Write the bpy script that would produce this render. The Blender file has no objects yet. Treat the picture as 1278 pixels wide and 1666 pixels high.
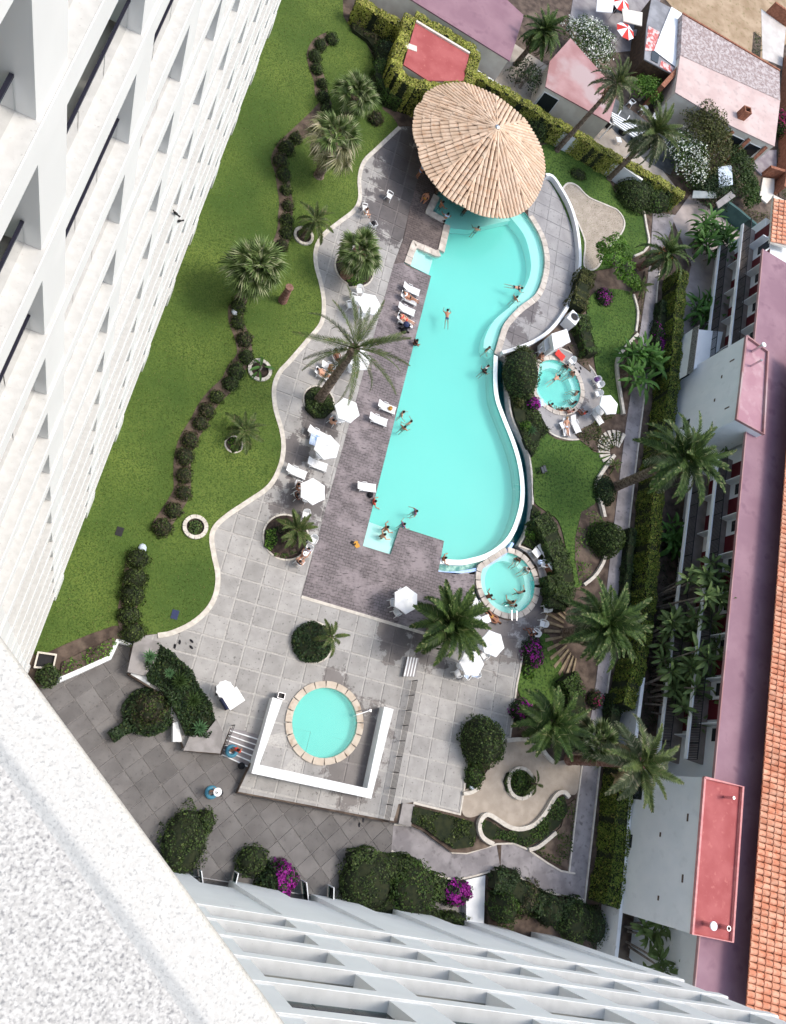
import bpy, math, random
import numpy as np
from mathutils import Vector, Matrix
from mathutils.geometry import tessellate_polygon
random.seed(11); RNG = np.random.default_rng(5)
S = bpy.context.scene; COL = S.collection
R = math.radians; PI = math.pi

# ---------------------------------------------------------------- camera
H = 52.0                                   # eye height above the pool terrace (m)
CX, CY, NX, NY, FL = 639.0, 833.0, 97.0, 1206.0, 1262.0   # survey of the photograph: centre, nadir, focal length
_d = np.array([NX - CX, NY - CY, FL]); _d /= np.linalg.norm(_d)
_x = np.array([1., 0, 0]); _x -= _d * (_x @ _d); _x /= np.linalg.norm(_x)
_y = np.cross(_d, _x)
def at(px, py, z=0.0):
    """survey point -> metres on the level z"""
    r = np.array([px - CX, py - CY, FL]); r = r / (r @ _d) * (H - z)
    return Vector((r @ _x, -(r @ _y), z))
def ats(pts, z=0.0): return [at(x, y, z) for x, y in pts]
cam = bpy.data.cameras.new('camera'); camo = bpy.data.objects.new('camera', cam); COL.objects.link(camo)
cr = Vector((_x[0], -_y[0], -_d[0])); cd = Vector((_x[1], -_y[1], -_d[1])); cf = Vector((_x[2], -_y[2], -_d[2]))
camo.matrix_world = Matrix(((cr.x, -cd.x, -cf.x, 0), (cr.y, -cd.y, -cf.y, 0), (cr.z, -cd.z, -cf.z, H), (0, 0, 0, 1)))
cam.sensor_fit = 'VERTICAL'; cam.sensor_height = 36; cam.lens = FL / 1666 * 36
cam.clip_start = .05; cam.clip_end = 1500
S.camera = camo
# ---------------------------------------------------------------- light
SUN_EL, SUN_AZ = R(59), R(1)              # azimuth from +X
W = bpy.data.worlds.new('World'); S.world = W; W.use_nodes = True
nt = W.node_tree; bg = nt.nodes['Background']; sky = nt.nodes.new('ShaderNodeTexSky')
sky.sky_type = 'NISHITA'; sky.sun_disc = False; sky.sun_elevation = SUN_EL; sky.sun_rotation = PI / 2 - SUN_AZ
sky.air_density = 1.6; sky.dust_density = 3.0; sky.ozone_density = 1.0
nt.links.new(sky.outputs[0], bg.inputs[0]); bg.inputs[1].default_value = .15
sl = bpy.data.lights.new('sun', 'SUN'); sl.energy = 1.15; sl.angle = R(16); sl.color = (1, .95, .87)
so = bpy.data.objects.new('sun', sl); COL.objects.link(so)
so.rotation_euler = Vector((math.cos(SUN_EL) * math.cos(SUN_AZ), math.cos(SUN_EL) * math.sin(SUN_AZ), math.sin(SUN_EL))).to_track_quat('Z', 'Y').to_euler()
S.view_settings.view_transform = 'Standard'; S.view_settings.look = 'None'
S.view_settings.gamma = 1; S.view_settings.use_curve_mapping = False; S.view_settings.exposure = 0.85

# ---------------------------------------------------------------- materials
MATS = {}
def ramp_mix(n, l, fac, a, b):
    m = n.new('ShaderNodeMix'); m.data_type = 'RGBA'; l.new(fac, m.inputs[0])
    for i, c in ((6, a), (7, b)):
        if hasattr(c, 'links'): l.new(c, m.inputs[i])
        else: m.inputs[i].default_value = (*c, 1)
    return m.outputs[2]
def mat(name, c1, c2=None, scale=3.0, rough=.8, bump=0, bscale=None, var=0, lo=.4, hi=.62, metal=0, spec=.3, detail=5, trans=0, c3=None, s3=.3, lo3=.5, hi3=.65, stretch=None, coat=0):
    m = bpy.data.materials.new(name); m.use_nodes = True; n = m.node_tree.nodes; l = m.node_tree.links
    p = n['Principled BSDF']; p.inputs['Roughness'].default_value = rough; p.inputs['Metallic'].default_value = metal
    p.inputs['Specular IOR Level'].default_value = spec
    if coat: p.inputs['Coat Weight'].default_value = coat
    g = n.new('ShaderNodeNewGeometry'); pos = g.outputs['Position']
    if stretch:
        mp = n.new('ShaderNodeMapping'); mp.inputs['Scale'].default_value = stretch[:3]
        if len(stretch) > 3: mp.vector_type = 'POINT'; mp.inputs['Rotation'].default_value = (0, 0, stretch[3])
        l.new(pos, mp.inputs[0]); pos = mp.outputs[0]
    def noise(sc, lo_, hi_, det=detail):
        t = n.new('ShaderNodeTexNoise'); t.inputs['Scale'].default_value = sc; t.inputs['Detail'].default_value = det
        l.new(pos, t.inputs['Vector'])
        r = n.new('ShaderNodeMapRange'); r.inputs[1].default_value = lo_; r.inputs[2].default_value = hi_; l.new(t.outputs['Fac'], r.inputs[0])
        return r.outputs[0]
    col = None
    if c2 is not None:
        col = ramp_mix(n, l, noise(scale, lo, hi), c1, c2)
        if c3 is not None: col = ramp_mix(n, l, noise(s3, lo3, hi3), col, c3)
    if var:
        oi = n.new('ShaderNodeObjectInfo'); hs = n.new('ShaderNodeHueSaturation')
        r = n.new('ShaderNodeMapRange'); r.inputs[3].default_value = 1 - var; r.inputs[4].default_value = 1 + var
        l.new(oi.outputs['Random'], r.inputs[0]); l.new(r.outputs[0], hs.inputs['Value'])
        if col is None: hs.inputs['Color'].default_value = (*c1, 1)
        else: l.new(col, hs.inputs['Color'])
        col = hs.outputs[0]
    if col is None: p.inputs['Base Color'].default_value = (*c1, 1)
    else: l.new(col, p.inputs['Base Color'])
    if bump:
        t = n.new('ShaderNodeTexNoise'); t.inputs['Scale'].default_value = bscale or scale * 4; t.inputs['Detail'].default_value = 4
        l.new(g.outputs['Position'], t.inputs['Vector'])
        b = n.new('ShaderNodeBump'); b.inputs['Strength'].default_value = min(1, bump); b.inputs['Distance'].default_value = min(.02, .12 / (bscale or scale * 4))
        l.new(t.outputs['Fac'], b.inputs['Height']); l.new(b.outputs[0], p.inputs['Normal'])
    if trans: p.inputs['Transmission Weight'].default_value = trans
    MATS[name] = m; m['p'] = 1
    return m
def leafmat(name, dark, light, accent=None, af=.08, rough=.55, transl=.25, nsc=.9, nlo=.65, nhi=1.4):
    m = bpy.data.materials.new(name); m.use_nodes = True; n = m.node_tree.nodes; l = m.node_tree.links
    p = n['Principled BSDF']; p.inputs['Roughness'].default_value = rough; p.inputs['Specular IOR Level'].default_value = .25
    g = n.new('ShaderNodeNewGeometry')
    col = ramp_mix(n, l, g.outputs['Random Per Island'], dark, light)
    t = n.new('ShaderNodeTexNoise'); t.inputs['Scale'].default_value = nsc; l.new(g.outputs['Position'], t.inputs['Vector'])
    hs = n.new('ShaderNodeHueSaturation'); r = n.new('ShaderNodeMapRange'); r.inputs[1].default_value = .3; r.inputs[2].default_value = .7
    r.inputs[3].default_value = nlo; r.inputs[4].default_value = nhi; l.new(t.outputs['Fac'], r.inputs[0]); l.new(r.outputs[0], hs.inputs['Value']); l.new(col, hs.inputs['Color'])
    col = hs.outputs[0]
    if accent:
        wn = n.new('ShaderNodeMath'); wn.operation = 'FRACT'; mu = n.new('ShaderNodeMath'); mu.operation = 'MULTIPLY'; mu.inputs[1].default_value = 37.3
        l.new(g.outputs['Random Per Island'], mu.inputs[0]); l.new(mu.outputs[0], wn.inputs[0])
        c = n.new('ShaderNodeMath'); c.operation = 'LESS_THAN'; c.inputs[1].default_value = af; l.new(wn.outputs[0], c.inputs[0])
        col = ramp_mix(n, l, c.outputs[0], col, accent)
    l.new(col, p.inputs['Base Color'])
    tr = n.new('ShaderNodeBsdfTranslucent'); l.new(col, tr.inputs['Color'])
    mx = n.new('ShaderNodeMixShader'); mx.inputs[0].default_value = transl
    l.new(p.outputs[0], mx.inputs[1]); l.new(tr.outputs[0], mx.inputs[2]); l.new(mx.outputs[0], n['Material Output'].inputs[0])
    MATS[name] = m; return m

# ---------------------------------------------------------------- mesh builder
class B:
    def __init__(s): s.v = []; s.f = []; s.m = []; s.mi = 0; s.np = []
    def add(s, vs, fs):
        o = len(s.v); s.v += [tuple(v) for v in vs]; s.f += [tuple(i + o for i in f) for f in fs]; s.m += [s.mi] * len(fs); return s
    def box(s, x0, x1, y0, y1, z0, z1, T=None):
        vs = [(x, y, z) for z in (z0, z1) for x, y in ((x0, y0), (x1, y0), (x1, y1), (x0, y1))]
        if T: vs = [T(*v) for v in vs]
        return s.add(vs, [(3, 2, 1, 0), (4, 5, 6, 7), (0, 1, 5, 4), (1, 2, 6, 5), (2, 3, 7, 6), (3, 0, 4, 7)])
    def bar(s, a, b, w, h=None):
        a = Vector(a); b = Vector(b); d = (b - a); L = d.length
        if L < 1e-6: return s
        q = d.to_track_quat('Y', 'Z'); h = h or w
        return s.box(-w / 2, w / 2, 0, L, -h / 2, h / 2, lambda x, y, z: a + q @ Vector((x, y, z)))
    def prism(s, pts, z0, z1, holes=(), bottom=False):
        loops = [[Vector((p[0], p[1], 0)) for p in pts]] + [[Vector((p[0], p[1], 0)) for p in h] for h in holes]
        tris = tessellate_polygon(loops); flat = [p for lp in loops for p in lp]; n = len(flat)
        zt = (lambda p: z1(p)) if callable(z1) else (lambda p: z1)
        vs = [(p.x, p.y, zt(p)) for p in flat] + [(p.x, p.y, z0) for p in flat]
        fs = []
        for t in tris:
            a, b, c = [flat[i] for i in t]
            if (b - a).cross(c - a).z < 0: t = (t[0], t[2], t[1])
            fs.append(tuple(t))
            if bottom: fs.append((t[0] + n, t[2] + n, t[1] + n))
        o = 0
        for k, lp in enumerate(loops):
            m = len(lp); ar = sum(lp[i].x * lp[(i + 1) % m].y - lp[(i + 1) % m].x * lp[i].y for i in range(m))
            ccw = (ar > 0) == (k == 0)
            for i in range(m):
                a, b = o + i, o + (i + 1) % m
                fs.append((a + n, b + n, b, a) if ccw else (b + n, a + n, a, b))
            o += m
        return s.add(vs, fs)
    def tube(s, pts, rad, n=6, cap=True):
        pts = [Vector(p) for p in pts]; k = len(pts); vs = []; fs = []
        if not hasattr(rad, '__len__'): rad = [rad] * k
        for i, p in enumerate(pts):
            d = (pts[min(i + 1, k - 1)] - pts[max(i - 1, 0)]).normalized(); q = d.to_track_quat('Z', 'Y')
            for j in range(n):
                a = 2 * PI * j / n; vs.append(p + q @ Vector((math.cos(a) * rad[i], math.sin(a) * rad[i], 0)))
        for i in range(k - 1):
            for j in range(n):
                fs.append((i * n + j, i * n + (j + 1) % n, (i + 1) * n + (j + 1) % n, (i + 1) * n + j))
        if cap: fs.append(tuple(range(n - 1, -1, -1))); fs.append(tuple(range((k - 1) * n, k * n)))
        return s.add(vs, fs)
    def lathe(s, prof, n=16, c=(0, 0, 0), closed=False):
        vs = [(c[0] + r * math.cos(2 * PI * j / n), c[1] + r * math.sin(2 * PI * j / n), c[2] + z) for r, z in prof for j in range(n)]
        k = len(prof); fs = [(i * n + j, i * n + (j + 1) % n, (i + 1) * n + (j + 1) % n, (i + 1) * n + j) for i in range(k - 1) for j in range(n)]
        return s.add(vs, fs)
    def ell(s, c, rx, ry, rz, n=8, m=5, zmin=-1):
        prof = []
        for i in range(m + 1):
            a = -PI / 2 + PI * i / m
            prof.append((max(1e-3, math.cos(a)), max(zmin, math.sin(a))))
        vs = [(c[0] + r * math.cos(2 * PI * j / n) * rx, c[1] + r * math.sin(2 * PI * j / n) * ry, c[2] + z * rz) for r, z in prof for j in range(n)]
        fs = [(i * n + j, i * n + (j + 1) % n, (i + 1) * n + (j + 1) % n, (i + 1) * n + j) for i in range(m) for j in range(n)]
        return s.add(vs, fs)
    def ribbon(s, pts, w, z0, z1, closed=False, side=0):
        """a low wall of width w along a polyline; side shifts it off the line"""
        P = [Vector((p[0], p[1], 0)) for p in pts]; k = len(P); L = []; Rr = []
        for i in range(k):
            a = P[i - 1] if (i > 0 or closed) else P[i]; b = P[(i + 1) % k] if (i < k - 1 or closed) else P[i]
            t = (b - a).normalized(); nn = Vector((-t.y, t.x, 0))
            L.append(P[i] + nn * (w * (.5 + side))); Rr.append(P[i] + nn * (w * (-.5 + side)))
        zz0 = z0 if hasattr(z0, '__len__') else [z0] * k; zz1 = z1 if hasattr(z1, '__len__') else [z1] * k
        vs = []
        for i in range(k): vs += [(L[i].x, L[i].y, zz1[i]), (Rr[i].x, Rr[i].y, zz1[i]), (Rr[i].x, Rr[i].y, zz0[i]), (L[i].x, L[i].y, zz0[i])]
        fs = []
        for i in range(k if closed else k - 1):
            a = i * 4; b = ((i + 1) % k) * 4
            fs += [(a, a + 1, b + 1, b), (a + 1, a + 2, b + 2, b + 1), (a + 3, a, b, b + 3)]
        if not closed: fs += [(0, 3, 2, 1), ((k - 1) * 4, (k - 1) * 4 + 1, (k - 1) * 4 + 2, (k - 1) * 4 + 3)]
        return s.add(vs, fs)
    def leaves(s, P, Nn, size, aspect=.55, rnd=.8, sv=.35):
        """one kite-shaped leaf per point, built with numpy"""
        P = np.asarray(P, float); n = len(P)
        if not n: return s
        Nn = np.asarray(Nn, float) + RNG.normal(0, rnd, (n, 3)) * .6
        Nn /= np.linalg.norm(Nn, axis=1)[:, None] + 1e-9
        T = np.cross(Nn, RNG.normal(0, 1, (n, 3))); T /= np.linalg.norm(T, axis=1)[:, None] + 1e-9
        Bt = np.cross(Nn, T); L = (size * RNG.uniform(1 - sv, 1 + sv, n))[:, None]; w = L * aspect
        q = np.stack([P - T * L * .5, P + Bt * w * .5 - T * L * .05, P + T * L * .5, P - Bt * w * .5 - T * L * .05], 1).reshape(-1, 3)
        s.np.append((q, s.mi)); return s
    def mesh(s, name, mats, smooth=False):
        me = bpy.data.meshes.new(name)
        nv0 = len(s.v); vs = np.array(s.v, float).reshape(-1, 3); nq = sum(len(q) for q, _ in s.np)
        lt = [len(f) for f in s.f]; li = [i for f in s.f for i in f]; mi = list(s.m)
        if nq:
            vs = np.concatenate([vs] + [q for q, _ in s.np])
            lt = np.concatenate([np.array(lt, int), np.full(nq // 4, 4)]); li = np.concatenate([np.array(li, int), np.arange(nv0, nv0 + nq)])
            mi = np.concatenate([np.array(mi, int)] + [np.full(len(q) // 4, k) for q, k in s.np])
        lt = np.asarray(lt, int); li = np.asarray(li, int)
        me.vertices.add(len(vs)); me.vertices.foreach_set('co', vs.ravel())
        me.loops.add(len(li)); me.loops.foreach_set('vertex_index', li)
        me.polygons.add(len(lt)); ls = np.concatenate([[0], np.cumsum(lt)[:-1]]) if len(lt) else lt
        me.polygons.foreach_set('loop_start', ls); me.polygons.foreach_set('loop_total', lt)
        me.polygons.foreach_set('material_index', np.asarray(mi, int))
        me.polygons.foreach_set('use_smooth', np.full(len(lt), bool(smooth)))
        me.update(calc_edges=True)
        for m in (mats if isinstance(mats, (list, tuple)) else [mats]): me.materials.append(m)
        return me

# ---------------------------------------------------------------- objects
def tag(o, label=None, cat=None, group=None, kind=None):
    if label: o['label'] = label
    if cat: o['category'] = cat
    if group: o['group'] = group
    if kind: o['kind'] = kind
    return o
def obj(name, b, mats=None, parent=None, loc=(0, 0, 0), rz=0, smooth=False):
    me = b if isinstance(b, bpy.types.Mesh) else b.mesh(name, mats, smooth)
    o = bpy.data.objects.new(name, me); COL.objects.link(o); o.location = loc; o.rotation_euler = (0, 0, rz)
    if parent: o.parent = parent
    return o
def thing(name, label, cat, loc=(0, 0, 0), rz=0, group=None):
    o = bpy.data.objects.new(name, None); COL.objects.link(o); o.location = loc; o.rotation_euler = (0, 0, rz); o.empty_display_size = .2
    return tag(o, label, cat, group)
def dup(root, loc, rz=0, label=None, group=None, scale=None):
    r = root.copy(); COL.objects.link(r); r.location = loc; r.rotation_euler = (0, 0, rz)
    if label: r['label'] = label
    if group: r['group'] = group
    if scale: r.scale = (scale,) * 3
    for ch in list(root.children):
        c = ch.copy(); COL.objects.link(c); c.parent = r
        for g in ch.children:
            e = g.copy(); COL.objects.link(e); e.parent = c
    return r
def struct(name, b, mats, smooth=False): return tag(obj(name, b, mats, smooth=smooth), kind='structure')
def catmull(pts, k=5, closed=False):
    P = [Vector((p[0], p[1], 0)) for p in pts]; n = len(P); out = []
    for i in range(n if closed else n - 1):
        p0 = P[(i - 1) % n] if closed or i > 0 else P[i]; p1 = P[i]; p2 = P[(i + 1) % n]; p3 = P[(i + 2) % n] if closed or i < n - 2 else p2
        for j in range(k):
            t = j / k
            out.append(.5 * ((2 * p1) + (p2 - p0) * t + (2 * p0 - 5 * p1 + 4 * p2 - p3) * t * t + (3 * p1 - p0 - 3 * p2 + p3) * t ** 3))
    if not closed: out.append(P[-1])
    return out
def circle(c, r, n=40, ry=None): return [Vector((c[0] + r * math.cos(2 * PI * i / n), c[1] + (ry or r) * math.sin(2 * PI * i / n), 0)) for i in range(n)]
def inside(px, py, poly):
    r = np.zeros(len(px), bool); n = len(poly); j = n - 1
    for i in range(n):
        xi, yi, xj, yj = poly[i][0], poly[i][1], poly[j][0], poly[j][1]
        c = ((yi > py) != (yj > py)); r ^= c & (px < (xj - xi) * (py - yi) / (yj - yi + 1e-12) + xi); j = i
    return r
def clip(poly, A, Bv, off=0):
    """keep the side left of A->B"""
    t = (Bv - A).normalized(); nn = Vector((-t.y, t.x, 0)); out = []; n = len(poly)
    for i in range(n):
        p, q = poly[i], poly[(i + 1) % n]; dp = (p - A).dot(nn) - off; dq = (q - A).dot(nn) - off
        if dp >= 0: out.append(p)
        if dp * dq < 0: out.append(p + (q - p) * (dp / (dp - dq)))
    return out
def area(p): return .5 * sum(p[i].x * p[(i + 1) % len(p)].y - p[(i + 1) % len(p)].x * p[i].y for i in range(len(p)))
# ---------------------------------------------------------------- material list
def wet_stone(name, c1, c2, var, blobs, scale=1.2, wetf=.36):
    m = mat(name, c1, c2, scale, .85, .35, 9, var, .35, .7, c3=tuple(v * .62 for v in c1), s3=5, lo3=.6, hi3=.72)
    n = m.node_tree.nodes; l = m.node_tree.links; p = n['Principled BSDF']; g = n.new('ShaderNodeNewGeometry')
    t = n.new('ShaderNodeTexNoise'); t.inputs['Scale'].default_value = .8; t.inputs['Detail'].default_value = 7; t.inputs['Roughness'].default_value = .68
    l.new(g.outputs['Position'], t.inputs['Vector']); acc = None
    for (px, py, r) in blobs:
        d = n.new('ShaderNodeVectorMath'); d.operation = 'DISTANCE'; d.inputs[1].default_value = at(px, py); l.new(g.outputs['Position'], d.inputs[0])
        q = n.new('ShaderNodeMapRange'); q.inputs[1].default_value = r * 1.5; q.inputs[2].default_value = r * .2; l.new(d.outputs['Value'], q.inputs[0])
        if acc is None: acc = q.outputs[0]
        else:
            mx = n.new('ShaderNodeMath'); mx.operation = 'MAXIMUM'; l.new(acc, mx.inputs[0]); l.new(q.outputs[0], mx.inputs[1]); acc = mx.outputs[0]
    if acc is not None:
        ad = n.new('ShaderNodeMath'); ad.operation = 'MULTIPLY_ADD'; ad.inputs[1].default_value = 2.3; l.new(t.outputs['Fac'], ad.inputs[0]); l.new(acc, ad.inputs[2])
        f = n.new('ShaderNodeMapRange'); f.inputs[1].default_value = 1.58; f.inputs[2].default_value = 1.7; l.new(ad.outputs[0], f.inputs[0])
        old = p.inputs['Base Color'].links[0].from_socket
        wet = ramp_mix(n, l, f.outputs[0], (1, 1, 1), (wetf, wetf * .93, wetf * .95))
        mul = n.new('ShaderNodeMix'); mul.data_type = 'RGBA'; mul.blend_type = 'MULTIPLY'; mul.inputs[0].default_value = 1
        l.new(old, mul.inputs[6]); l.new(wet, mul.inputs[7]); l.new(mul.outputs[2], p.inputs['Base Color'])
        rr = n.new('ShaderNodeMapRange'); rr.inputs[3].default_value = .85; rr.inputs[4].default_value = .4; l.new(f.outputs[0], rr.inputs[0]); l.new(rr.outputs[0], p.inputs['Roughness'])
    return m
WETS = [(655, 255, 3.6), (672, 300, 4.2), (648, 350, 3.6), (690, 385, 3.), (625, 345, 2), (800, 1020, 3.2), (872, 985, 2.2), (585, 1190, 2.6), (572, 1262, 2.2), (490, 815, 2.4), (520, 690, 1.8), (478, 735, 1.2),
        (700, 1040, 2.2), (855, 500, 1.5), (838, 545, 1.4), (640, 1045, 1.5), (930, 650, 1.7), (545, 1105, 1.0)]
M_slab = wet_stone('paving stone', (.295, .284, .275), (.375, .362, .352), .12, WETS)
M_joint = wet_stone('pebble joint', (.36, .345, .335), (.47, .455, .43), 0, WETS, 9, .4)
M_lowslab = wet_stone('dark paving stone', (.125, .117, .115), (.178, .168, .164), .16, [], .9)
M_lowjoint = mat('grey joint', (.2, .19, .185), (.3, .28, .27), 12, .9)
M_plain = wet_stone('wet concrete', (.27, .26, .265), (.37, .36, .36), .03, WETS, .7, .42)
M_path = mat('path concrete', (.2, .185, .195), (.3, .28, .29), .8, .85, .2, 12, c3=(.15, .14, .145), s3=2.5, lo3=.56, hi3=.7)
M_kerb = mat('pale kerb', (.5, .46, .41), (.62, .58, .52), 3, .85, .2, 20)
M_white = mat('white paint', (.74, .76, .78), (.82, .83, .84), 1.2, .7, .1, 20)
M_gard = mat('garden wall', (.66, .68, .7), (.76, .77, .78), .8, .75, .1, 15, c3=(.5, .5, .49), s3=2, lo3=.62, hi3=.75)
M_hotel = mat('hotel render', (.72, .72, .7), (.8, .8, .785), .6, .85, .25, 30, c3=(.66, .655, .63), s3=3, lo3=.55, hi3=.75)
M_ledge = mat('granular ledge', (.5, .495, .48), (.55, .545, .53), 5, .9, .5, 40, c3=(.38, .37, .355), s3=14, lo3=.64, hi3=.76)
M_pier = mat('pier paint', (.68, .685, .68), (.72, .725, .72), .5, .8, .1, 30)
M_pier_lift = mat('shade lifted pier paint', (.85, .86, .865), (.88, .89, .895), .5, .8, .1, 30)  # same pier paint, colour lightened to offset the shade on the second wing
M_ledge_lift = mat('shade lifted ledge', (.55, .555, .55), (.6, .605, .6), 2, .9, .3, 30, c3=(.42, .42, .41), s3=8, lo3=.66, hi3=.78)  # ledge copy with brightness put into its colour, as that wing gets little sun
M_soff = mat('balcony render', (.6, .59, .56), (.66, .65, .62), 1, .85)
M_dark = mat('dark glass', (.02, .025, .028), rough=.1, spec=.6)
M_rail = mat('dark handrail', (.02, .02, .035), rough=.4)
M_iron = mat('black iron', (.012, .011, .013), rough=.5)
M_steel = mat('stainless steel', (.6, .6, .62), rough=.25, metal=1)
M_plinth = mat('beige plinth', (.5, .46, .39), (.6, .56, .49), 2, .85)
M_soil = mat('soil', (.06, .043, .035), (.13, .095, .075), 1.3, .95, .8, 8, c3=(.2, .155, .12), s3=.5, lo3=.55, hi3=.72)
M_mulch = mat('dark soil', (.022, .016, .014), (.06, .042, .034), 3, .95, .8, 14)
M_sand = mat('raked sand', (.345, .295, .245), (.42, .36, .305), 1.2, .95, .4, 9, c3=(.33, .265, .21), s3=5, lo3=.62, hi3=.74)
M_yard = mat('dry yard', (.3, .21, .13), (.42, .31, .21), .5, .95, .5, 6, c3=(.24, .19, .1), s3=1.7, lo3=.55, hi3=.7)
M_grassbase = mat('lawn', (.054, .1, .017), (.128, .178, .034), .16, .9, .6, 25, lo=.36, hi=.66, c3=(.05, .09, .015), s3=9, lo3=.45, hi3=.62)
M_grassb2 = mat('lush lawn', (.05, .105, .018), (.095, .165, .032), .3, .9, .6, 25, lo=.36, hi=.66, c3=(.025, .06, .01), s3=5, lo3=.48, hi3=.62)
M_red = mat('red roof coat', (.32, .07, .07), (.38, .1, .098), .7, .75, .1, 8, c3=(.43, .13, .12), s3=3, lo3=.6, hi3=.75)
M_purple = mat('pink roof coat', (.235, .13, .165), (.29, .17, .205), .45, .7, .1, 4, c3=(.2, .105, .14), s3=.9, lo3=.55, hi3=.7)
M_pink = mat('rose roof coat', (.36, .19, .225), (.43, .25, .28), .5, .8, .1, 4, c3=(.46, .3, .32), s3=1.1, lo3=.52, hi3=.7)
M_rose = mat('dusty rose roof', (.32, .165, .165), (.4, .24, .24), .5, .8, c3=(.4, .3, .3), s3=.28, lo3=.5, hi3=.62)
M_pale = mat('pale pink roof', (.5, .37, .345), (.57, .45, .42), .5, .85, c3=(.44, .34, .32), s3=1.5, lo3=.55, hi3=.7)
M_tilef = mat('worn clay roof', (.3, .23, .22), (.5, .44, .43), 2.6, .9, .5, 7, c3=(.2, .15, .15), s3=6, lo3=.55, hi3=.66)
M_brick = mat('brown brick', (.22, .085, .05), (.33, .14, .085), 4, .9, .3)
M_cream = mat('cream wall', (.62, .57, .5), (.7, .66, .59), 1, .85)
M_villa = mat('white villa wall', (.72, .75, .77), (.78, .8, .815), .5, .75, .05, 8, c3=(.68, .705, .72), s3=1.4, lo3=.58, hi3=.75)
M_brown = mat('brown frame', (.1, .065, .05), rough=.7)
M_maroon = mat('maroon door', (.1, .012, .018), rough=.5)
M_taupe = mat('balcony floor', (.2, .17, .15), (.26, .22, .2), 1, .85)
M_claytile = mat('clay roof tile', (.56, .22, .125), (.68, .36, .235), 1.5, .8, .2, 9, .16, c3=(.5, .13, .06), s3=5, lo3=.6, hi3=.7)
M_conetile = mat('pale roof tile', (.58, .42, .3), (.68, .52, .395), 1.1, .8, .2, 9, .1, c3=(.58, .36, .23), s3=2.4, lo3=.55, hi3=.72)
M_under = mat('roof underlay', (.22, .1, .055), rough=.9)
M_wood = mat('dark timber', (.05, .03, .02), (.09, .055, .035), 3, .7)
M_plastic = mat('white plastic', (.8, .81, .82), rough=.4, spec=.4)
M_cloth = mat('white canvas', (.8, .81, .83), (.84, .85, .86), 2, .9)
M_blue = mat('blue cloth', (.2, .36, .62), (.3, .46, .7), 6, .8)
M_pblue = mat('pale blue cloth', (.45, .56, .78), (.6, .7, .86), 5, .8)
M_black = mat('black cloth', (.012, .012, .016), rough=.8)
M_navy = mat('navy cloth', (.03, .04, .1), rough=.8)
M_redc = mat('red cloth', (.62, .05, .04), rough=.8)
M_pinkc = mat('pink cloth', (.6, .3, .3), rough=.8)
M_teal = mat('teal bag', (.06, .22, .32), rough=.6)
M_ochre = mat('ochre shorts', (.55, .28, .05), rough=.8)
M_purpc = mat('purple cloth', (.16, .08, .24), rough=.8)
M_green = mat('dark green hair tie', (.02, .05, .03), rough=.8)
M_greenp = mat('green painted wall', (.03, .075, .075), (.045, .1, .095), 1.5, .7)
M_stonec = mat('stone coping', (.45, .4, .355), (.58, .53, .475), 2.2, .8, .4, 8, .12)
M_boulder = mat('pale boulder', (.45, .52, .62), (.6, .66, .74), 3, .7, .4)
M_bark = mat('palm bark', (.09, .065, .048), (.21, .16, .125), 5, .95, .8, 10)
M_barkr = mat('red bark', (.15, .075, .055), (.26, .15, .12), 5, .95, .8, 10)
M_branch = mat('bare branch', (.2, .165, .14), (.32, .28, .25), 4, .9)
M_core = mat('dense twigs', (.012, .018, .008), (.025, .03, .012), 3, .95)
SKINS = [mat('light skin', (.55, .3, .2), rough=.6), mat('tanned skin', (.42, .19, .11), rough=.6), mat('brown skin', (.24, .1, .06), rough=.6)]
HAIRS = [mat('black hair', (.012, .01, .01), rough=.6), mat('brown hair', (.06, .03, .016), rough=.6), mat('fair hair', (.4, .27, .14), rough=.6)]
M_eye = mat('eye', (.02, .02, .02), rough=.3)
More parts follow.
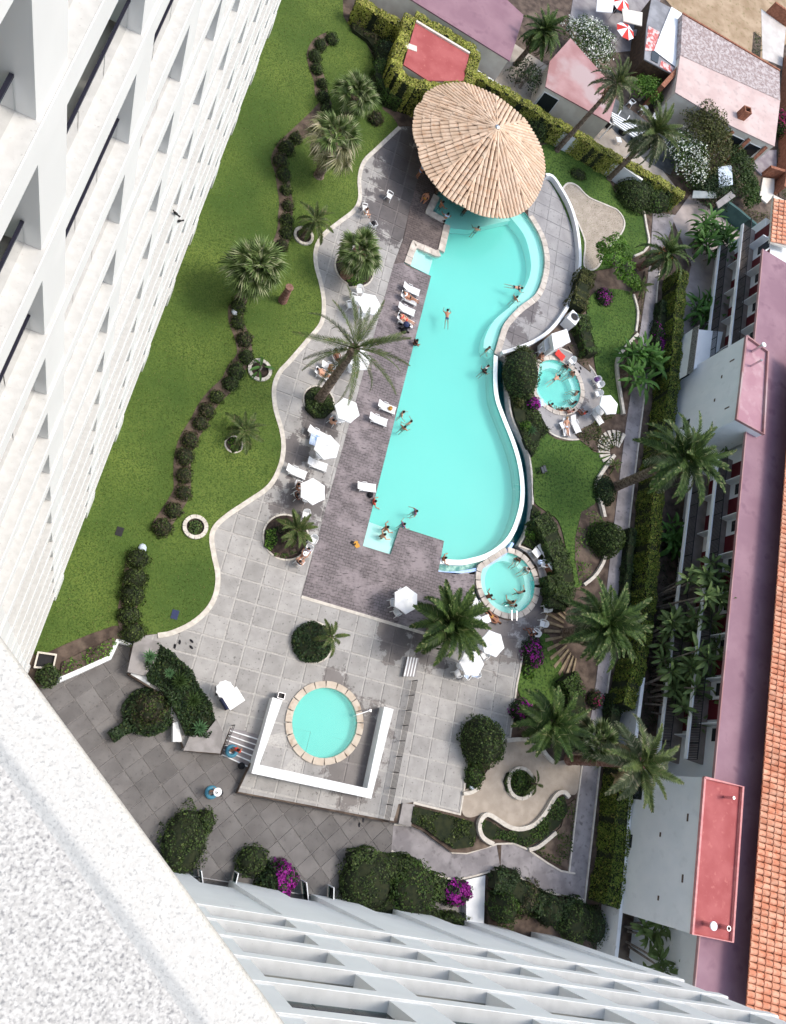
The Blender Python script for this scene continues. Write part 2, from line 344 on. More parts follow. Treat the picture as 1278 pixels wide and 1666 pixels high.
# deck of small setts laid along the pool edge
GA = R(-12.2)
def brick_mat(name, c1, c2, mort, bw, bh, rot, ms=.02):
    m = mat(name, c1, c2, 1.2, .8, 0); n = m.node_tree.nodes; l = m.node_tree.links; p = n['Principled BSDF']
    g = n.new('ShaderNodeNewGeometry'); mp = n.new('ShaderNodeMapping'); mp.inputs['Rotation'].default_value = (0, 0, -rot); l.new(g.outputs['Position'], mp.inputs[0])
    b = n.new('ShaderNodeTexBrick'); b.inputs['Scale'].default_value = 1; b.inputs['Brick Width'].default_value = bw; b.inputs['Row Height'].default_value = bh; b.inputs['Mortar Size'].default_value = ms
    b.inputs['Color1'].default_value = (*c1, 1); b.inputs['Color2'].default_value = (*c2, 1); b.inputs['Mortar'].default_value = (*mort, 1); l.new(mp.outputs[0], b.inputs['Vector'])
    t = n.new('ShaderNodeTexNoise'); t.inputs['Scale'].default_value = .5; t.inputs['Detail'].default_value = 7; t.inputs['Roughness'].default_value = .7; l.new(g.outputs['Position'], t.inputs['Vector'])
    r = n.new('ShaderNodeMapRange'); r.inputs[1].default_value = .47; r.inputs[2].default_value = .6; l.new(t.outputs['Fac'], r.inputs[0])
    mp2 = n.new('ShaderNodeMapping'); mp2.inputs['Rotation'].default_value = (0, 0, -rot); mp2.inputs['Scale'].default_value = (1.0, 4.5, 1); l.new(g.outputs['Position'], mp2.inputs[0])
    t2 = n.new('ShaderNodeTexNoise'); t2.inputs['Scale'].default_value = 2.0; t2.inputs['Detail'].default_value = 5; l.new(mp2.outputs[0], t2.inputs['Vector'])
    r2 = n.new('ShaderNodeMapRange'); r2.inputs[1].default_value = .58; r2.inputs[2].default_value = .66; l.new(t2.outputs['Fac'], r2.inputs[0])
    c = ramp_mix(n, l, r.outputs[0], b.outputs['Color'], tuple(v * 1.35 for v in c2))
    c = ramp_mix(n, l, r2.outputs[0], c, tuple(v * .5 for v in c1)); l.new(c, p.inputs['Base Color'])
    bp = n.new('ShaderNodeBump'); bp.inputs['Strength'].default_value = .6; bp.inputs['Distance'].default_value = .01; bp.invert = True; l.new(b.outputs['Fac'], bp.inputs['Height']); l.new(bp.outputs[0], p.inputs['Normal'])
    return m
M_deck = brick_mat('brown setts', (.15, .13, .136), (.195, .168, .175), (.09, .078, .08), .42, .22, GA)
M_deckwet = brick_mat('wet brown setts', (.10, .08, .078), (.13, .105, .1), (.06, .05, .05), .42, .22, GA)
M_poolfl = mat('turquoise pool floor', (.21, .71, .655), (.24, .735, .68), .15, .6)
M_poolsh = mat('pale pool shelf', (.66, .95, .92), (.74, .96, .94), .4, .6)
M_poolgr = mat('green pool floor', (.08, .5, .42), rough=.6)
M_poolst = mat('white pool steps', (.88, .96, .95), rough=.6)
M_tealf = mat('teal basin tiles', (.006, .07, .085), (.015, .12, .13), 1.5, .3)
M_weir = mat('mosaic weir', (.1, .3, .26), (.4, .62, .52), 3, .3)
M_gutter = mat('blue gutter tiles', (.28, .45, .8), (.4, .57, .88), 2, .3)
def water(name, tint, rough=.03, milk=None, mf=.4):
    m = bpy.data.materials.new(name); m.use_nodes = True; n = m.node_tree.nodes; l = m.node_tree.links; n.remove(n['Principled BSDF'])
    t = n.new('ShaderNodeBsdfTransparent'); t.inputs[0].default_value = (*tint, 1); gl = n.new('ShaderNodeBsdfGlossy'); gl.inputs['Roughness'].default_value = rough
    fr = n.new('ShaderNodeFresnel'); fr.inputs[0].default_value = 1.33; g = n.new('ShaderNodeNewGeometry')
    ns = n.new('ShaderNodeTexNoise'); ns.inputs['Scale'].default_value = 1.1; ns.inputs['Detail'].default_value = 3; l.new(g.outputs['Position'], ns.inputs['Vector'])
    bp = n.new('ShaderNodeBump'); bp.inputs['Strength'].default_value = .1; bp.inputs['Distance'].default_value = .05; l.new(ns.outputs['Fac'], bp.inputs['Height'])
    l.new(bp.outputs[0], gl.inputs['Normal']); l.new(bp.outputs[0], fr.inputs['Normal'])
    if milk:
        df = n.new('ShaderNodeBsdfDiffuse'); df.inputs[0].default_value = (*milk, 1); mm = n.new('ShaderNodeMixShader'); mm.inputs[0].default_value = mf
        l.new(t.outputs[0], mm.inputs[1]); l.new(df.outputs[0], mm.inputs[2]); t = mm
    mx = n.new('ShaderNodeMixShader'); l.new(fr.outputs[0], mx.inputs[0]); l.new(t.outputs[0], mx.inputs[1]); l.new(gl.outputs[0], mx.inputs[2]); l.new(mx.outputs[0], n['Material Output'].inputs[0])
    return m
M_water = water('pool water', (.86, .99, .985), .03, (.2, .66, .6), .3); M_watert = water('basin water', (.5, .85, .86))
def glassmat():
    m = water('balcony glass', (.42, .63, .61), .05); return m
M_glass = glassmat()
# foliage
L_dark = leafmat('dark evergreen leaves', (.018, .036, .01), (.07, .11, .028), (.11, .15, .04), .06)
L_hedge = leafmat('clipped hedge leaves', (.04, .075, .01), (.15, .2, .03), (.26, .25, .05), .12)
L_ivy = leafmat('ivy leaves', (.15, .18, .024), (.46, .47, .1), (.55, .48, .16), .14)
L_deep = leafmat('deep green leaves', (.011, .027, .011), (.042, .075, .024), (.08, .11, .03), .05)
L_bright = leafmat('bright green leaves', (.04, .10, .012), (.12, .24, .03), (.2, .3, .06), .1)
L_mid = leafmat('mid green leaves', (.022, .055, .012), (.075, .13, .025), (.14, .17, .05), .06)
L_olive = leafmat('olive leaves', (.04, .048, .012), (.11, .12, .035), (.15, .13, .06), .1)
L_brown = leafmat('bronze shrub leaves', (.03, .026, .016), (.085, .07, .04), (.06, .09, .02), .35)
L_ground = leafmat('low shrub leaves', (.022, .04, .01), (.07, .10, .022), (.14, .17, .05), .08)
L_magenta = leafmat('magenta blossom', (.22, .012, .2), (.42, .03, .36), transl=.3)
L_crimson = leafmat('crimson blossom', (.35, .02, .1), (.55, .05, .2), transl=.3)
L_whitef = leafmat('white blossom', (.62, .64, .56), (.8, .82, .76), transl=.2)
L_grass = leafmat('grass blades', (.05, .1, .014), (.145, .21, .04), (.22, .21, .08), .1, .7, .35, .35, .6, 1.5)
L_palm = leafmat('palm fronds', (.04, .066, .018), (.115, .15, .045), (.18, .16, .08), .08)
L_palmd = leafmat('dark palm fronds', (.026, .055, .014), (.085, .135, .032), (.2, .22, .09), .09)
L_palmg = leafmat('dusty palm fronds', (.055, .075, .034), (.15, .175, .09), (.3, .28, .18), .2)
L_dry = leafmat('dry palm fronds', (.22, .165, .085), (.34, .27, .16), transl=.15)
L_fan = leafmat('fan palm leaves', (.06, .1, .025), (.19, .26, .09), (.32, .35, .19), .2)
L_fany = leafmat('straw fan palm leaves', (.17, .18, .08), (.4, .38, .22), (.52, .47, .33), .25)
L_banana = leafmat('banana leaves', (.022, .07, .016), (.075, .17, .035), (.18, .28, .06), .2)
L_strel = leafmat('strelitzia leaves', (.045, .085, .025), (.13, .19, .065), (.34, .36, .2), .22)
L_agave = leafmat('agave leaves', (.10, .2, .09), (.17, .3, .15))

# ---------------------------------------------------------------- the ground
g = B(); g.box(-160, 260, -120, 260, -2.6, -2.2); struct('ground', g, M_soil)
POOL_W = [(701, 449), (590, 888), (635, 902), (650, 857), (722, 880), (712.7, 930)]                       # straight side, steps, platform
WEIR_O = [(712.7, 930), (740, 932), (785, 923), (820, 902), (835, 883)]
CATCH_O = [(844, 888), (857.7, 865), (865, 835), (866.4, 800), (862.7, 752.7), (855, 725), (832.7, 677.6), (826, 627), (824.5, 586), (812, 577)]
INF_I = [(803, 577), (802, 615), (805, 648), (815, 677.6), (832.7, 722.6), (842.7, 760), (846.4, 800), (841.4, 835), (825, 873), (795, 898), (760, 909), (740, 910.5), (715, 908)]
EAST = [(803.6, 575), (811, 550), (820, 526), (844, 499.5), (870.5, 478.6), (882.5, 449), (885.4, 419), (879.5, 389.5), (867.6, 365.7), (852.7, 345), (830, 322), (790, 300), (745, 300), (712, 312)]
BAR = [(707, 315), (690, 347), (722, 364), (711.5, 409), (670, 391), (656.5, 427)]
in_s = catmull(ats(INF_I), 5); ea_s = catmull(ats(EAST), 5); we_s = catmull(ats(WEIR_O), 5); ca_s = catmull(ats(CATCH_O), 5)
pool_pts = ats([(656.5, 427)] + POOL_W[:5]) + [at(716, 908)] + in_s[::-1] + ea_s + ats(BAR[:5])
WEIRP = in_s + we_s[::-1]
T1, T1R = at(906, 627), 2.42; T2, T2R = at(826, 948), 2.42; KP = at(528, 1175.5)
KPR = 2.62
hole_main = ats([(656.5, 427)] + POOL_W[:5] + [(712.7, 930)]) + ats([(772, 934), (770, 975), (800, 1003), (835, 1008), (868, 985), (880, 950), (870, 915), (850, 893)]) + ca_s + ea_s + ats(BAR[:5])
LOWZ = -.6
low_edge = [(20, 1130), (90, 1109), (180, 1069), (192, 1043), (214, 1047), (207, 1097), (232, 1112), (262, 1130), (300, 1222), (358, 1228), (374, 1186), (429, 1200), (402, 1254), (385, 1291), (622, 1337), (650, 1339), (668, 1343), (690, 1353), (715, 1372), (735, 1387), (759, 1388), (790, 1380), (808, 1373)]
soil_px = low_edge + [(815, 1415), (792, 1425), (795, 1530), (1000, 1590), (1300, 1700), (1600, 1700), (1600, -200), (440, -200), (462, -20), (48, 1066)]
g = B(); g.prism(ats(soil_px), -2.3, -.05, holes=[hole_main, circle(T1, T1R + .2), circle(KP, KPR)]); struct('garden_soil', g, M_soil)
terr = catmull(ats([(648, 206), (612, 240), (590, 262), (582, 290), (583, 320), (575, 340), (550, 360), (525, 380), (512, 402), (511, 430), (520, 465), (524, 495), (520, 525), (500, 550), (470, 585), (452, 605), (443, 630), (445, 665), (455, 700), (458, 730), (452, 760), (435, 790), (400, 815), (370, 835), (348, 855), (341, 875), (345, 905), (351, 935), (348, 965), (335, 990), (310, 1012), (278, 1027), (256, 1031)]), 4)
# lawns
lawnA = ats([(470, -40), (52, 1062), (62, 1068), (110, 1046), (150, 1030), (185, 1018), (210, 1018), (232, 1033), (256, 1031)]) + terr[::-1] + ats([(638, 190), (622, 178), (615, 120), (608.6, 97), (595, 70), (571, 48), (558, 27), (556, -40)])
lawnB = catmull(ats([(878, 240), (905, 236), (940, 250), (985, 288), (1005, 320), (1030, 342), (1050, 355), (1053, 395), (1046, 410), (1028, 419), (1010, 432), (950, 445), (938, 460), (937, 420), (935, 390), (920, 345), (900, 305), (884, 280)]), 4, True)
lawnC = catmull(ats([(962, 480), (989, 470), (1029, 478), (1036, 508), (1032, 539), (1014, 567), (1002, 589), (1004, 636), (1009, 672), (990, 662), (975, 622), (967, 589), (966, 560), (958, 527), (954, 502)]), 4, True)
lawnD = catmull(ats([(884, 702), (903, 714), (928, 718), (948, 717), (965, 735), (992, 742), (975, 768), (968, 785), (970, 813), (945, 858), (937, 880), (938, 910), (946, 950), (930, 950), (920, 890), (908, 848), (885, 830), (868, 813), (866, 770), (863, 740), (872, 715)]), 4, True)
lawnE = catmull(ats([(842, 1115), (848, 1090), (868, 1085), (880, 1070), (878, 1036), (892, 1033), (905, 1060), (913, 1080), (918, 1110), (924, 1130), (908, 1158), (870, 1152), (848, 1135)]), 4, True)
planter_c = [at(490, 385), at(421, 603), at(317, 858), at(380, 722)]
for nm, pg, m_ in (('lawn', lawnA, M_grassbase), ('lawn', lawnB, M_grassb2), ('lawn', lawnC, M_grassb2), ('lawn', lawnD, M_grassb2), ('lawn', lawnE, M_grassb2)):
    g = B(); g.prism(pg, -.06, .03); struct(nm, g, m_)
gb = B()
for pg, dens in ((lawnA, 85), (lawnB, 85), (lawnC, 85), (lawnD, 85), (lawnE, 85)):
    P = np.array([(p[0], p[1]) for p in pg]); lo, hi = P.min(0), P.max(0); n = int((hi - lo).prod() * dens)
    q = RNG.uniform(lo, hi, (n, 2)); q = q[inside(q[:, 0], q[:, 1], P)]
    nn = RNG.normal(0, 1, (len(q), 3)); nn[:, 2] = np.abs(nn[:, 2]) * .6 + .9
    gb.leaves(np.c_[q, np.full(len(q), .045)], nn, .085, .45, .3)
tag(obj('grass', gb, L_grass), kind='stuff')

# ---------------------------------------------------------------- terrace slabs
U = Vector((math.cos(GA), math.sin(GA), 0)); V = Vector((-U.y, U.x, 0))
def grid_slabs(name, region, org, u, v, su, sv, gap, z, thick, mt, parent, limit, sizekey, rest):
    """square-cut slabs clipped to the region; the ones nearest the camera are parts, the rest one stuff part"""
    poly = [Vector((p[0], p[1], 0)) for p in region]
    if area(poly) < 0: poly = poly[::-1]
    a = [(p - org).dot(u) for p in poly]; b = [(p - org).dot(v) for p in poly]; cells = []
    for i in range(math.floor(min(a) / su), math.ceil(max(a) / su)):
        for j in range(math.floor(min(b) / sv), math.ceil(max(b) / sv)):
            o = org + u * (i * su + gap / 2) + v * (j * sv + gap / 2); w, h = su - gap, sv - gap
            c = [o, o + u * w, o + u * w + v * h, o + v * h]; q = poly
            for k in range(4):
                q = clip(q, c[k], c[(k + 1) % 4])
                if len(q) < 3: break
            if len(q) < 3: continue
            ar = abs(area(q))
            if ar < .04: continue
            cells.append((c, q, ar >= .995 * w * h, (c[0] + c[2]) / 2))
    cells.sort(key=lambda t: sizekey(t[3]))
    w, h = su - gap, sv - gap
    m = B(); m.prism([u * (-w / 2) + v * (-h / 2), u * (w / 2) + v * (-h / 2), u * (w / 2) + v * (h / 2), u * (-w / 2) + v * (h / 2)], -thick, 0); full = m.mesh(name, mt)
    st = B()
    for k, (c, q, fl, ce) in enumerate(cells):
        dz = random.uniform(-.008, .006)
        if k < limit:
            if fl: o = obj(name, full, parent=parent, loc=(ce.x, ce.y, z + dz)); o.rotation_euler = (random.uniform(-.004, .004), random.uniform(-.004, .004), random.uniform(-.006, .006))
            else: m = B(); m.prism([p - ce for p in q], -thick, 0); obj(name, m, mt, parent, (ce.x, ce.y, z + dz))
        else: st.prism(q, z - thick, z + dz)
    if st.v: tag(obj(rest, st, mt, parent), kind='stuff')
    return len(cells)
def keyhole(outer, hole):
    hv = hole if area(hole) < 0 else hole[::-1]; ov = outer if area(outer) > 0 else outer[::-1]
    bi = min(((o - h).length, i, j) for i, o in enumerate(ov) for j, h in enumerate(hv)); _, i, j = bi
    return ov[:i + 1] + hv[j:] + hv[:j + 1] + ov[i:]
deckL = [(640, 430), (640, 425)]
terrace = terr + ats([(225, 1036), (212, 1095), (232, 1110), (262, 1128), (300, 1218), (358, 1224), (374, 1184), (431, 1198), (404, 1252), (387, 1288), (620, 1332), (640, 1336), (648, 1308), (672, 1305), (747, 1323), (760, 1240), (828, 1198), (852, 1049), (846, 1040), (775, 1032), (705, 1034), (490, 970), (640, 430), (655, 390), (668, 332), (690, 262), (684, 205)])
terrace = [Vector((p[0], p[1], 0)) for p in terrace]
ring_c = [at(576, 437), at(518, 652), at(465, 874), at(509, 1044)]
g = B(); g.prism(terrace, -2.28, -.035, holes=[circle(KP, KPR)]); tb = struct('terrace', g, M_joint)
near = lambda p: (p - Vector((0, 0, 0))).length
grid_slabs('paving_slab', keyhole(terrace, circle(KP, KPR, 28)), at(490, 970), U, V, 1.46, 1.44, .13, 0, .08, M_slab, tb, 300, near, 'far_paving')
# lower plaza
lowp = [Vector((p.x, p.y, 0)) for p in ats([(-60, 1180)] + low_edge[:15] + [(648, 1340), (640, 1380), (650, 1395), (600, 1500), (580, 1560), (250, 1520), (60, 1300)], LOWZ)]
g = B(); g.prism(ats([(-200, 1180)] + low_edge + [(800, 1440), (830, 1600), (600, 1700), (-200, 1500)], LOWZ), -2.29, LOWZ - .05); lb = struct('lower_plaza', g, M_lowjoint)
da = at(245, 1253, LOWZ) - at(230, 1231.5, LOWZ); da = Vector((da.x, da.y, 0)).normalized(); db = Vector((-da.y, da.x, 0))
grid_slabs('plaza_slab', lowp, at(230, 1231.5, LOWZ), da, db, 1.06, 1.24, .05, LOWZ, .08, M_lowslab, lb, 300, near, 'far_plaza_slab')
# deck of setts and the wet bar terrace
deck_px = [(640, 430), (656.5, 427), (660, 432), (701, 449), (590, 888), (635, 902), (650, 857), (722, 880), (712.7, 930), (740, 934), (772, 934), (768, 975), (775, 990), (720, 1034), (705, 1034), (490, 970)]
g = B(); g.prism(ats(deck_px), -1.3, .012); struct('pool_deck', g, M_deck)
bar_px = [(640, 430), (656, 390), (668, 332), (688, 262), (684, 205), (720, 190), (840, 200), (868, 290), (852, 345), (830, 322), (790, 300), (745, 300), (712, 312), (707, 315), (690, 347), (722, 364), (711.5, 409), (670, 391), (656.5, 427)]
g = B(); g.prism(ats(bar_px), -1.3, .008); struct('bar_terrace', g, M_deckwet)
g = B(); g.ribbon(ats([(490, 971), (705, 1035)]), .22, -.1, .03); struct('deck_kerb', g, M_kerb)
# east sun terrace behind the curved wall
east_o = catmull(ats([(858, 300), (889, 290), (908, 312), (925, 345), (935, 385), (938, 430), (932, 470), (917, 505), (893, 538), (866, 558), (838, 570), (812, 578)]), 5)
eastp = east_o + [Vector((p.x, p.y, 0)) for p in ea_s[:44]]
g = B(); g.prism(eastp, -1.3, -.03); st_ = struct('sun_terrace', g, M_joint)
for_slabs_east = (eastp, st_)
w = tag(obj('curved_wall', B().ribbon(east_o[4:], .3, -.2, .55), M_white), 'low white wall curving round the sun terrace behind the big pool', 'wall')
g = B()
for i in range(5):
    a = at(880 + (i - 2) * 9, 330 + i * 52); b_ = at(930, 330 + i * 50)
grid_slabs('terrace_slab', for_slabs_east[0], at(880, 420), U, V, 1.5, 1.5, .04, .004, .08, M_plain, for_slabs_east[1], 300, near, 'far_slab')
# tub terraces
t1o = catmull(ats([(870, 655), (880, 578), (905, 566), (935, 578), (958, 595), (971, 615), (977, 650), (975, 687), (962, 706), (940, 715), (915, 713), (893, 702), (876, 672)]), 5, True)
g = B(); g.prism(t1o, -1.3, .008, holes=[circle(T1, T1R + .2)]); struct('spa_terrace', g, M_plain)
obj_k = struct('spa_kerb', B().ribbon(t1o, .14, -.1, .05, True), M_kerb)
t2o = ats([(740, 934), (785, 925), (835, 884), (862, 896), (884, 925), (893, 965), (889, 1000), (873, 1032), (852, 1049), (846, 1040), (775, 1032), (722, 1033), (775, 990), (768, 975), (772, 934)])
t2h = circle(T2, T2R + .2)
g = B(); g.prism(ats([(739, 935), (760, 931), (772, 940), (770, 960), (780, 985), (800, 1003), (826, 1010), (852, 1003), (872, 980), (880, 950), (874, 922), (858, 900), (843, 890), (862, 896), (884, 925), (893, 965), (889, 1000), (873, 1032), (852, 1049), (846, 1040), (775, 1033), (722, 1034), (775, 990), (766, 972), (768, 940)]), -1.3, .004); struct('spa_terrace', g, M_plain)
struct('spa_kerb', B().ribbon(ats([(843, 888), (862, 895), (885, 925), (894, 965), (890, 1000), (874, 1032), (853, 1050), (840, 1115), (829, 1200)]), .14, -.1, .06), M_kerb)
# kerb of the lawn
struct('lawn_kerb', B().ribbon(terr, .34, -.1, .06, side=.35), M_kerb)
struct('terrace_kerb', B().ribbon(ats([(828, 1199), (762, 1240), (748, 1325), (672, 1306)]), .16, -.3, .03), M_kerb)

# ---------------------------------------------------------------- pools
def basin(name, outline, depth, fm, holes=()):
    g = B(); g.prism(outline, -depth - .1, -depth); n = len(outline)
    for i in range(n):
        a, b = outline[i], outline[(i + 1) % n]
        g.add([(a.x, a.y, .0), (b.x, b.y, .0), (b.x, b.y, -depth), (a.x, a.y, -depth)], [(0, 1, 2, 3)])
    return struct(name, g, fm)
WZ = -.1
basin('main_pool', pool_pts, 1.35, M_poolfl)
shelf_i = catmull(ats([(790, 562), (793, 544), (808, 517), (838, 490.5), (858.7, 461), (867.6, 434), (864.6, 404), (855.7, 377.6), (838, 354), (822, 335)]), 5)
g = B(); g.prism(shelf_i + [Vector((p.x, p.y, 0)) for p in ats([(838, 330)])] + [Vector((p.x, p.y, 0)) for p in ea_s[:48][::-1]], -1.3, -.42); struct('pool_shelf', g, M_poolsh)
g = B(); g.prism(ats([(706, 318), (722, 361), (745, 366), (768, 368), (814, 357), (838, 352), (838, 328), (800, 302), (745, 300), (712, 312)]), -1.3, -.6); struct('pool_shelf', g, M_poolsh)
g = B(); g.prism(ats([(705, 322), (691, 347), (720, 361), (716, 350)]), -1.3, -1.0); struct('pool_shelf', g, M_poolgr)
for k, (x, z_) in enumerate(((.0, -.17), (.33, -.34), (.66, -.6))):
    a, b_, c_, d_ = ats([(670, 391.5), (711, 409), (700, 448), (657, 427)]); l_ = lambda s: [d_.lerp(c_, s), a.lerp(b_, s)]
    p0 = l_(x); p1 = l_(x + .33); g = B(); g.prism([p0[0], p1[0], p1[1], p0[1]], -1.3, z_); struct('pool_step', g, M_poolst)
    a, b_, c_, d_ = ats([(590.5, 887), (634.5, 901), (650, 857), (604, 840)]); l_ = lambda s: [a.lerp(d_, s * .9), b_.lerp(c_, s * .9)]
    p0 = l_(x); p1 = l_(x + .33); g = B(); g.prism([p0[0], p0[1], p1[1], p1[0]], -1.3, z_); struct('pool_step', g, M_poolst)
g = B(); vs = [(p.x, p.y, WZ) for p in pool_pts]; tr = tessellate_polygon([[Vector((p.x, p.y, 0)) for p in pool_pts]])
def sheet(pts, z):
    g = B(); P = [Vector((p[0], p[1], 0)) for p in pts]; t = tessellate_polygon([P]); fs = []
    for a in t:
        if (P[a[1]] - P[a[0]]).cross(P[a[2]] - P[a[0]]).z < 0: a = (a[0], a[2], a[1])
        fs.append(tuple(a))
    return g.add([(p.x, p.y, z) for p in P], fs)
struct('pool_water', sheet(pool_pts, WZ), M_water)
# infinity edge, gutter, weir and catch basin
struct('infinity_edge', B().ribbon(in_s, .42, -1.2, -.03, side=.5), M_poolst)
struct('edge_gutter', B().ribbon(in_s[:38], .2, -1.2, -.16, side=1.62), M_gutter)
outc = [Vector((p.x, p.y, 0)) for p in in_s]
g = B(); rim = in_s[30:]; wo = catmull(ats(WEIR_O), 6)[::-1]; n = min(len(rim), 30)
rs = [rim[int(i * (len(rim) - 1) / 29)] for i in range(30)]; ws = [wo[int(i * (len(wo) - 1) / 29)] for i in range(30)]
vs = [(p.x, p.y, -.12) for p in rs] + [(p.x, p.y, -.5) for p in ws]; g.add(vs, [(i, i + 1, 31 + i, 30 + i) for i in range(29)]); struct('mosaic_weir', g, M_weir)
struct('edge_gutter', B().ribbon(we_s, .24, -1.2, -.05), M_gutter)
g = B(); g.prism(ca_s + [Vector((p.x, p.y, 0)) for p in in_s[:46]], -1.35, -.75); struct('catch_basin', g, M_tealf)
struct('basin_water', sheet(ca_s + [Vector((p.x, p.y, 0)) for p in in_s[:46]], -.6), M_watert)
struct('basin_kerb', B().ribbon(ca_s, .16, -1.3, .03), M_kerb)
# stone copings: single stones laid round the edges
def coping(name, pts, w, z0, z1, ln, closed=False, side=.5, mt=None):
    root = tag(bpy.data.objects.new(name, None), kind='structure'); COL.objects.link(root)
    P = [Vector((p[0], p[1], 0)) for p in pts] + ([Vector((pts[0][0], pts[0][1], 0))] if closed else [])
    D = [0]
    for a, b in zip(P, P[1:]): D.append(D[-1] + (b - a).length)
    def pt(s):
        for i in range(len(P) - 1):
            if s <= D[i + 1]: return P[i].lerp(P[i + 1], (s - D[i]) / max(1e-6, D[i + 1] - D[i]))
        return P[-1]
    n = max(1, int(D[-1] / ln))
    for k in range(n):
        s0 = D[-1] * k / n + .012; s1 = D[-1] * (k + 1) / n - .012
        g = B(); g.ribbon([pt(s0), pt((s0 + s1) / 2), pt(s1)], w * random.uniform(.96, 1.03), z0, z1 + random.uniform(-.008, .01), side=side); obj('coping_stone', g, mt or M_stonec, root)
coping('pool_coping', [p for p in ea_s[:44]], .55, -.3, .06, .75, side=-.5)
coping('bar_coping', ats([(705, 316), (690, 347), (722, 364.5), (711.5, 409), (670, 391), (657, 427)]), .6, -.3, .09, .7, side=.5)
basin('spa_pool', circle(T1, T1R), 1.0, M_poolfl); basin('spa_pool', circle(T2, T2R), 1.0, M_poolfl)
for T, TR in ((T1, T1R), (T2, T2R)):
    struct('spa_bench', B().ribbon(circle(T, TR - .3, 40), .6, -1.0, -.42, True), M_poolsh)
    cw = circle(T, TR, 96)
    if T is T2:
        k = [i for i, p in enumerate(cw) if not inside(np.array([p.x]), np.array([p.y]), WEIRP)[0]]; j = next(a for a, b in zip(k, k[1:] + [k[0] + 96]) if b - a > 1); j = k.index(j) + 1; ki = k[j:] + k[:j]
        cw = [cw[i] for i in ki]; ws_ = [Vector((p.x, p.y, 0)) for p in we_s if (Vector((p.x, p.y, 0)) - Vector((T.x, T.y, 0))).length < TR]; ws_ = ws_ if (ws_[0] - cw[-1]).length < (ws_[-1] - cw[-1]).length else ws_[::-1]; cw = cw + ws_
    struct('spa_water', sheet(cw, -.06), M_water)
coping('spa_coping', circle(T1, T1R, 48), .42, -.2, .07, .62, True, side=-.5)
coping('spa_coping', [p for p in circle(T2, T2R, 96) if not inside(np.array([p.x]), np.array([p.y]), WEIRP)[0]], .46, -.2, .07, .62, False, side=-.5)
basin('paddling_pool', circle(KP, 2.3), .5, M_poolfl); struct('paddling_water', sheet(circle(KP, 2.3, 48), .02), M_water)
coping('paddling_coping', circle(KP, 2.3, 48), .46, -.3, .1, .72, True, side=-.5, mt=mat('tan coping', (.48, .405, .33), (.55, .48, .4), 2, .8, .3, 9, .04, c3=(.36, .27, .2), s3=1.6, lo3=.58, hi3=.7))
# ---------------------------------------------------------------- paths, sand, yards
def strip(name, L, Rr, zs, m, depth=.35):
    g = B(); n = len(L); vs = []
    for a, b, z in zip(L, Rr, zs): vs += [(a.x, a.y, z), (b.x, b.y, z), (b.x, b.y, z - depth), (a.x, a.y, z - depth)]
    fs = []
    for i in range(n - 1):
        a, b = i * 4, i * 4 + 4; fs += [(a + 1, a, b, b + 1), (a + 2, a + 1, b + 1, b + 2), (a, a + 3, b + 3, b)]
    g.add(vs, fs); return struct(name, g, m)
pl = catmull(ats([(1062, 345), (1056, 433), (1040, 545), (1020, 680), (1005, 800), (990, 930), (979, 1030), (964, 1150), (946, 1248), (925, 1421)]), 3)
pr = catmull(ats([(1100, 350), (1073, 433), (1063, 545), (1047, 650), (1030, 790), (1012, 946), (999, 1040), (984, 1150), (975, 1248), (950, 1470)]), 3)
strip('garden_path', pl, pr, [0] * len(pl), M_path); struct('path_kerb', B().ribbon(pr[2:], .12, -.2, .08), M_kerb); struct('path_kerb', B().ribbon(pl[22:], .12, -.2, .06), M_kerb)
up_ = [(640, 1341), (668, 1343), (690, 1353), (715, 1372), (735, 1387), (759, 1388), (785, 1380), (808, 1373), (835, 1372), (858, 1382), (890, 1404), (912, 1417), (935, 1421)]
dn_ = [(636, 1384), (658, 1396), (682, 1407), (705, 1419), (722, 1428), (745, 1431), (775, 1424), (806, 1415), (835, 1420), (855, 1434), (880, 1448), (905, 1455), (950, 1464)]
zz = [LOWZ + .004 + (0 - LOWZ) * max(0, min(1, i / 8)) for i in range(13)]
PU = [at(x, y, z) for (x, y), z in zip(up_, zz)]; PD = [at(x, y, z) for (x, y), z in zip(dn_, zz)]
strip('garden_path', PU, PD, zz, M_path)
struct('path_kerb', B().ribbon(PU, .12, [z - .2 for z in zz], [z + .06 for z in zz]), M_kerb); struct('path_kerb', B().ribbon(PD, .12, [z - .2 for z in zz], [z + .06 for z in zz]), M_kerb)
g = B(); g.prism(ats([(757, 1432), (789, 1424), (786, 1520), (758, 1500)], -.15), -1.2, -.12); struct('white_path', g, M_gard)
sandp = catmull(ats([(826, 1205), (840, 1203), (858, 1205), (873, 1213), (885, 1228), (905, 1238), (931, 1236), (945, 1250), (938, 1290), (921, 1291), (905, 1290), (892, 1308), (873, 1337), (844, 1348), (810, 1337), (790, 1324), (765, 1330), (752, 1322), (752, 1290), (775, 1275), (792, 1255), (805, 1229)]), 4, True)
g = B(); g.prism(sandp, -.1, .0); struct('sand_garden', g, M_sand)
blob = catmull(ats([(914, 310), (923, 299), (938, 303), (957, 321.6), (987, 335), (1005, 344), (1015, 363), (1008, 383), (985, 408), (973, 433), (960, 440), (949, 432), (951, 402), (948, 384), (932, 348), (918, 325)]), 4, True)
g = B(); g.prism(blob, -.05, .045); struct('sand_path', g, M_sand); struct('sand_kerb', B().ribbon(blob, .16, -.05, .1, True), M_kerb)
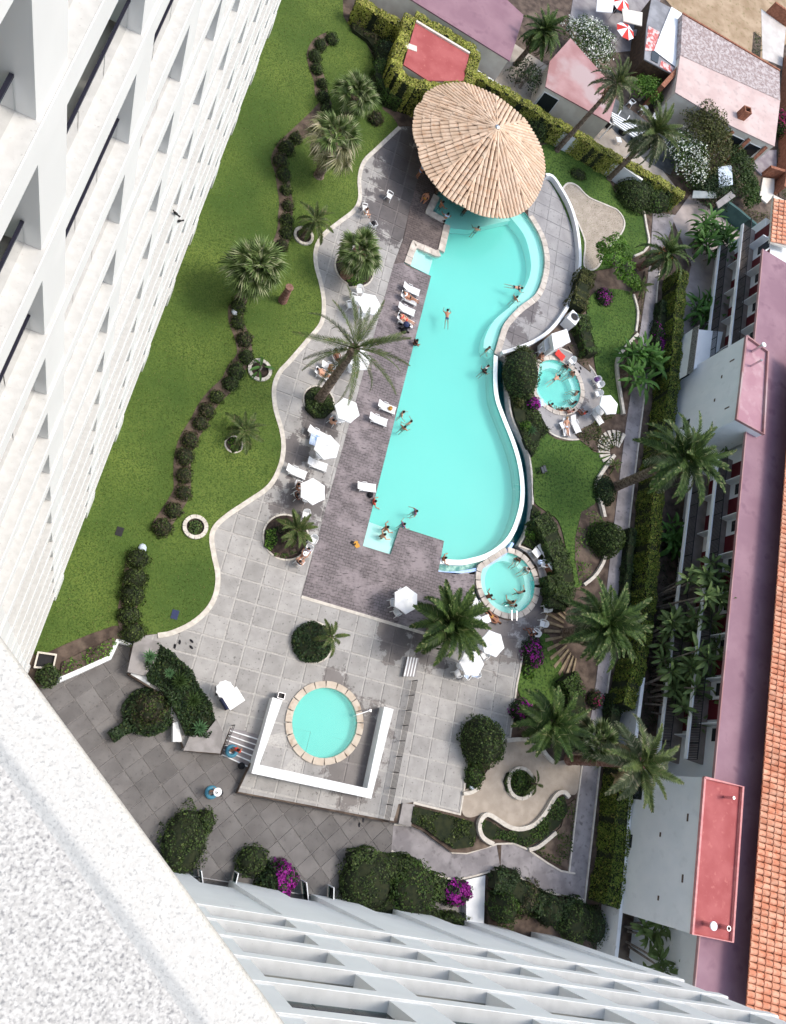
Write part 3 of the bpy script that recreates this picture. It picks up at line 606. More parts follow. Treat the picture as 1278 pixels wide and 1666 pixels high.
g = B(); g.prism(ats([(1094, 356), (1123, 316), (1140, 330), (1159, 343), (1214, 385), (1230, 400), (1180, 520), (1110, 600), (1090, 560), (1125, 430)]), -.2, .002); struct('driveway', g, mat('driveway concrete', (.3, .26, .25), (.42, .36, .34), .6, .85)); 
g = B(); g.prism(ats([(1030, -60), (1075, -10), (1105, 25), (1240, 110), (1290, 60), (1290, -80)]), -.2, .0); struct('yard', g, M_yard)
g = B(); g.prism(ats([(1238, 15), (1278, 45), (1272, 108), (1240, 95)]), -.2, .02); struct('yard_pavement', g, mat('pale concrete', (.5, .46, .43), (.6, .56, .53), .7, .85))
g = B(); g.prism(ats([(935, -20), (1080, -20), (1050, 80), (960, 90), (925, 40)]), -.2, .01); struct('cafe_terrace', g, mat('cafe paving', (.2, .18, .19), (.3, .28, .28), .8, .85))
g = B(); g.prism(ats([(560, -60), (600, 20), (770, 112), (960, 225), (1110, 318), (1000, 180), (850, 80), (640, -60)]), -.2, .01); struct('service_yard', g, mat('service yard concrete', (.3, .26, .22), (.42, .37, .32), .7, .85))
def kerbwall(name, pts, w, z1, lab, closed=False, m=None, z0=-.15, k=4):
    return tag(obj(name, B().ribbon(catmull(ats(pts), k, closed), w, z0, z1, closed), m or M_kerb), lab, 'low wall')
kerbwall('garden_edge_wall', [(822, 1205), (840, 1203), (858, 1204), (875, 1213), (888, 1230), (898, 1240)], .28, .25, 'pale low wall at the north side of the sand garden')
kerbwall('garden_edge_wall', [(800, 1373), (783, 1362), (777, 1345), (782, 1330), (792, 1325), (808, 1334), (826, 1345), (845, 1348), (866, 1341), (884, 1322), (897, 1300), (906, 1290), (916, 1289), (923, 1297)], .3, .3, 'pale serpentine low wall curling along the south of the sand garden')
kerbwall('garden_edge_wall', [(858, 1382), (872, 1378), (888, 1366), (902, 1354)], .26, .25, 'short pale low wall with a chipped top inside the southern planting')
kerbwall('garden_edge_wall', [(752, 1291), (764, 1289), (775, 1283)], .26, .25, 'stub of pale low wall below the clipped tree')
kerbwall('garden_edge_wall', [(997, 742), (980, 765), (970, 782), (969, 797), (976, 820), (981, 842)], .3, .3, 'pale curved low wall beside the round bush under the leaning palm')
kerbwall('garden_edge_wall', [(1035, 545), (1018, 563), (1003, 585), (1002, 610), (1008, 650), (1012, 675)], .28, .3, 'pale curved low wall between the east lawn and the banana clump')
kerbwall('garden_edge_wall', [(948, 952), (965, 938), (978, 918), (982, 905)], .26, .25, 'short pale low wall beside the path below the topiary ball')
kerbwall('garden_edge_wall', [(1046, 345), (1050, 370), (1054, 395), (1046, 410), (1030, 418)], .22, .2, 'thin pale edging wall at the corner of the north lawn')
kerbwall('garden_edge_wall', [(1029, 480), (1036, 508), (1033, 540)], .22, .2, 'thin pale edging wall beside the yucca east of the lawn')
# round stone planters on the lawn
def ring(c, r, w, z1, lab, cat='planter', m=None, name='ring_planter', soil=True):
    t = thing(name, lab, cat, (c.x, c.y, 0)); k = 12
    for i in range(k):
        a0 = 2 * PI * i / k + .012; a1 = 2 * PI * (i + 1) / k - .012
        g = B(); g.ribbon([(math.cos(a0 + (a1 - a0) * j / 3) * r, math.sin(a0 + (a1 - a0) * j / 3) * r) for j in range(4)], w, -.1, z1 + random.uniform(-.006, .006)); obj('kerb_stone', g, m or M_kerb, t)
    if soil: obj('soil_bed', B().lathe([(.01, .06), (r - w / 2, .05)], 20), M_mulch, t)
    return t
ring(at(493, 385), .72, .22, .2, 'pale stone ring round a small feather palm on the lawn')
ring(at(422, 603), .78, .24, .2, 'pale stone ring round a sprawling banana plant at the lawn edge')
ring(at(317, 858), .72, .26, .22, 'pale stone ring filled with blue green succulents near the terrace kerb')
ring(at(844.5, 1274), 1.05, .24, .32, 'raised round planter in the middle of the sand garden')
for c, r, lab in ((at(576, 437), 1.65, 'flush round bed of the fan palm standing in the terrace'), (at(518, 652), 1.2, 'flush round bed under the tall leaning date palm'),
                  (at(465, 874), 1.65, 'flush round bed with dark earth and a stubby palm'), (at(510, 1045), 1.4, 'flush round bed filled by a clipped dark bush'), (at(380, 723), .62, 'tiny round bed cut in the lawn for a young palm')):
    ring(c, r, .12, .05, lab, 'planting bed')
# concrete planter between the terrace and the lower plaza
M_capst = mat('grey concrete cap', (.22, .205, .2), (.3, .28, .275), 1.5, .85, .2, 15)
t = thing('planter_wall', 'large concrete planter wall between the terrace and the lower plaza', 'planter', at(270, 1120))
for nm, pts, z0, z1, m in (('cap_slab', [(220, 1033), (262, 1045), (252, 1075), (236, 1100), (207, 1093)], -.7, .42, M_capst), ('cap_slab', [(309, 1196), (330, 1198), (352, 1170), (362, 1190), (358, 1226), (298, 1221)], -.7, .42, M_capst),
                           ('retaining_wall', [(212, 1097), (217, 1092), (247, 1105), (243, 1115)], -.7, .1, M_gard), ('retaining_wall', [(281, 1176), (289, 1174), (295, 1202), (295, 1207), (281, 1207)], -.7, .1, M_gard)):
    obj(nm, B().prism([p - at(270, 1120) for p in ats(pts, z1)], z0, z1), m, t)
tag(obj('plaza_wall', B().ribbon(ats([(90, 1109), (125, 1094), (178, 1070), (191, 1043), (214, 1047)], -.1), .28, -.7, .1), M_white), 'white kinked low wall between the lawn shrubs and the lower plaza', 'wall')
t = thing('pump_pit', 'open dark pump pit in a white frame under the facade', 'pit', at(75, 1076))
c0 = at(75, 1076); q = [p - c0 for p in ats([(62, 1062), (91, 1066), (86, 1088), (56, 1086)])]
obj('frame', B().ribbon(q, .14, -.2, .3, True), M_cream, t); obj('pit_cover', B().prism(q, -.2, .1), M_iron, t)
# stairs from the plaza
t = thing('garden_stairs', 'broad stairs with six white nosings climbing from the lower plaza', 'stairs', (0, 0, 0))
a0, b0, a1, b1 = at(376, 1182), at(428, 1197), at(359, 1228, LOWZ), at(406, 1250, LOWZ)
for i in range(6):
    z = LOWZ + .1 * (i + .8); f0, f1 = i / 6, (i + 1) / 6
    p = [a1.lerp(a0, f0), b1.lerp(b0, f0), b1.lerp(b0, f1), a1.lerp(a0, f1)]
    obj('step', B().prism(p, -.7, z), M_path, t); obj('nosing', B().prism([p[0], p[1], p[1].lerp(p[2], .24), p[0].lerp(p[3], .24)], z + .002, z + .012), M_white, t)
def railing(lab, pts, zs, h=.95, step=1.2, rails=(.95, .75, .55, .35, .15), m=None, cat='railing', r=.02):
    t = thing('iron_railing', lab, cat, (pts[0].x, pts[0].y, zs[0])); o = Vector((pts[0].x, pts[0].y, zs[0])); P = [Vector((p.x, p.y, z)) - o for p, z in zip(pts, zs)]
    for a, b in zip(P, P[1:]):
        n = max(1, round((b - a).length / step))
        for i in range(n + 1):
            q = a.lerp(b, i / n); obj('post', B().bar(q, q + Vector((0, 0, h)), .05), m or M_iron, t)
        for k in rails: obj('rail', B().bar(a + Vector((0, 0, k)), b + Vector((0, 0, k)), r * 1.6), m or M_iron, t)
    return t
railing('black iron handrail on the left of the stairs to the plaza', [at(377, 1180), at(358, 1227, LOWZ)], [0, LOWZ], step=.6, rails=(.95, .5))
railing('long black iron railing with five rails beside the paddling pool terrace', [at(670, 1108), at(624, 1335)], [0, 0], step=1.08)
railing('low black railing along the terrace edge above the lower plaza', [at(388, 1291), at(620, 1336)], [-.3, -.3], h=.3, rails=(.3, .14), step=2.2)
g = thing('terrace_steps', 'four white edged steps at the head of the long railing', 'steps', at(668, 1085))
o = at(668, 1085); a, b, c_, d_ = [p - o for p in ats([(660, 1069), (681, 1071), (675, 1101), (653, 1101)])]
for i in range(4):
    f = i / 4; p = [a.lerp(b, f), a.lerp(b, f + .24), d_.lerp(c_, f + .24), d_.lerp(c_, f)]
    obj('step', B().prism(p, -.2, .1 + .08 * (3 - i)), M_path, g); obj('nosing', B().prism([p[0], p[0].lerp(p[1], .45), p[3].lerp(p[2], .45), p[3]], .1 + .08 * (3 - i), .115 + .08 * (3 - i)), M_white, g)
g = thing('terrace_steps', 'two white edged steps beside the grey block at the terrace corner', 'steps', at(640, 1318)); o = at(640, 1318)
for i, q in enumerate(([(630, 1306), (655, 1310), (653, 1318), (628, 1314)], [(628, 1314), (653, 1318), (651, 1328), (626, 1322)])):
    p = [v - o for v in ats(q, -.1)]; obj('step', B().prism(p, -.6, -.1 - .15 * i), M_path, g); obj('nosing', B().prism([p[3], p[2], p[2].lerp(p[1], .2), p[3].lerp(p[0], .2)], -.1 - .15 * i, -.085 - .15 * i), M_white, g)
tag(obj('concrete_block', B().prism(ats([(655, 1306), (674, 1309), (668, 1345), (648, 1340)], .1), -.7, .12), M_capst), 'grey concrete block beside the two steps at the terrace corner', 'block')
# white wall round the paddling pool
t = thing('pool_wall', 'white U shaped wall with thick cap round the paddling pool', 'wall', (0, 0, 0))
P = ats([(451, 1137), (415, 1251), (600, 1291), (632, 1152)], .95)
obj('wall', B().ribbon(P, .62, -.6, .95), M_white, t); obj('cap', B().ribbon(P, .7, .955, 1.0), M_white, t)
t = thing('waste_bin', 'small open topped black bin at the wall end by the stairs', 'bin', at(452, 1133)); obj('box', B().ribbon([(-.22, -.18), (.22, -.18), (.22, .18), (-.22, .18)], .04, 0, .9, True), M_steel, t, rz=GA); obj('liner', B().box(-.2, .2, -.16, .16, .3, .7), M_iron, t, rz=GA)
# ---------------------------------------------------------------- hotel
e1 = Vector((math.cos(R(77.2)), math.sin(R(77.2)), 0)); n1 = Vector((e1.y, -e1.x, 0))
e2 = Vector((.9784, -.2070, 0)); n2 = Vector((.2070, .9784, 0))
hotel = thing('hotel', 'white high rise hotel with stacked balconies and square piers wrapping the garden', 'hotel', (0, 0, 0))
def wing(e, n, n0, s_first, bay, s_lo, s_hi, ztop0, fl, nfl, near_fl, pw, send, gm=.3, MP=None, ML=None):
    T = lambda s, m, z: Vector((0, 0, z)) + e * s + n * (n0 + m)
    bx = lambda g, s0, s1, m0, m1, z0, z1: g.box(s0, s1, m0, m1, z0, z1, T)
    zs = [ztop0 - fl * j for j in range(nfl)]
    ks = [k for k in range(-3, 20) if s_lo < s_first + k * bay < s_hi]
    g = B(); bx(g, s_lo, send - 1.6, -6, -2.2, 0 if n0 > -4 else -.6, zs[0] + 4); obj('wall', g, M_soff, hotel)
    for j, z in enumerate(zs):
        g = B(); bx(g, s_lo, send, -gm - .02, .06, z - .64, z); obj('balcony_beam', g, ML, hotel)
        g = B(); bx(g, s_lo, send, .06, .08, z - .66, z - .04); obj('beam_face', g, MP, hotel)
        g = B(); bx(g, s_lo, send, -2.2, -gm - .022, z - .55, z - .3); obj('balcony_slab', g, M_soff, hotel)
        near = j < near_fl
        for k in ks:
            s = s_first + k * bay
            g = B(); bx(g, s, s + pw, -2.2, 0, z + .001, z + fl - .64); obj('pier', g, MP, hotel)
            s2 = min(s + bay, send)
            if s + pw + .3 > s2: continue
            if near:
                L = s2 - s - pw; m_ = 3
                for q in range(m_):
                    g = B(); bx(g, s + pw + L * q / m_ + .02, s + pw + L * (q + 1) / m_ - .02, -gm, -gm + .015, z + .002, z + .66); obj('glass_pane', g, M_glass, hotel)
                g = B(); bx(g, s + pw + .02, s2 - .02, -gm - .02, -gm + .04, z + .66, z + .71); obj('handrail', g, M_rail, hotel)
                g = B(); bx(g, s + pw + .2, s2 - .2, -2.2, -2.17, z - .25, z + 1.95); obj('balcony_door', g, M_dark, hotel)
    return T, bx, zs, ks
T1w, bx1, zs1, ks1 = wing(e1, n1, -3.1, 7.96, 5.58, 1.2, 78, 52 - 10.23 + 3.28 * 2, 3.28, 15, 9, 1.25, 78, .3, M_pier, M_ledge)
g = B(); bx1(g, 1.2, 78, -.5, -.05, -.1, zs1[-1] - .9); obj('plinth', g, M_plinth, hotel)
for k in ks1:                                                    # pigeons need a ledge, the base its pilaster feet
    s = 7.96 + k * 5.58; g = B(); bx1(g, s - .1, s + 1.35, -.05, .1, -.1, zs1[-1] - .9); obj('pilaster_foot', g, M_pier, hotel)
T2w, bx2, zs2, ks2 = wing(e2, n2, -5.6, 12.1, 5.42, 1.5, 35.4, 12.95 + 3.2 * 11, 3.2, 12, 8, 1.5, 35.6, .37, M_pier_lift, M_ledge_lift)
zb = 12.95 - .66
def batter(name, s0, s1, m_top, m_foot, z0, z1, m=None, arch=0):
    """a wall leaning in towards its foot, its head cut to a flat arch when arch > 0"""
    n = 12 if arch else 1; vs = []; fs = []
    for i in range(n + 1):
        u = i / n; s = s0 + (s1 - s0) * u; zt = z1 + (arch * math.sqrt(max(0, 1 - (1 - u) ** 2)) if arch else 0); f = (zt - z0) / (z1 + arch - z0); mt_ = m_foot + (m_top - m_foot) * f
        vs += [T2w(s, m_foot, z0), T2w(s, mt_, zt), T2w(s, mt_ - .5, zt), T2w(s, m_foot - .5, z0)]
    for i in range(n): a, b = i * 4, i * 4 + 4; fs += [(a, b, b + 1, a + 1), (a + 1, b + 1, b + 2, a + 2), (b + 3, a + 3, a + 2, b + 2)]
    fs += [(0, 1, 2, 3), (n * 4 + 3, n * 4 + 2, n * 4 + 1, n * 4)]
    g = B(); g.add(vs, fs); return obj(name, g, m or M_pier_lift, hotel)
for k in ks2:
    s = 12.1 + k * 5.42
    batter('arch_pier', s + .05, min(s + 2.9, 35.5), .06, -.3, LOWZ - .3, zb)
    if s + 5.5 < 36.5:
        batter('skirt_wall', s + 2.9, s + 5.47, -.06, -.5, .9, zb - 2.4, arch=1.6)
        g = B(); bx2(g, s + 2.9, s + 5.47, -1.6, -1.55, LOWZ, 3); obj('lobby_glass', g, M_dark, hotel)
        g = B(); bx2(g, s + 2.9, s + 5.47, -1.55, -.52, 2.4, 2.498); obj('door_canopy', g, M_gard, hotel)
        g = B(); bx2(g, s + 2.9, s + 5.47, -.42, -.36, LOWZ, LOWZ + .1); obj('door_rail', g, M_steel, hotel)
# corner parapet under the viewer
pa, pb = at(0, 1035, 51.1), at(463, 1666, 51.1); pd = (pb - pa).normalized(); pin = Vector((pd.y, -pd.x, 0))
if pin.dot(at(0, 1600, 51.1) - pa) < 0: pin = -pin
M_speck = mat('speckled granite', (.44, .415, .38), (.57, .54, .495), 230, .9, .7, 300, c3=(.24, .23, .22), s3=280, lo3=.5, hi3=.72, detail=2, lo=.38, hi=.6)
M_rough = mat('roughcast coping', (.5, .475, .435), (.56, .535, .49), 230, .9, 1, 330, c3=(.38, .365, .34), s3=320, lo3=.55, hi3=.7, detail=2)
prof = [(.02, 40.), (.02, 51.05), (0, 51.092), (.004, 51.099), (.012, 51.101), (.045, 51.103), (.052, 51.105), (.058, 51.104), (.063, 51.1), (.07, 51.0985)]
g = B(); s0, s1 = -3.6, 6.2
ss = [s0 + (s1 - s0) * i / 40 for i in range(41)]; vs = []
for s in ss:
    for k, (t, z) in enumerate(prof): vs.append(pa + pd * s + pin * t + Vector((0, 0, z - 51.1)))
m = len(prof); g.add(vs, [(i * m + k, (i + 1) * m + k, (i + 1) * m + k + 1, i * m + k + 1) for i in range(len(ss) - 1) for k in range(m - 1)]); o_ = obj('parapet_coping', g, M_rough, hotel, smooth=True)
g = B(); q0, q1 = pa + pd * s0 + pin * .066, pa + pd * s1 + pin * .066; g.prism([q0, q1, q1 + pin * 1.6, q0 + pin * 1.6], 50.9, 51.099); obj('parapet_top', g, M_speck, hotel)
tw0, tw1 = pa + pd * s0 + pin * .3, pa + pd * s1 + pin * .3
g = B(); g.prism([tw0, tw1, tw1 + pin * 1.4, tw0 + pin * 1.4], LOWZ - .5, 50.85); obj('corner_tower', g, M_pier, hotel)

# ---------------------------------------------------------------- villa on the east side
A_, Bq = at(1241, 405, 8.2), at(1130, 1610, 8.2); ev = (Bq - A_); ev.z = 0; VL = ev.length; ev.normalize(); nv = Vector((ev.y, -ev.x, 0))
if nv.x > 0: nv = -nv
villa = thing('villa', 'long villa with pink flat roof, clay tiles and black iron balconies', 'villa', (A_.x, A_.y, 0))
Tv = lambda s, m, z: ev * s + nv * m + Vector((0, 0, z))
def vb(name, s0, s1, m0, m1, z0, z1, m, parent=villa): return obj(name, B().box(s0, s1, m0, m1, z0, z1, Tv), m, parent)
LV = VL + 6
vb('wall', .2, LV, -12, -1.5, -.2, 8.0, M_villa); vb('end_wall', -6, .2, -6, -1.5, -.2, 6.6, M_villa); vb('flat_roof', 0, LV, -5.2, 0, 8.0, 8.2, M_purple); vb('roof_edge', 0, LV, -.06, .04, 8.0, 8.22, M_rose)
vb('upper_wall', .2, LV, -12, -5.2, 8.0, 9.6, mat('violet wall', (.2, .11, .16), (.26, .15, .21), .6, .8))
zf = {0: 5.4, 1: 2.9}
for k, z in zf.items():
    off = 0.0 if k == 0 else .35
    for (s0, s1) in ((-5.2, 11.2), (20.6, 46.2)):
        if k: s0 += .8
        vb('balcony_slab', s0, s1, -1.5, off, z - .22, z, M_taupe); vb('slab_edge', s0, s1, off, off + .1, z - .25, z + .06, M_white)
        r = vb('balcony_railing', s0, s1, off - .06, off - .01, z + .95, z + 1.0, M_iron)
        n = int((s1 - s0) / 1.15)
        for i in range(n + 1): vb('railing_post', s0 + (s1 - s0) * i / n - .02, s0 + (s1 - s0) * i / n + .02, off - .055, off - .015, z, z + .95, M_iron, r)
        b = B(); n = int((s1 - s0) / .12)
        for i in range(n): b.box(s0 + .12 * i, s0 + .12 * i + .045, off - .05, off - .03, z + .06, z + .95, Tv)
        tag(obj('railing_bars', b, M_iron, villa), kind='stuff')
        n = int((s1 - s0) / 3.4)
        for i in range(n):
            a = s0 + .4 + i * 3.4; vb('balcony_door', a, a + 1.5, -1.5, -1.46, z, z + 2.1, M_maroon); vb('balcony_divider', a + 1.92, a + 2.0, -1.5, -.75, z, z + 1.9, M_villa)
            vb('window', a + 2.15, a + 3.1, -1.5, -1.46, z + .6, z + 2.0, M_dark)
# two white stair blocks
def block(nm, tl, bl, tr_, br, z, roofm, label_skip=None):
    q = [at(*p, z) for p in (tl, bl, br, tr_)]; o = Vector((A_.x, A_.y, 0)); q = [v - o for v in q]
    w_ = obj(nm, B().prism(q, -.2, z - .25), M_villa, villa); r_ = obj('block_roof', B().prism(q, z - .25, z - .2), roofm, villa)
    obj('roof_parapet', B().ribbon(q + [q[0]], .16, z - .2, z + .02), M_rose if roofm is not M_red else mat('salmon parapet', (.55, .22, .22), (.62, .3, .28), 3, .8), villa)
    return q
q1 = block('stair_block', (1215, 546), (1199, 682), (1250, 572), (1243, 706), 9.0, M_pink)
q2 = block('stair_block', (1147, 1265), (1127, 1520), (1209, 1280), (1192, 1533), 9.0, M_red)
def on_face(q, u, z, w, h, name, m):
    a, b = q[0], q[1]; d = (b - a); L = d.length; d = d.normalized(); nn = Vector((d.y, -d.x, 0)); nn = nn if nn.x < 0 else -nn
    p = a + d * (u * L); T = lambda x, y, zz: Vector((p.x, p.y, 0)) + d * x + nn * y + Vector((0, 0, zz))
    return obj(name, B().box(-w / 2, w / 2, -.05, .03, z - h / 2, z + h / 2, T), m, villa)
for u, z, w, h in ((.22, 7.6, .12, .5), (.36, 6.6, .3, .14), (.8, 7.7, .12, .5), (.62, 6.1, .3, .14)): on_face(q1, u, z, w, h, 'vent', M_brown)
on_face(q1, .75, 2.9, .9, .8, 'window', M_dark); on_face(q1, .05, 1.5, .5, 1.6, 'window', M_dark)
for u, z, w, h in ((.28, 7.7, .5, .14), (.42, 5.2, .3, .14), (.68, 7.7, .5, .14), (.84, 5.6, .3, .14)): on_face(q2, u, z, w, h, 'vent', M_brown)
on_face(q2, .12, 2.2, 1.4, 1.3, 'window', M_dark); on_face(q2, .5, 1.9, .9, .8, 'window', M_dark)
o = Vector((A_.x, A_.y, 0))
for (px, py, r, h, cap) in ((1148, 1503, .16, .6, 1), (1176, 1508, .16, .5, 0), (1181, 1297, .1, .7, 0), (1226, 570, .13, 1.0, 1), (1224, 594, .09, 1.0, 0)):
    b = at(px, py, 9) - o; c = obj('roof_vent', B().lathe([(r, -.2), (r, h), (r * .7, h), (r * .7, h - .3)], 12, b), M_steel, villa)
    if cap: obj('vent_cap', B().lathe([(.01, h + .16), (r * 1.7, h + .1), (r * 1.7, h + .02)], 12, b), M_white, c)
# lower annexe with its own terrace between block and balconies
a4 = [at(*p, 3.2) - o for p in ((1127, 535), (1117, 610), (1170, 570), (1176, 540))]
obj('annexe', B().prism([a4[0], a4[1], a4[2], a4[3]], -.2, 3.2), M_villa, villa); obj('annexe_rail', B().ribbon([a4[0], a4[1]], .05, 3.2, 4.0), mat('mesh railing', (.04, .035, .035), (.3, .3, .3), 22, .6, lo=.49, hi=.51), villa)
# clay tile roofs
def barrel(len_, r0, r1, n=5, droop=0, thick=.02):
    g = B(); vs = []
    for y, r, z in ((0, r0, 0.03), (len_, r1, 0)):
        for j in range(n + 1):
            a = PI * j / n; vs.append((math.cos(a) * r, y, z + math.sin(a) * r * .8))
    fs = [(j + 1, j, n + 1 + j, n + 2 + j) for j in range(n)]; fs.append(tuple(range(n + 1)))
    return g.add(vs, fs)
eave0, eave1 = at(1287, 640, 9.6), at(1212, 1680, 9.6); et = eave1 - eave0; TL = et.length; et.normalize(); up = Vector((-et.y, et.x, 0)); up = up if up.x > 0 else -up
troof = thing('clay_tile_roof', 'orange clay barrel tile roof stretching along the east edge beside the pink roof', 'tiled roof', (eave0.x, eave0.y, 9.6))
sl_ = .3; SU = Vector((up.x, up.y, sl_)).normalized()
und = B(); und.add([et * -4, et * TL, et * TL + SU * 8, et * -4 + SU * 8], [(0, 1, 2, 3)]); und.add([v - Vector((0, 0, .14)) for v in (et * -4, et * TL, et * TL + SU * 8, et * -4 + SU * 8)], [(3, 2, 1, 0)]); obj('roof_deck', und, M_under, troof)
rowb = .4; tl = .52; tm = barrel(.58, .195, .17).mesh('roof_tile', M_claytile)
zax = SU.cross(et).normalized(); zax = zax if zax.z > 0 else -zax; xax = SU.cross(zax)
rot = Matrix((xax, SU, zax)).transposed().to_euler(); cnt = 0; stf = B(); rest_v = []
rows = int((TL + 4) / rowb)
cells = []
for i in range(rows):
    for j in range(12):
        cells.append((j, i))
cells = [(j, i) for j, i in cells]
for j, i in cells:
    if j > 10 and i > 75: continue
    p = et * (-4 + i * rowb) + SU * (j * tl - .12) + zax * .02
    if j < 5 and 25 < i < 150 and cnt < 300 and (j < 2 or i % 2):
        q = obj('roof_tile', tm, parent=troof, loc=p); e_ = rot.copy(); q.rotation_euler = (e_.x + random.gauss(0, .015), e_.y, e_.z + random.gauss(0, .02)); cnt += 1
    else:
        q = barrel(.58, .195, .17); mtx = Matrix((xax, SU, zax)).transposed(); a_ = random.gauss(0, .02)
        stf.add([p + mtx @ Vector((v[0] + v[1] * a_, v[1], v[2])) for v in q.v], q.f)
tag(obj('small_roof_tiles', stf, M_claytile, troof), kind='stuff')
# small tiled gable at the north end
gq = [at(*p, 7.5) for p in ((1259, 317), (1290, 332), (1290, 404), (1253, 394))]; o2 = gq[3]
sm = thing('tiled_canopy', 'small orange tiled roof corner above the end of the balconies', 'tiled roof', o2); q = [v - o2 for v in gq]; obj('roof_deck', B().prism(q, -.25, -.02), M_cream, sm)
du = (q[2] - q[3]).normalized(); dv = (q[0] - q[3]); Lv = dv.length; dv.normalize()
for i in range(int(Lv / .5)):
    for j in range(4):
        p = q[3] + dv * (.25 + i * .5) + du * (j * .62 - .08); z_ = Vector((0, 0, 1)); t_ = obj('roof_tile', tm, parent=sm, loc=p + Vector((0, 0, j * .06)))
        t_.rotation_euler = (.08, 0, math.atan2(du.y, du.x) - PI / 2 + random.gauss(0, .02))


# ---------------------------------------------------------------- the round bar roof
ctr = at(779, 248, 3.1); AP = at(809, 207, 0); ap = at(809, 207, 6.0)
EAVE = [(705, 147), (752, 137), (805, 158), (853, 197), (880, 247), (881.5, 290), (856, 338), (810, 353), (752, 334), (704, 295), (681, 240), (675.5, 190), (690, 166)]
E3 = [at(x, y, 3.1) for x, y in EAVE]
bar = thing('bar_pavilion', 'round open bar pavilion with a shallow cone roof of pale barrel tiles by the pool', 'pavilion', (ap.x, ap.y, 0)); o3 = Vector((ap.x, ap.y, 0))
apz = 5.9; g = B(); vs = [v - o3 for v in E3] + [Vector((0, 0, apz - .1))]; vs = [Vector((v.x, v.y, v.z - .06)) if i < 13 else v for i, v in enumerate(vs)]
g.add(vs, [(i, 13, (i + 1) % 13) for i in range(13)] + [((i + 1) % 13, 13, i) for i in range(0)]); obj('roof_deck', g, M_under, bar)
nr = 0
for i in range(13):
    a, b = E3[i] - o3, E3[(i + 1) % 13] - o3
    if area([Vector((0, 0, 0)), Vector((a.x, a.y, 0)), Vector((b.x, b.y, 0))]) < 0: a, b = b, a
    ed = b - a; L = ed.length; mid = (a + b) / 2; top = Vector((0, 0, apz)); nrm = (top - a).cross(b - a).normalized(); nrm = nrm if nrm.z > 0 else -nrm
    up_d = nrm.cross(ed.normalized()); up_d = up_d if up_d.z > 0 else -up_d
    full = (top - a).dot(up_d); xpos = (top - a).dot(ed.normalized()); nrow = max(3, round(L / .37)); edn = ed.normalized()
    for k in range(nrow):
        x = L * (k + .5) / nrow; f = x / xpos if x < xpos else (L - x) / max(.01, L - xpos); Lr = full * min(1, f) + .12
        if Lr < .5: Lr = .5
        g = B(); w = L / nrow * .45; s = -.12 - .26 * 4 * (k + .5) / nrow * (1 - (k + .5) / nrow); seg = .78; c_ = 0
        while s < Lr - .05:
            e_ = min(s + seg, Lr); ww = w * random.uniform(.95, 1.03); dx = random.gauss(0, .012); vs = []
            for y, r, z in ((s, ww, .05), (e_, ww * .93, .012)):
                for j in range(6):
                    t_ = PI * j / 5; vs.append(a + edn * (x + dx + math.cos(t_) * r) + up_d * y + nrm * (z + math.sin(t_) * r * .85))
            g.add(vs, [(j + 1, j, 6 + j, 7 + j) for j in range(5)] + [(0, 1, 2, 3, 4, 5)]); s += seg
        obj('tile_row', g, M_conetile, bar); nr += 1
    g = B(); rb = [a + (top - a) * (q / 9) + nrm * .1 for q in range(10)]; g.tube(rb, .1, 6); obj('ridge', g, M_conetile, bar)
obj('finial', B().lathe([(.28, apz), (.2, apz + .2), (.02, apz + .28)], 10), M_steel, bar)
for k in range(8):
    a = 2 * PI * k / 8; c = (ctr - o3) + Vector((math.cos(a) * 3.9, math.sin(a) * 3.9, 0)); obj('post', B().bar(Vector((c.x, c.y, -.5)), Vector((c.x, c.y, 3.15)), .22), M_wood, bar)
cc = ctr - o3; obj('bar_counter', B().ribbon(circle((cc.x, cc.y), 2.9, 24), .6, 0, 1.1, True), M_wood, bar); obj('counter_top', B().ribbon(circle((cc.x, cc.y), 2.9, 24), .75, 1.1, 1.16, True), M_stonec, bar)

# ---------------------------------------------------------------- small flat roofed house in ivy
def house(name, lab, cat, roof, z, wallm, roofm, wins=(), zb=-.2, parts=(), eave=.0):
    o = at(*roof[0], z); o = Vector((o.x, o.y, 0)); t = thing(name, lab, cat, o); q = [v - o for v in ats(roof, z)]
    c = sum(q, Vector()) / len(q); qi = [c + (v - c) * (1 - eave) for v in q]
    obj('wall', B().prism(qi, zb, z - .12), wallm, t); obj('roof', B().prism(q, z - .12, z), roofm, t)
    return t, q, qi
ivy = [(668, 17), (720, 46), (777, 80), (770, 138), (700, 146), (662, 140), (641, 116), (655, 60)]
ih, iq, _ = house('ivy_house', 'flat red roofed pump house walled in by clipped ivy', 'house', [(676, 36), (763, 88), (754, 132), (696, 131), (656, 105)], 3.0, M_cream, M_red)
obj('roof_curb', B().ribbon([iq[0], iq[1]], .22, 3.0, 3.16), M_cream, ih); h0 = at(668, 77, 3) - Vector((at(676, 36, 3).x, at(676, 36, 3).y, 0)); obj('roof_hatch', B().box(h0.x - .55, h0.x + .55, h0.y - .3, h0.y + .3, 3.0, 3.06), M_cream, ih, rz=0)
def wins_on(t, a, b, us, z0, z1, w, m=None, name='window', dz=.04):
    d = (b - a); L = d.length; d = d.normalized(); nn = Vector((d.y, -d.x, 0)); nn = nn if nn.dot(Vector((-.6, -.8, 0))) > 0 else -nn
    for u in us:
        p = a + d * (u * L); T = lambda x, y, z: Vector((p.x, p.y, 0)) + d * x + nn * y + Vector((0, 0, z))
        f = obj(name, B().box(-w / 2, w / 2, -.02, .05, z0, z1, T), M_white, t); obj('pane', B().box(-w / 2 + .07, w / 2 - .07, .05, .07, z0 + .07, z1 - .07, T), m or M_dark, f)
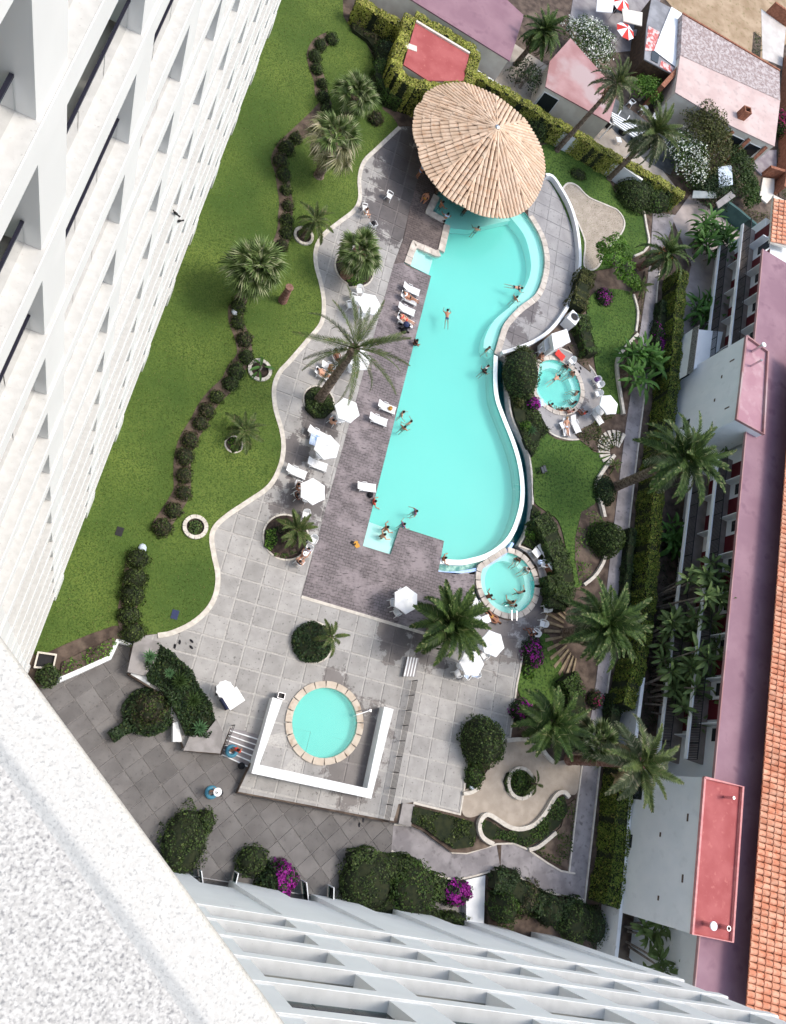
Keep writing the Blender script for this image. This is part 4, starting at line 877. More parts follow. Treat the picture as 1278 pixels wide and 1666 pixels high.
hA, qA, qiA = house('bungalow', 'long pink roofed bungalow with cream walls behind the ivy house', 'house', [(600, -45), (662, -5), (829, 99), (852, 25), (760, -60)], 3.2, M_cream, M_purple, eave=.02)
wins_on(hA, qiA[1], qiA[2], (.22, .47, .66), 1.2, 2.4, 1.6)
hB, qB, qiB = house('bungalow', 'small rose roofed bungalow with a dark doorway between the palms', 'house', [(928, 62), (1004, 148), (991, 199), (887, 141), (894, 100)], 3.0, M_cream, M_rose, eave=.015)
wins_on(hB, qiB[3], qiB[2], (.14,), .3, 2.5, 1.7, name='door')
hC, qC, qiC = house('beach_house', 'large house with pale pink flat roof and a worn tiled slope', 'house', [(1107, 86), (1269, 163), (1260, 238), (1190, 205), (1098, 150)], 3.4, M_cream, M_pale, eave=.01)
o = hC.location; sl4 = [at(*p, z) - o for p, z in (((1110, 22), 3.6), ((1268, 115), 3.6), ((1269, 163), 3.44), ((1107, 90), 3.44))]
g = B(); g.add(sl4 + [Vector((v.x, v.y, -.2)) for v in sl4], [(3, 2, 1, 0), (0, 1, 5, 4), (1, 2, 6, 5), (3, 0, 4, 7)]); obj('tiled_slope', g, M_tilef, hC)
obj('ridge_edge', B().bar(sl4[0], sl4[1], .2), M_brick, hC)
wins_on(hC, qiC[3], qiC[2], (.3, .7), 1.0, 2.6, 1.7)
for u in (.12, .5, .9):
    p = qiC[3].lerp(qiC[2], u); obj('buttress', B().bar(Vector((p.x, p.y, 2.9)), Vector((p.x - 1.3, p.y - 1.6, .4)), .35), M_brick, hC)
c0 = at(1204, 190, 3.4) - o; ch = obj('chimney', B().ribbon([(c0.x - .4, c0.y - .35), (c0.x + .4, c0.y - .35), (c0.x + .4, c0.y + .35), (c0.x - .4, c0.y + .35)], .16, 3.3, 4.5, True), M_brick, hC); obj('flue', B().box(c0.x - .3, c0.x + .3, c0.y - .25, c0.y + .25, 3.3, 4.2), M_iron, ch)
w0 = at(1092, 130, 1.5); tag(obj('brick_wall', B().ribbon(ats([(1113, 101), (1078, 140)], 3), .5, 0, 3.0), M_brick), 'brown brick wall stub between the tarpaulin and the pale roof', 'wall')
# shed under tarpaulin
shd, qs, qsi = house('shed', 'low shed roofed with grey and red sheets under a white tarpaulin', 'shed', [(1060, -4), (1090, 12), (1112, 24), (1107, 95), (1096, 122), (1048, 96), (1052, 40)], 2.6, M_wood, mat('grey felt sheets', (.2, .2, .215), (.3, .3, .32), .8, .7))
o = shd.location
def sheet_on(name, px, z, m, t):
    q = [v - t.location for v in ats(px, z)]; obj(name, B().prism(q, z - .03, z), m, t)
M_sign = mat('red white painted sheets', (.5, .12, .11), (.62, .5, .48), 2.2, .7, lo=.47, hi=.55)
sheet_on('painted_sheet', [(1055, 42), (1073, 52), (1064, 83), (1049, 82)], 2.66, M_sign, shd); sheet_on('painted_sheet', [(1075, 98), (1096, 110), (1092, 119), (1073, 108)], 2.65, M_sign, shd)
sheet_on('roof_light', [(1061, 82), (1073, 86), (1070, 103), (1059, 97)], 2.67, M_dark, shd)
tp = [v - o for v in ats([(1092, 11), (1110, 22), (1109, 94), (1100, 110), (1064, 82), (1076, 50)], 2.7)]
g = B(); c = sum(tp, Vector()) / 6; g.add(tp + [c + Vector((0, 0, .25))] + [p.lerp(c, .5) + Vector((random.uniform(-.3, .3), 0, random.uniform(.0, .3))) for p in tp],
    [(i, (i + 1) % 6, 7 + (i + 1) % 6, 7 + i) for i in range(6)] + [(7 + i, 7 + (i + 1) % 6, 6) for i in range(6)]); tag(obj('tarpaulin', g, M_cloth, None, o), 'creased white tarpaulin stretched over the grey shed roof', 'tarpaulin')
# walls and fences of the neighbouring plots
def wall(name, px, w, z1, m, lab, z0=-.2, cat='wall', zb=0): return tag(obj(name, B().ribbon(ats(px, zb), w, z0, z1), m), lab, cat)
wall('boundary_wall', [(1276, 95), (1270, 165), (1268, 240), (1264, 290), (1258, 318)], .3, 1.6, M_brick, 'rusty brown boundary wall down the far right edge')
wall('boundary_wall', [(1238, 284), (1264, 292)], .35, 1.4, M_brick, 'short brown cross wall south of the pale roofed house')
wall('boundary_wall', [(1246, 20), (1278, 42)], .3, 1.5, M_brick, 'brown wall behind the dry yard at the top right')
g = B(); g.prism(ats([(1226, 245), (1262, 245), (1262, 288), (1238, 286), (1222, 270)]), -.2, .1); struct('patio', g, mat('patio concrete', (.2, .17, .19), (.3, .27, .28), 1, .8))
g = B(); g.prism(ats([(1240, 290), (1258, 292), (1258, 318), (1246, 332), (1234, 322)]), -.2, .12); struct('patio', g, M_cream)
wall('green_wall', [(1160, 340), (1182, 356), (1218, 386)], .3, 1.7, M_greenp, 'dark green painted wall beside the sloping driveway')
tag(obj('lean_to_roof', B().prism(ats([(1166, 328), (1190, 310), (1198, 318), (1170, 338)], 2.2), 2.0, 2.1), M_capst), 'pale grey lean-to roof beside the green wall', 'roof')
tag(obj('lean_to_roof', B().prism(ats([(1168, 272), (1190, 268), (1192, 300), (1170, 306)], 2.0), 1.9, 2.0), M_boulder), 'pale blue grey roof sheet hidden under the vines', 'roof')
tag(obj('lean_to_roof', B().prism(ats([(1128, 310), (1165, 312), (1166, 322), (1126, 322)], 1.6), 1.5, 1.6), mat('dull glass', (.2, .23, .23), (.28, .3, .3), 1, .4)), 'dull glazed cold frame roof at the head of the driveway', 'roof')
# north garden wall under the ivy hedge and white wall in the east hedge
wall('garden_wall', [(575, 30), (640, 66), (700, 100), (770, 146), (838, 188), (903, 238), (938, 256), (990, 288), (1025, 312)], .25, 1.9, M_gard, 'white garden wall under the long ivy hedge at the north', -.2)
wall('garden_wall', [(1020, 1105), (1004, 1225), (990, 1400), (972, 1560)], .3, 2.0, M_gard, 'white boundary wall showing through gaps in the tall east hedge')
# ---------------------------------------------------------------- vegetation
def dome_pts(n, rx, ry, h, lump=.12, flat=0, z0=0):
    """points over a lumpy dome or (flat>0) a clipped drum"""
    u = RNG.normal(0, 1, (n, 3)); u[:, 2] = np.abs(u[:, 2]); u /= np.linalg.norm(u, axis=1)[:, None]
    if flat:
        e = 1 - flat * .75; rr = np.hypot(u[:, 0], u[:, 1]); c = np.stack([u[:, 0], u[:, 1], u[:, 2]], 1); k = 1 / (np.abs(rr) ** (2 / e) + np.abs(u[:, 2]) ** (2 / e)) ** (e / 2); c = c * k[:, None]
    else: c = u
    ph = RNG.uniform(0, 6, 6)
    L = 1 + lump * (np.sin(u[:, 0] * 5 + ph[0]) * np.sin(u[:, 1] * 5 + ph[1]) + .7 * np.sin(u[:, 0] * 9 + ph[2]) * np.cos(u[:, 1] * 8 + u[:, 2] * 7 + ph[3]))
    d = 1 - np.abs(RNG.normal(0, .07, n))
    P = c * (L * d)[:, None] * np.array([rx, ry, h]); P[:, 2] += z0
    N = u / np.array([rx, ry, h]); N /= np.linalg.norm(N, axis=1)[:, None]
    return P, N
def bush(name, lab, cat, c, rx, h, m, ry=None, size=.17, dens=70, lump=.12, flat=0, group=None, flowers=None, ff=.35, fside=None, z=0, rnd=.8, rz=0, core=.86, fsize=None):
    ry = ry or rx; n = int(dens * 2 * PI * rx * max(ry, h) * .75) + 40
    g = B(); P, N = dome_pts(n, rx, ry, h, lump, flat)
    g.leaves(P, N, size, .6, rnd)
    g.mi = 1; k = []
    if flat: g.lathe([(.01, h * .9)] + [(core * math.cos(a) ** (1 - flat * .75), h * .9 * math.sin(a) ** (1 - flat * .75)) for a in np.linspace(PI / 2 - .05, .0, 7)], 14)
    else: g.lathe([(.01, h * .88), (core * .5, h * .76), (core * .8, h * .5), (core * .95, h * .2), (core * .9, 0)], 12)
    nv = len(g.v)
    for i in range(nv):
        x, y, zz = g.v[i]; r = math.hypot(x, y)
        if r > .02: g.v[i] = (x * rx, y * ry, zz)
    o = obj(name, g, [m, M_core], None, (c[0], c[1], z), rz); tag(o, lab, cat, group)
    if flowers:
        P, N = dome_pts(int(n * ff * 2.2), rx * 1.02, ry * 1.02, h * 1.03, lump, flat)
        s = np.sin(P[:, 0] * 3.1 / rx + 1) + np.cos(P[:, 1] * 2.7 / ry) + RNG.normal(0, .5, len(P))
        k = s > np.quantile(s, .5)
        if fside is not None: k &= (P[:, 0] * math.cos(fside) / rx + P[:, 1] * math.sin(fside) / ry) > -.15
        g = B(); g.leaves(P[k], N[k], fsize or size * .9, .8, .6); obj('blossom', g, flowers, o)
    return o
def hedge(name, lab, px, w, h, m, z=0, size=.16, dens=150, k=4, jag=.09, cat='hedge', zpx=None):
    pts = catmull(ats(px, h if zpx is None else zpx), k); g = B(); D = [0]
    for a, b in zip(pts, pts[1:]): D.append(D[-1] + (b - a).length)
    L = D[-1]; n = int(L * (w + 2 * h) * dens); s = RNG.uniform(0, L, n); idx = np.clip(np.searchsorted(D, s) - 1, 0, len(pts) - 2)
    P0 = np.array([(p.x, p.y) for p in pts]); Da = np.array(D); f = (s - Da[idx]) / np.maximum(1e-6, Da[idx + 1] - Da[idx]); c = P0[idx] + (P0[idx + 1] - P0[idx]) * f[:, None]
    t = P0[idx + 1] - P0[idx]; t /= np.linalg.norm(t, axis=1)[:, None]; nn = np.stack([-t[:, 1], t[:, 0]], 1)
    u = RNG.uniform(0, w + 2 * h, n); side = np.where(u < h, -1, np.where(u < 2 * h, 1, 0))
    wob = jag * (np.sin(s * 2.1) + np.sin(s * 5.3 + 1) * .6) + np.abs(RNG.normal(0, .03, n)) * -1
    off = np.where(side == 0, (u - 2 * h) - w / 2, side * (w / 2 + wob)); zz = np.where(side == 0, h + wob, RNG.uniform(0, 1, n) * h)
    P = np.c_[c + nn * off[:, None], z + zz]; N = np.c_[nn * side[:, None], (side == 0) * 1.0 + .15]
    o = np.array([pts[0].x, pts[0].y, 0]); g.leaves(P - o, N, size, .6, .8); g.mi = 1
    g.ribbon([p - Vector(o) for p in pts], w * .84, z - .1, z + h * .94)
    return tag(obj(name, g, [m, M_core], None, tuple(o)), lab, cat)
def patch(name, lab, px, h, m, size=.16, dens=60, cat='shrub bed', z=0, lump=.35, kind=None):
    """ground cover over a polygon, humped"""
    poly = ats(px, z + h * .5); P = np.array([(p.x, p.y) for p in poly]); lo, hi = P.min(0), P.max(0); n = int((hi - lo).prod() * dens)
    q = RNG.uniform(lo, hi, (n, 2)); q = q[inside(q[:, 0], q[:, 1], P)]; ph = RNG.uniform(0, 6, 4)
    hh = h * (1 - lump + lump * np.sin(q[:, 0] * 2.3 + ph[0]) * np.cos(q[:, 1] * 2.1 + ph[1]) + .25 * lump * np.sin(q[:, 0] * 6 + ph[2]) * np.sin(q[:, 1] * 6 + ph[3]))
    zz = z + hh * RNG.uniform(.55, 1, len(q)); o = poly[0].copy(); o.z = 0
    g = B(); nn = RNG.normal(0, .5, (len(q), 3)); nn[:, 2] = 1; g.leaves(np.c_[q, zz] - np.array(o), nn, size, .6, .8)
    g.mi = 1; g.prism([p - o for p in poly], z - .1, z + (h * .3 if dens > 100 else .06))
    return tag(obj(name, g, [m, M_core if dens > 100 else M_soil], None, o), lab, cat, None, kind)

# --- palms: each frond is an object
def frond_mesh(name, L, m, pairs=34, leaf=.55, droop=.55, vee=.35, wid=.05, ang=.95, base=.12):
    g = B(); pts = []; a = 0.0; p = Vector((0, 0, 0)); n = 14
    for i in range(n + 1):
        pts.append(p.copy()); t = i / n; th = -droop * 2 * t ** 1.4; p = p + Vector((0, math.cos(th), math.sin(th))) * (L / n)
    g.tube(pts, [.035 * (1 - .8 * i / n) + .006 for i in range(n + 1)], 4, False)
    for k in range(pairs):
        t = base + (1 - base) * (k + .5) / pairs; x = t * n; i = min(n - 1, int(x)); q = pts[i].lerp(pts[i + 1], x - i); d = (pts[i + 1] - pts[i]).normalized()
        up = Vector((1, 0, 0)).cross(d); ll = leaf * min(1, .35 + t * 2.6) * (1 - .82 * t ** 2.4) * random.uniform(.82, 1.12)
        for sd in (-1, 1):
            dr = (Vector((sd, 0, 0)) * math.sin(ang) + d * math.cos(ang) + up * (vee + random.gauss(0, .12))).normalized(); e = q + dr * ll - Vector((0, 0, ll * .16)); mid = q + dr * ll * .45
            sn = d * wid * .5; g.add([q - sn * .6, q + sn * .6, mid + sn, e, mid - sn], [(0, 1, 2, 4), (4, 2, 3)])
    return g.mesh(name, m)
def fan_mesh(name, pet, r, m, seg=24, spread=2.2, fold=.07, droop=.25):
    g = B(); g.tube([(0, 0, 0), (0, pet * .5, .03), (0, pet, 0)], .022, 4, False); c = Vector((0, pet, 0))
    for k in range(seg):
        a = -spread + 2 * spread * (k + .5) / seg; da = spread / seg; R_ = r * (1 - .3 * (abs(a) / spread) ** 2) * random.uniform(.9, 1.08)
        f = lambda aa, rr, z: c + Vector((math.sin(aa) * rr, math.cos(aa) * rr, z))
        m1, dz = R_ * .52, -droop * r * random.uniform(.5, 1.6)
        g.add([c, f(a - da, m1, -fold), f(a, m1, fold), f(a + da, m1, -fold), f(a - da * .5, R_ * .8, dz * .3), f(a + da * .5, R_ * .8, dz * .3), f(a + da * random.uniform(-.4, .4), R_ * 1.08, dz)], [(0, 2, 1), (0, 3, 2), (1, 2, 4), (2, 5, 4), (2, 3, 5), (4, 5, 6)])
    return g.mesh(name, m)
def trunk_mesh(name, base, top, r0, r1, m, bulge=1.0, n=14, rings=True, swell=1.25, curve=.0):
    g = B(); base = Vector(base); top = Vector(top); pts = []; rad = []; side = (top - base).cross(Vector((0, 0, 1))); N_ = 34
    for i in range(N_ + 1):
        t = i / N_; p = base.lerp(top, t); pts.append(p + Vector((curve, curve * .5, 0)) * math.sin(PI * t)); rr = r0 + (r1 - r0) * t
        if t < .06: rr *= swell - (swell - 1) * t / .06
        if t > .88: rr *= 1 + .45 * (t - .88) / .12
        rad.append(rr * (1 + (.06 if i % 2 else -.04)) if rings else rr)
    return g.tube(pts, rad, n)
def palm(name, lab, base_px, crown, h, meshes, n, L_scale=1, elev=(85, -35), r0=.26, r1=.2, bark=None, group=None, skirt=0, crown_px=None, z=0, bias=0, twist=.25, dens_pow=.8, fruit=None, seed=0, leaf_name='frond'):
    rs = random.Random(seed or len(lab)); cp = at(crown[0], crown[1], h + z); bp = at(*base_px, z) if base_px else Vector((cp.x, cp.y, z))
    t = thing(name, lab, 'palm tree', (bp.x, bp.y, z), 0, group); top = cp - Vector((bp.x, bp.y, z))
    obj('trunk', trunk_mesh('trunk', (0, 0, -.1), top, r0, r1, bark), bark or M_bark, t) if False else obj('trunk', trunk_mesh('trunk', (0, 0, -.1), top, r0, r1, None), bark or M_bark, t)
    for i in range(n):
        f = (i + .5) / n; el = R(elev[0] + (elev[1] - elev[0]) * f ** dens_pow + rs.gauss(0, 5)); az = i * 2.39996 + rs.gauss(0, .2)
        k = min(len(meshes) - 1, int(f * len(meshes))); o = obj(leaf_name, meshes[k], None, t, top + Vector((0, 0, .15 - .35 * f)))
        o.rotation_euler = (el, rs.gauss(0, twist), az); s = L_scale * rs.uniform(.86, 1.1) * (.75 if f < .08 else 1); o.scale = (s, s, s)
    if fruit:
        for a in range(5):
            g = B(); a0 = rs.uniform(0, 6.28); P = np.array([[math.cos(a0) * .6 + rs.gauss(0, .16), math.sin(a0) * .6 + rs.gauss(0, .16), -.1 + rs.gauss(0, .14)] for _ in range(90)])
            g.leaves(P, P, .1, .8, 1); obj('fruit_cluster', g, fruit, t, top)
    return t
FR = [frond_mesh('frond', 2.9, L_palm, droop=.35, leaf=.5), frond_mesh('frond', 3.1, L_palm, droop=.6, leaf=.52), frond_mesh('frond', 3.0, L_palmg, droop=.85, leaf=.48)]
FRD = [frond_mesh('frond', 2.6, L_palmd, droop=.4, leaf=.5, wid=.1, pairs=44), frond_mesh('frond', 2.8, L_palmd, droop=.6, leaf=.55, wid=.105, pairs=44), frond_mesh('frond', 2.7, L_palmd, droop=.9, leaf=.5, wid=.1, pairs=44)]
FRG = [frond_mesh('frond', 3.3, L_palmd, droop=.5, leaf=.5, wid=.1, pairs=46), frond_mesh('frond', 3.5, L_palmd, droop=.75, leaf=.55, wid=.1, pairs=46), frond_mesh('frond', 3.5, L_palmg, droop=1.05, leaf=.52, wid=.1, pairs=46, vee=-.1), frond_mesh('frond', 3.2, L_dry, droop=1.15, leaf=.42, pairs=40, vee=-.2, wid=.07)]
FRS = [frond_mesh('frond', 3.9, L_palm, droop=.3, leaf=.55, pairs=44, wid=.07, ang=.75), frond_mesh('frond', 4.3, L_palm, droop=.42, leaf=.58, pairs=44, wid=.07, ang=.75), frond_mesh('frond', 4.3, L_palmg, droop=.55, leaf=.52, pairs=40, wid=.07, ang=.7)]
FRW = [frond_mesh('frond', 2.7, L_palm, droop=.4, leaf=.5, wid=.085, pairs=40), frond_mesh('frond', 2.9, L_palmg, droop=.7, leaf=.5, wid=.085, pairs=40), frond_mesh('frond', 2.6, L_dry, droop=1.0, leaf=.4, vee=-.2, wid=.07, pairs=38)]
SMALL = [frond_mesh('frond', 1.5, L_palm, droop=.45, leaf=.34, pairs=28, wid=.07), frond_mesh('frond', 1.7, L_palm, droop=.7, leaf=.34, pairs=28, wid=.07)]
M_orange = mat('orange date cluster', (.55, .2, .03), (.65, .3, .05), 4, .8)
palm('date_palm', 'tall thin date palm with ragged dry crown reaching over the small rose roof', (905, 245), (1003, 135), 8.7, FRW, 34, .92, (80, -60), .25, .17, M_bark)
palm('date_palm', 'tall date palm rising by the hedge with its crown over the white pergola', (990, 291), (1066, 215), 6.9, FRW[:2] + [FRW[1]], 44, 1.12, (84, -50), .27, .2, M_bark)
palm('date_palm', 'tall sparse date palm leaning out of the terrace bed beside the sun loungers', (518, 651), (577, 566), 8.5, FRS, 24, .98, (72, -28), .36, .27, M_bark, twist=.4, dens_pow=1)
palm('canary_palm', 'huge canary palm on a long bare trunk crossing the garden path', (996, 794), (1111, 745), 8.8, FRG, 78, 1.16, (86, -62), .42, .34, M_bark)
palm('canary_palm', 'dense canary palm with dusty hanging fronds beside the spa lawn', None, (985, 1016), 5.2, FRG, 92, 1.08, (88, -55), .4, .36, M_bark)
palm('canary_palm', 'compact deep green canary palm between the white umbrellas', None, (733, 1012), 3.2, FRD, 52, 1.18, (88, -18), .4, .36, M_bark)
palm('canary_palm', 'dark arching canary palm overhanging the north side of the sand garden', None, (898, 1180), 3.8, FRD, 34, 1.12, (86, -40), .36, .3, M_bark)
palm('date_palm', 'leaning date palm whose shaggy trunk crosses the path above the white block', (925, 1236), (1042, 1243), 8.0, FRW, 40, 1.2, (78, -62), .36, .3, M_barkr)
palm('canary_palm', 'squat canary palm with orange date clusters by the driveway', (1040, 434), (1084, 412), 3.4, FRG, 50, .84, (86, -58), .38, .34, M_barkr, fruit=M_orange)
palm('bushy_palm', 'dark bushy palm beside the long pink roof at the top', (838, 105), (884, 52), 4.4, FRD, 60, .84, (88, -50), .26, .22, M_bark)
FM = [fan_mesh('fan_leaf', .75, .72, L_fan), fan_mesh('fan_leaf', .85, .78, L_fan, droop=.4), fan_mesh('fan_leaf', .8, .75, L_fan, droop=.6)]
FY = [fan_mesh('fan_leaf', .95, .85, L_fan, droop=.4), fan_mesh('fan_leaf', 1.05, .9, L_fany, droop=.6), fan_mesh('fan_leaf', 1.05, .85, L_fany, droop=.8)]
FG = [fan_mesh('fan_leaf', .75, .72, L_fan, droop=.3), fan_mesh('fan_leaf', .85, .72, L_palmg, droop=.5)]
palm('fan_palm', 'full green fan palm standing in the shrub row on the lawn', (391, 488), (413, 438), 4.0, FM, 40, 1.5, (86, -30), .42, .34, M_bark, leaf_name='fan_leaf')
palm('fan_palm', 'straw coloured fan palm with drooping bleached leaves on the lawn', (518, 286), (543, 226), 4.3, FY, 34, 1.32, (80, -58), .4, .32, M_bark, leaf_name='fan_leaf')
palm('fan_palm', 'bright green low fan palm at the top of the lawn', None, (578, 156), 2.2, FM, 30, 1.3, (86, -24), .34, .3, M_bark, leaf_name='fan_leaf')
palm('fan_palm', 'fan palm rising from the leafy round bed in the terrace', (562, 448), (585, 410), 3.4, FM, 32, 1.3, (85, -28), .48, .4, M_barkr, leaf_name='fan_leaf')
palm('fan_palm', 'grey green fan palm hanging over the path beside the shaggy trunk', (940, 1222), (968, 1206), 3.0, FG, 30, 1.25, (80, -45), .24, .2, M_bark, leaf_name='fan_leaf')
palm('young_palm', 'young feather palm standing in the pale ring on the lawn', (491, 387), (514, 358), 1.9, SMALL, 15, 1.15, (70, -25), .16, .12, M_bark)
palm('young_palm', 'young palm with splayed thin fronds in the tiny lawn bed', (381, 722), (398, 700), 1.5, SMALL, 13, 1.15, (60, -28), .14, .1, M_bark)
palm('young_palm', 'stubby young palm in the dark earth bed by the brown deck', (460, 880), (483, 862), 1.6, [SMALL[0]], 18, 1.0, (70, -20), .16, .13, M_bark)
palm('young_palm', 'young palm poking out of the clipped round bush', (512, 1044), (540, 1036), 2.2, SMALL, 9, .85, (55, -20), .12, .1, M_bark)
palm('yucca', 'small grey green yucca on the bare strip beside the east path', None, (1042, 466), .9, SMALL, 16, .75, (70, -10), .1, .08, M_bark)
palm('yucca', 'small spiky palmlet in the bed by the round bush east of the spa lawn', None, (1000, 757), .6, SMALL, 10, .55, (60, 0), .08, .07, M_bark)
palm('young_palm', 'small spreading palm at the edge of the round planter in the sand garden', None, (872, 1276), .8, SMALL, 6, .7, (30, -20), .08, .07, M_bark)
tag(obj('palm_stump', trunk_mesh('palm_stump', (0, 0, -.1), at(471, 467, 2.0) - at(459, 490), .36, .22, None), M_barkr, None, at(459, 490)), 'bare red brown palm stump standing on the lawn', 'stump')

# --- bananas and strelitzias: each big leaf is an object
def paddle(name, L, w, m, droop=.9, pet=.5, tear=0):
    g = B(); pts = []; p = Vector((0, 0, 0)); n = 9
    for i in range(n + 1):
        pts.append(p.copy()); t = i / n; th = -droop * t ** 1.3; p = p + Vector((0, math.cos(th), math.sin(th))) * ((L + pet) / n)
    g.tube(pts[:4], [.03, .026, .022, .02], 4, False); vs = []; k0 = 2
    for i in range(k0, n + 1):
        t = (i - k0) / (n - k0); ww = w * .5 * max(.03, math.sin(PI * min(1, t * .9 + .08)) ** .55); q = pts[i]
        vs += [q + Vector((-ww, 0, ww * .35 + random.gauss(0, .02))), q, q + Vector((ww, 0, ww * .35 + random.gauss(0, .02)))]
    fs = []
    for i in range(n - k0): a = i * 3; fs += [(a + 1, a, a + 3, a + 4), (a + 2, a + 1, a + 4, a + 5)]
    g.add(vs, fs); return g.mesh(name, m)
BN = [paddle('banana_leaf', 1.7, .4, L_banana, .7), paddle('banana_leaf', 1.9, .44, L_banana, 1.2), paddle('banana_leaf', 1.8, .38, L_banana, 1.7)]
ST = [paddle('strelitzia_leaf', 1.2, .5, L_strel, .4, .9), paddle('strelitzia_leaf', 1.3, .5, L_strel, .9, .9), paddle('strelitzia_leaf', 1.1, .45, L_strel, 1.4, .8)]
def clump(name, lab, cat, c, h, R_, meshes, stems, per, sc, stem_m=None, seed=1, tilt=(75, -5)):
    rs = random.Random(seed); t = thing(name, lab, cat, (c.x, c.y, 0))
    for i in range(stems):
        a = rs.uniform(0, 6.28); r = R_ * math.sqrt(rs.random()); b = Vector((math.cos(a) * r * .55, math.sin(a) * r * .55, 0)); hh = h * rs.uniform(.55, 1.05); tp = Vector((math.cos(a) * r, math.sin(a) * r, hh))
        g = B(); g.tube([b, b.lerp(tp, .5) + Vector((0, 0, .1)), tp], [.09, .075, .05], 6); obj('stem', g, stem_m or M_branch, t)
        for k in range(per):
            el = R(tilt[0] + (tilt[1] - tilt[0]) * (k / max(1, per - 1)) + rs.gauss(0, 9)); az = k * 2.4 + rs.gauss(0, .3) + a; o = obj(meshes[0].name.split('.')[0], meshes[min(2, int(3 * k / per))], None, t, tp)
            o.rotation_euler = (el, rs.gauss(0, .2), az); s = sc * rs.uniform(.75, 1.15); o.scale = (s, s, s)
    return t
clump('banana_clump', 'tall bright banana clump beside the driveway and balconies', 'banana plant', at(1155, 395, 1.5), 2.6, 2.1, BN, 18, 11, .78, None, 3)
clump('banana_clump', 'banana clump with yellow green young leaves beside the tall hedge', 'banana plant', at(1146, 505, 1.5), 1.8, 1.5, BN, 9, 11, .78, None, 4)
clump('banana_clump', 'spreading banana clump crossing the east path beside the lawn wall', 'banana plant', at(1036, 592, 1.2), 1.8, 2.2, BN, 16, 11, .74, None, 5)
clump('banana_clump', 'dark shaded banana clump behind the tall hedge below the big canary palm', 'banana plant', at(1098, 872, .5), 1.2, 1.6, BN, 12, 9, .66, None, 6)
clump('banana_plant', 'single banana plant with one long leaf in the pale ring by the kerb', 'banana plant', at(424, 602), .5, .25, BN, 2, 3, .62, None, 7, (25, -5))
for i, (x, y, hh, r, ns, lb) in enumerate(((1150, 968, 6.8, 2.8, 26, 'tall strelitzia grove against the balconies below the canary palm, with pale flower spikes'), (1140, 1090, 6.4, 2.7, 24, 'strelitzia grove leaning over the lower balcony beside the white boundary wall'),
                                            (1105, 1130, 5.0, 2.3, 20, 'shaded strelitzia thicket between the hedge end and the leaning date palm'), (1085, 1545, 4.6, 3.0, 26, 'dark strelitzia thicket below the red roofed white block'),
                                            (1206, 726, 7.6, 1.7, 12, 'strelitzia tops spilling over the pink roof behind the huge canary palm'), (1100, 1045, 4.2, 2.2, 16, 'low shaded strelitzias behind the mossy hedge in the middle of the grove'))):
    clump('strelitzia_clump', lb, 'strelitzia', at(x + 10, y, hh * .8), hh, r, ST, ns, 15, .6, M_branch, 20 + i, (68, -35))
# --- hedges
hedge('tall_hedge', 'long tall mossy hedge running down the east path', [(1113, 440), (1108, 480), (1103, 540), (1100, 600), (1090, 680), (1076, 760), (1068, 850), (1062, 930), (1056, 1000), (1046, 1060), (1034, 1110), (1022, 1150)], 1.15, 2.2, L_hedge, dens=160, zpx=2.2)
hedge('tall_hedge', 'shorter tall hedge beside the white block with the red roof', [(1024, 1215), (1020, 1260), (1014, 1330), (1010, 1400), (996, 1475)], 1.3, 2.1, L_hedge, dens=160, zpx=2.1)
hedge('ivy_hedge', 'long ivy hedge on the north garden wall from the bungalow to the corner', [(580, -2), (615, 17), (655, 42), (700, 72), (775, 120), (840, 157), (905, 198), (934, 213), (985, 245), (1028, 268), (1090, 303), (1113, 318)], .9, 2.2, L_ivy, dens=190, zpx=2.2)
hedge('ivy_wall', 'thick ivy walls wrapped round the red pump house roof', [(668, 25), (655, 68), (644, 108), (662, 128), (695, 140), (745, 140), (763, 134), (768, 108), (773, 82), (722, 50), (676, 24)], 1.0, 3.1, L_ivy, dens=190, k=2, zpx=3.1)
hedge('clipped_hedge', 'low clipped hedge curling beside the red pump house', [(622, 95), (616, 112), (620, 130), (636, 148), (655, 158)], .8, 1.4, L_mid, zpx=1.4)
hedge('clipped_hedge', 'dark serpentine hedge between the spa and the lower lawn', [(880, 838), (893, 862), (905, 890), (916, 920), (922, 950), (914, 980)], 1.7, 1.3, L_dark, zpx=1.3, size=.18)
hedge('clipped_hedge', 'dark hedge between the spa chairs and the canary palm', [(902, 935), (908, 965), (906, 990)], 1.6, 1.2, L_dark, zpx=1.2)
hedge('flower_hedge', 'shaded hedge foot with purple bougainvillea along the upper path', [(1082, 490), (1075, 545), (1066, 600)], .9, 1.0, L_deep, zpx=1.0)
hedge('foot_hedge', 'dark low hedge at the foot of the tall hedge by the lower path', [(1030, 860), (1024, 920), (1018, 990), (1010, 1040)], .7, .8, L_deep, zpx=.8)
hedge('foot_hedge', 'dark clipped hedge below the gap of white wall', [(1006, 1130), (1000, 1180), (994, 1210)], 1.0, 1.1, L_deep, zpx=1.1)
hedge('cypress_hedge', 'yellow green hedge row behind the curved white wall', [(958, 440), (950, 470), (942, 498)], 1.5, 1.3, L_olive, zpx=1.3, jag=.2)
hedge('laurel_hedge', 'dark loose hedge between the white kiosk and the east lawn', [(947, 512), (955, 545), (965, 575)], 1.3, 1.1, L_mid, zpx=1.1, jag=.2)
hedge('laurel_hedge', 'green hedge beside the path south of the canary palm', [(926, 1100), (938, 1125), (940, 1155), (935, 1180)], 1.5, 1.2, L_mid, zpx=1.2, jag=.15)
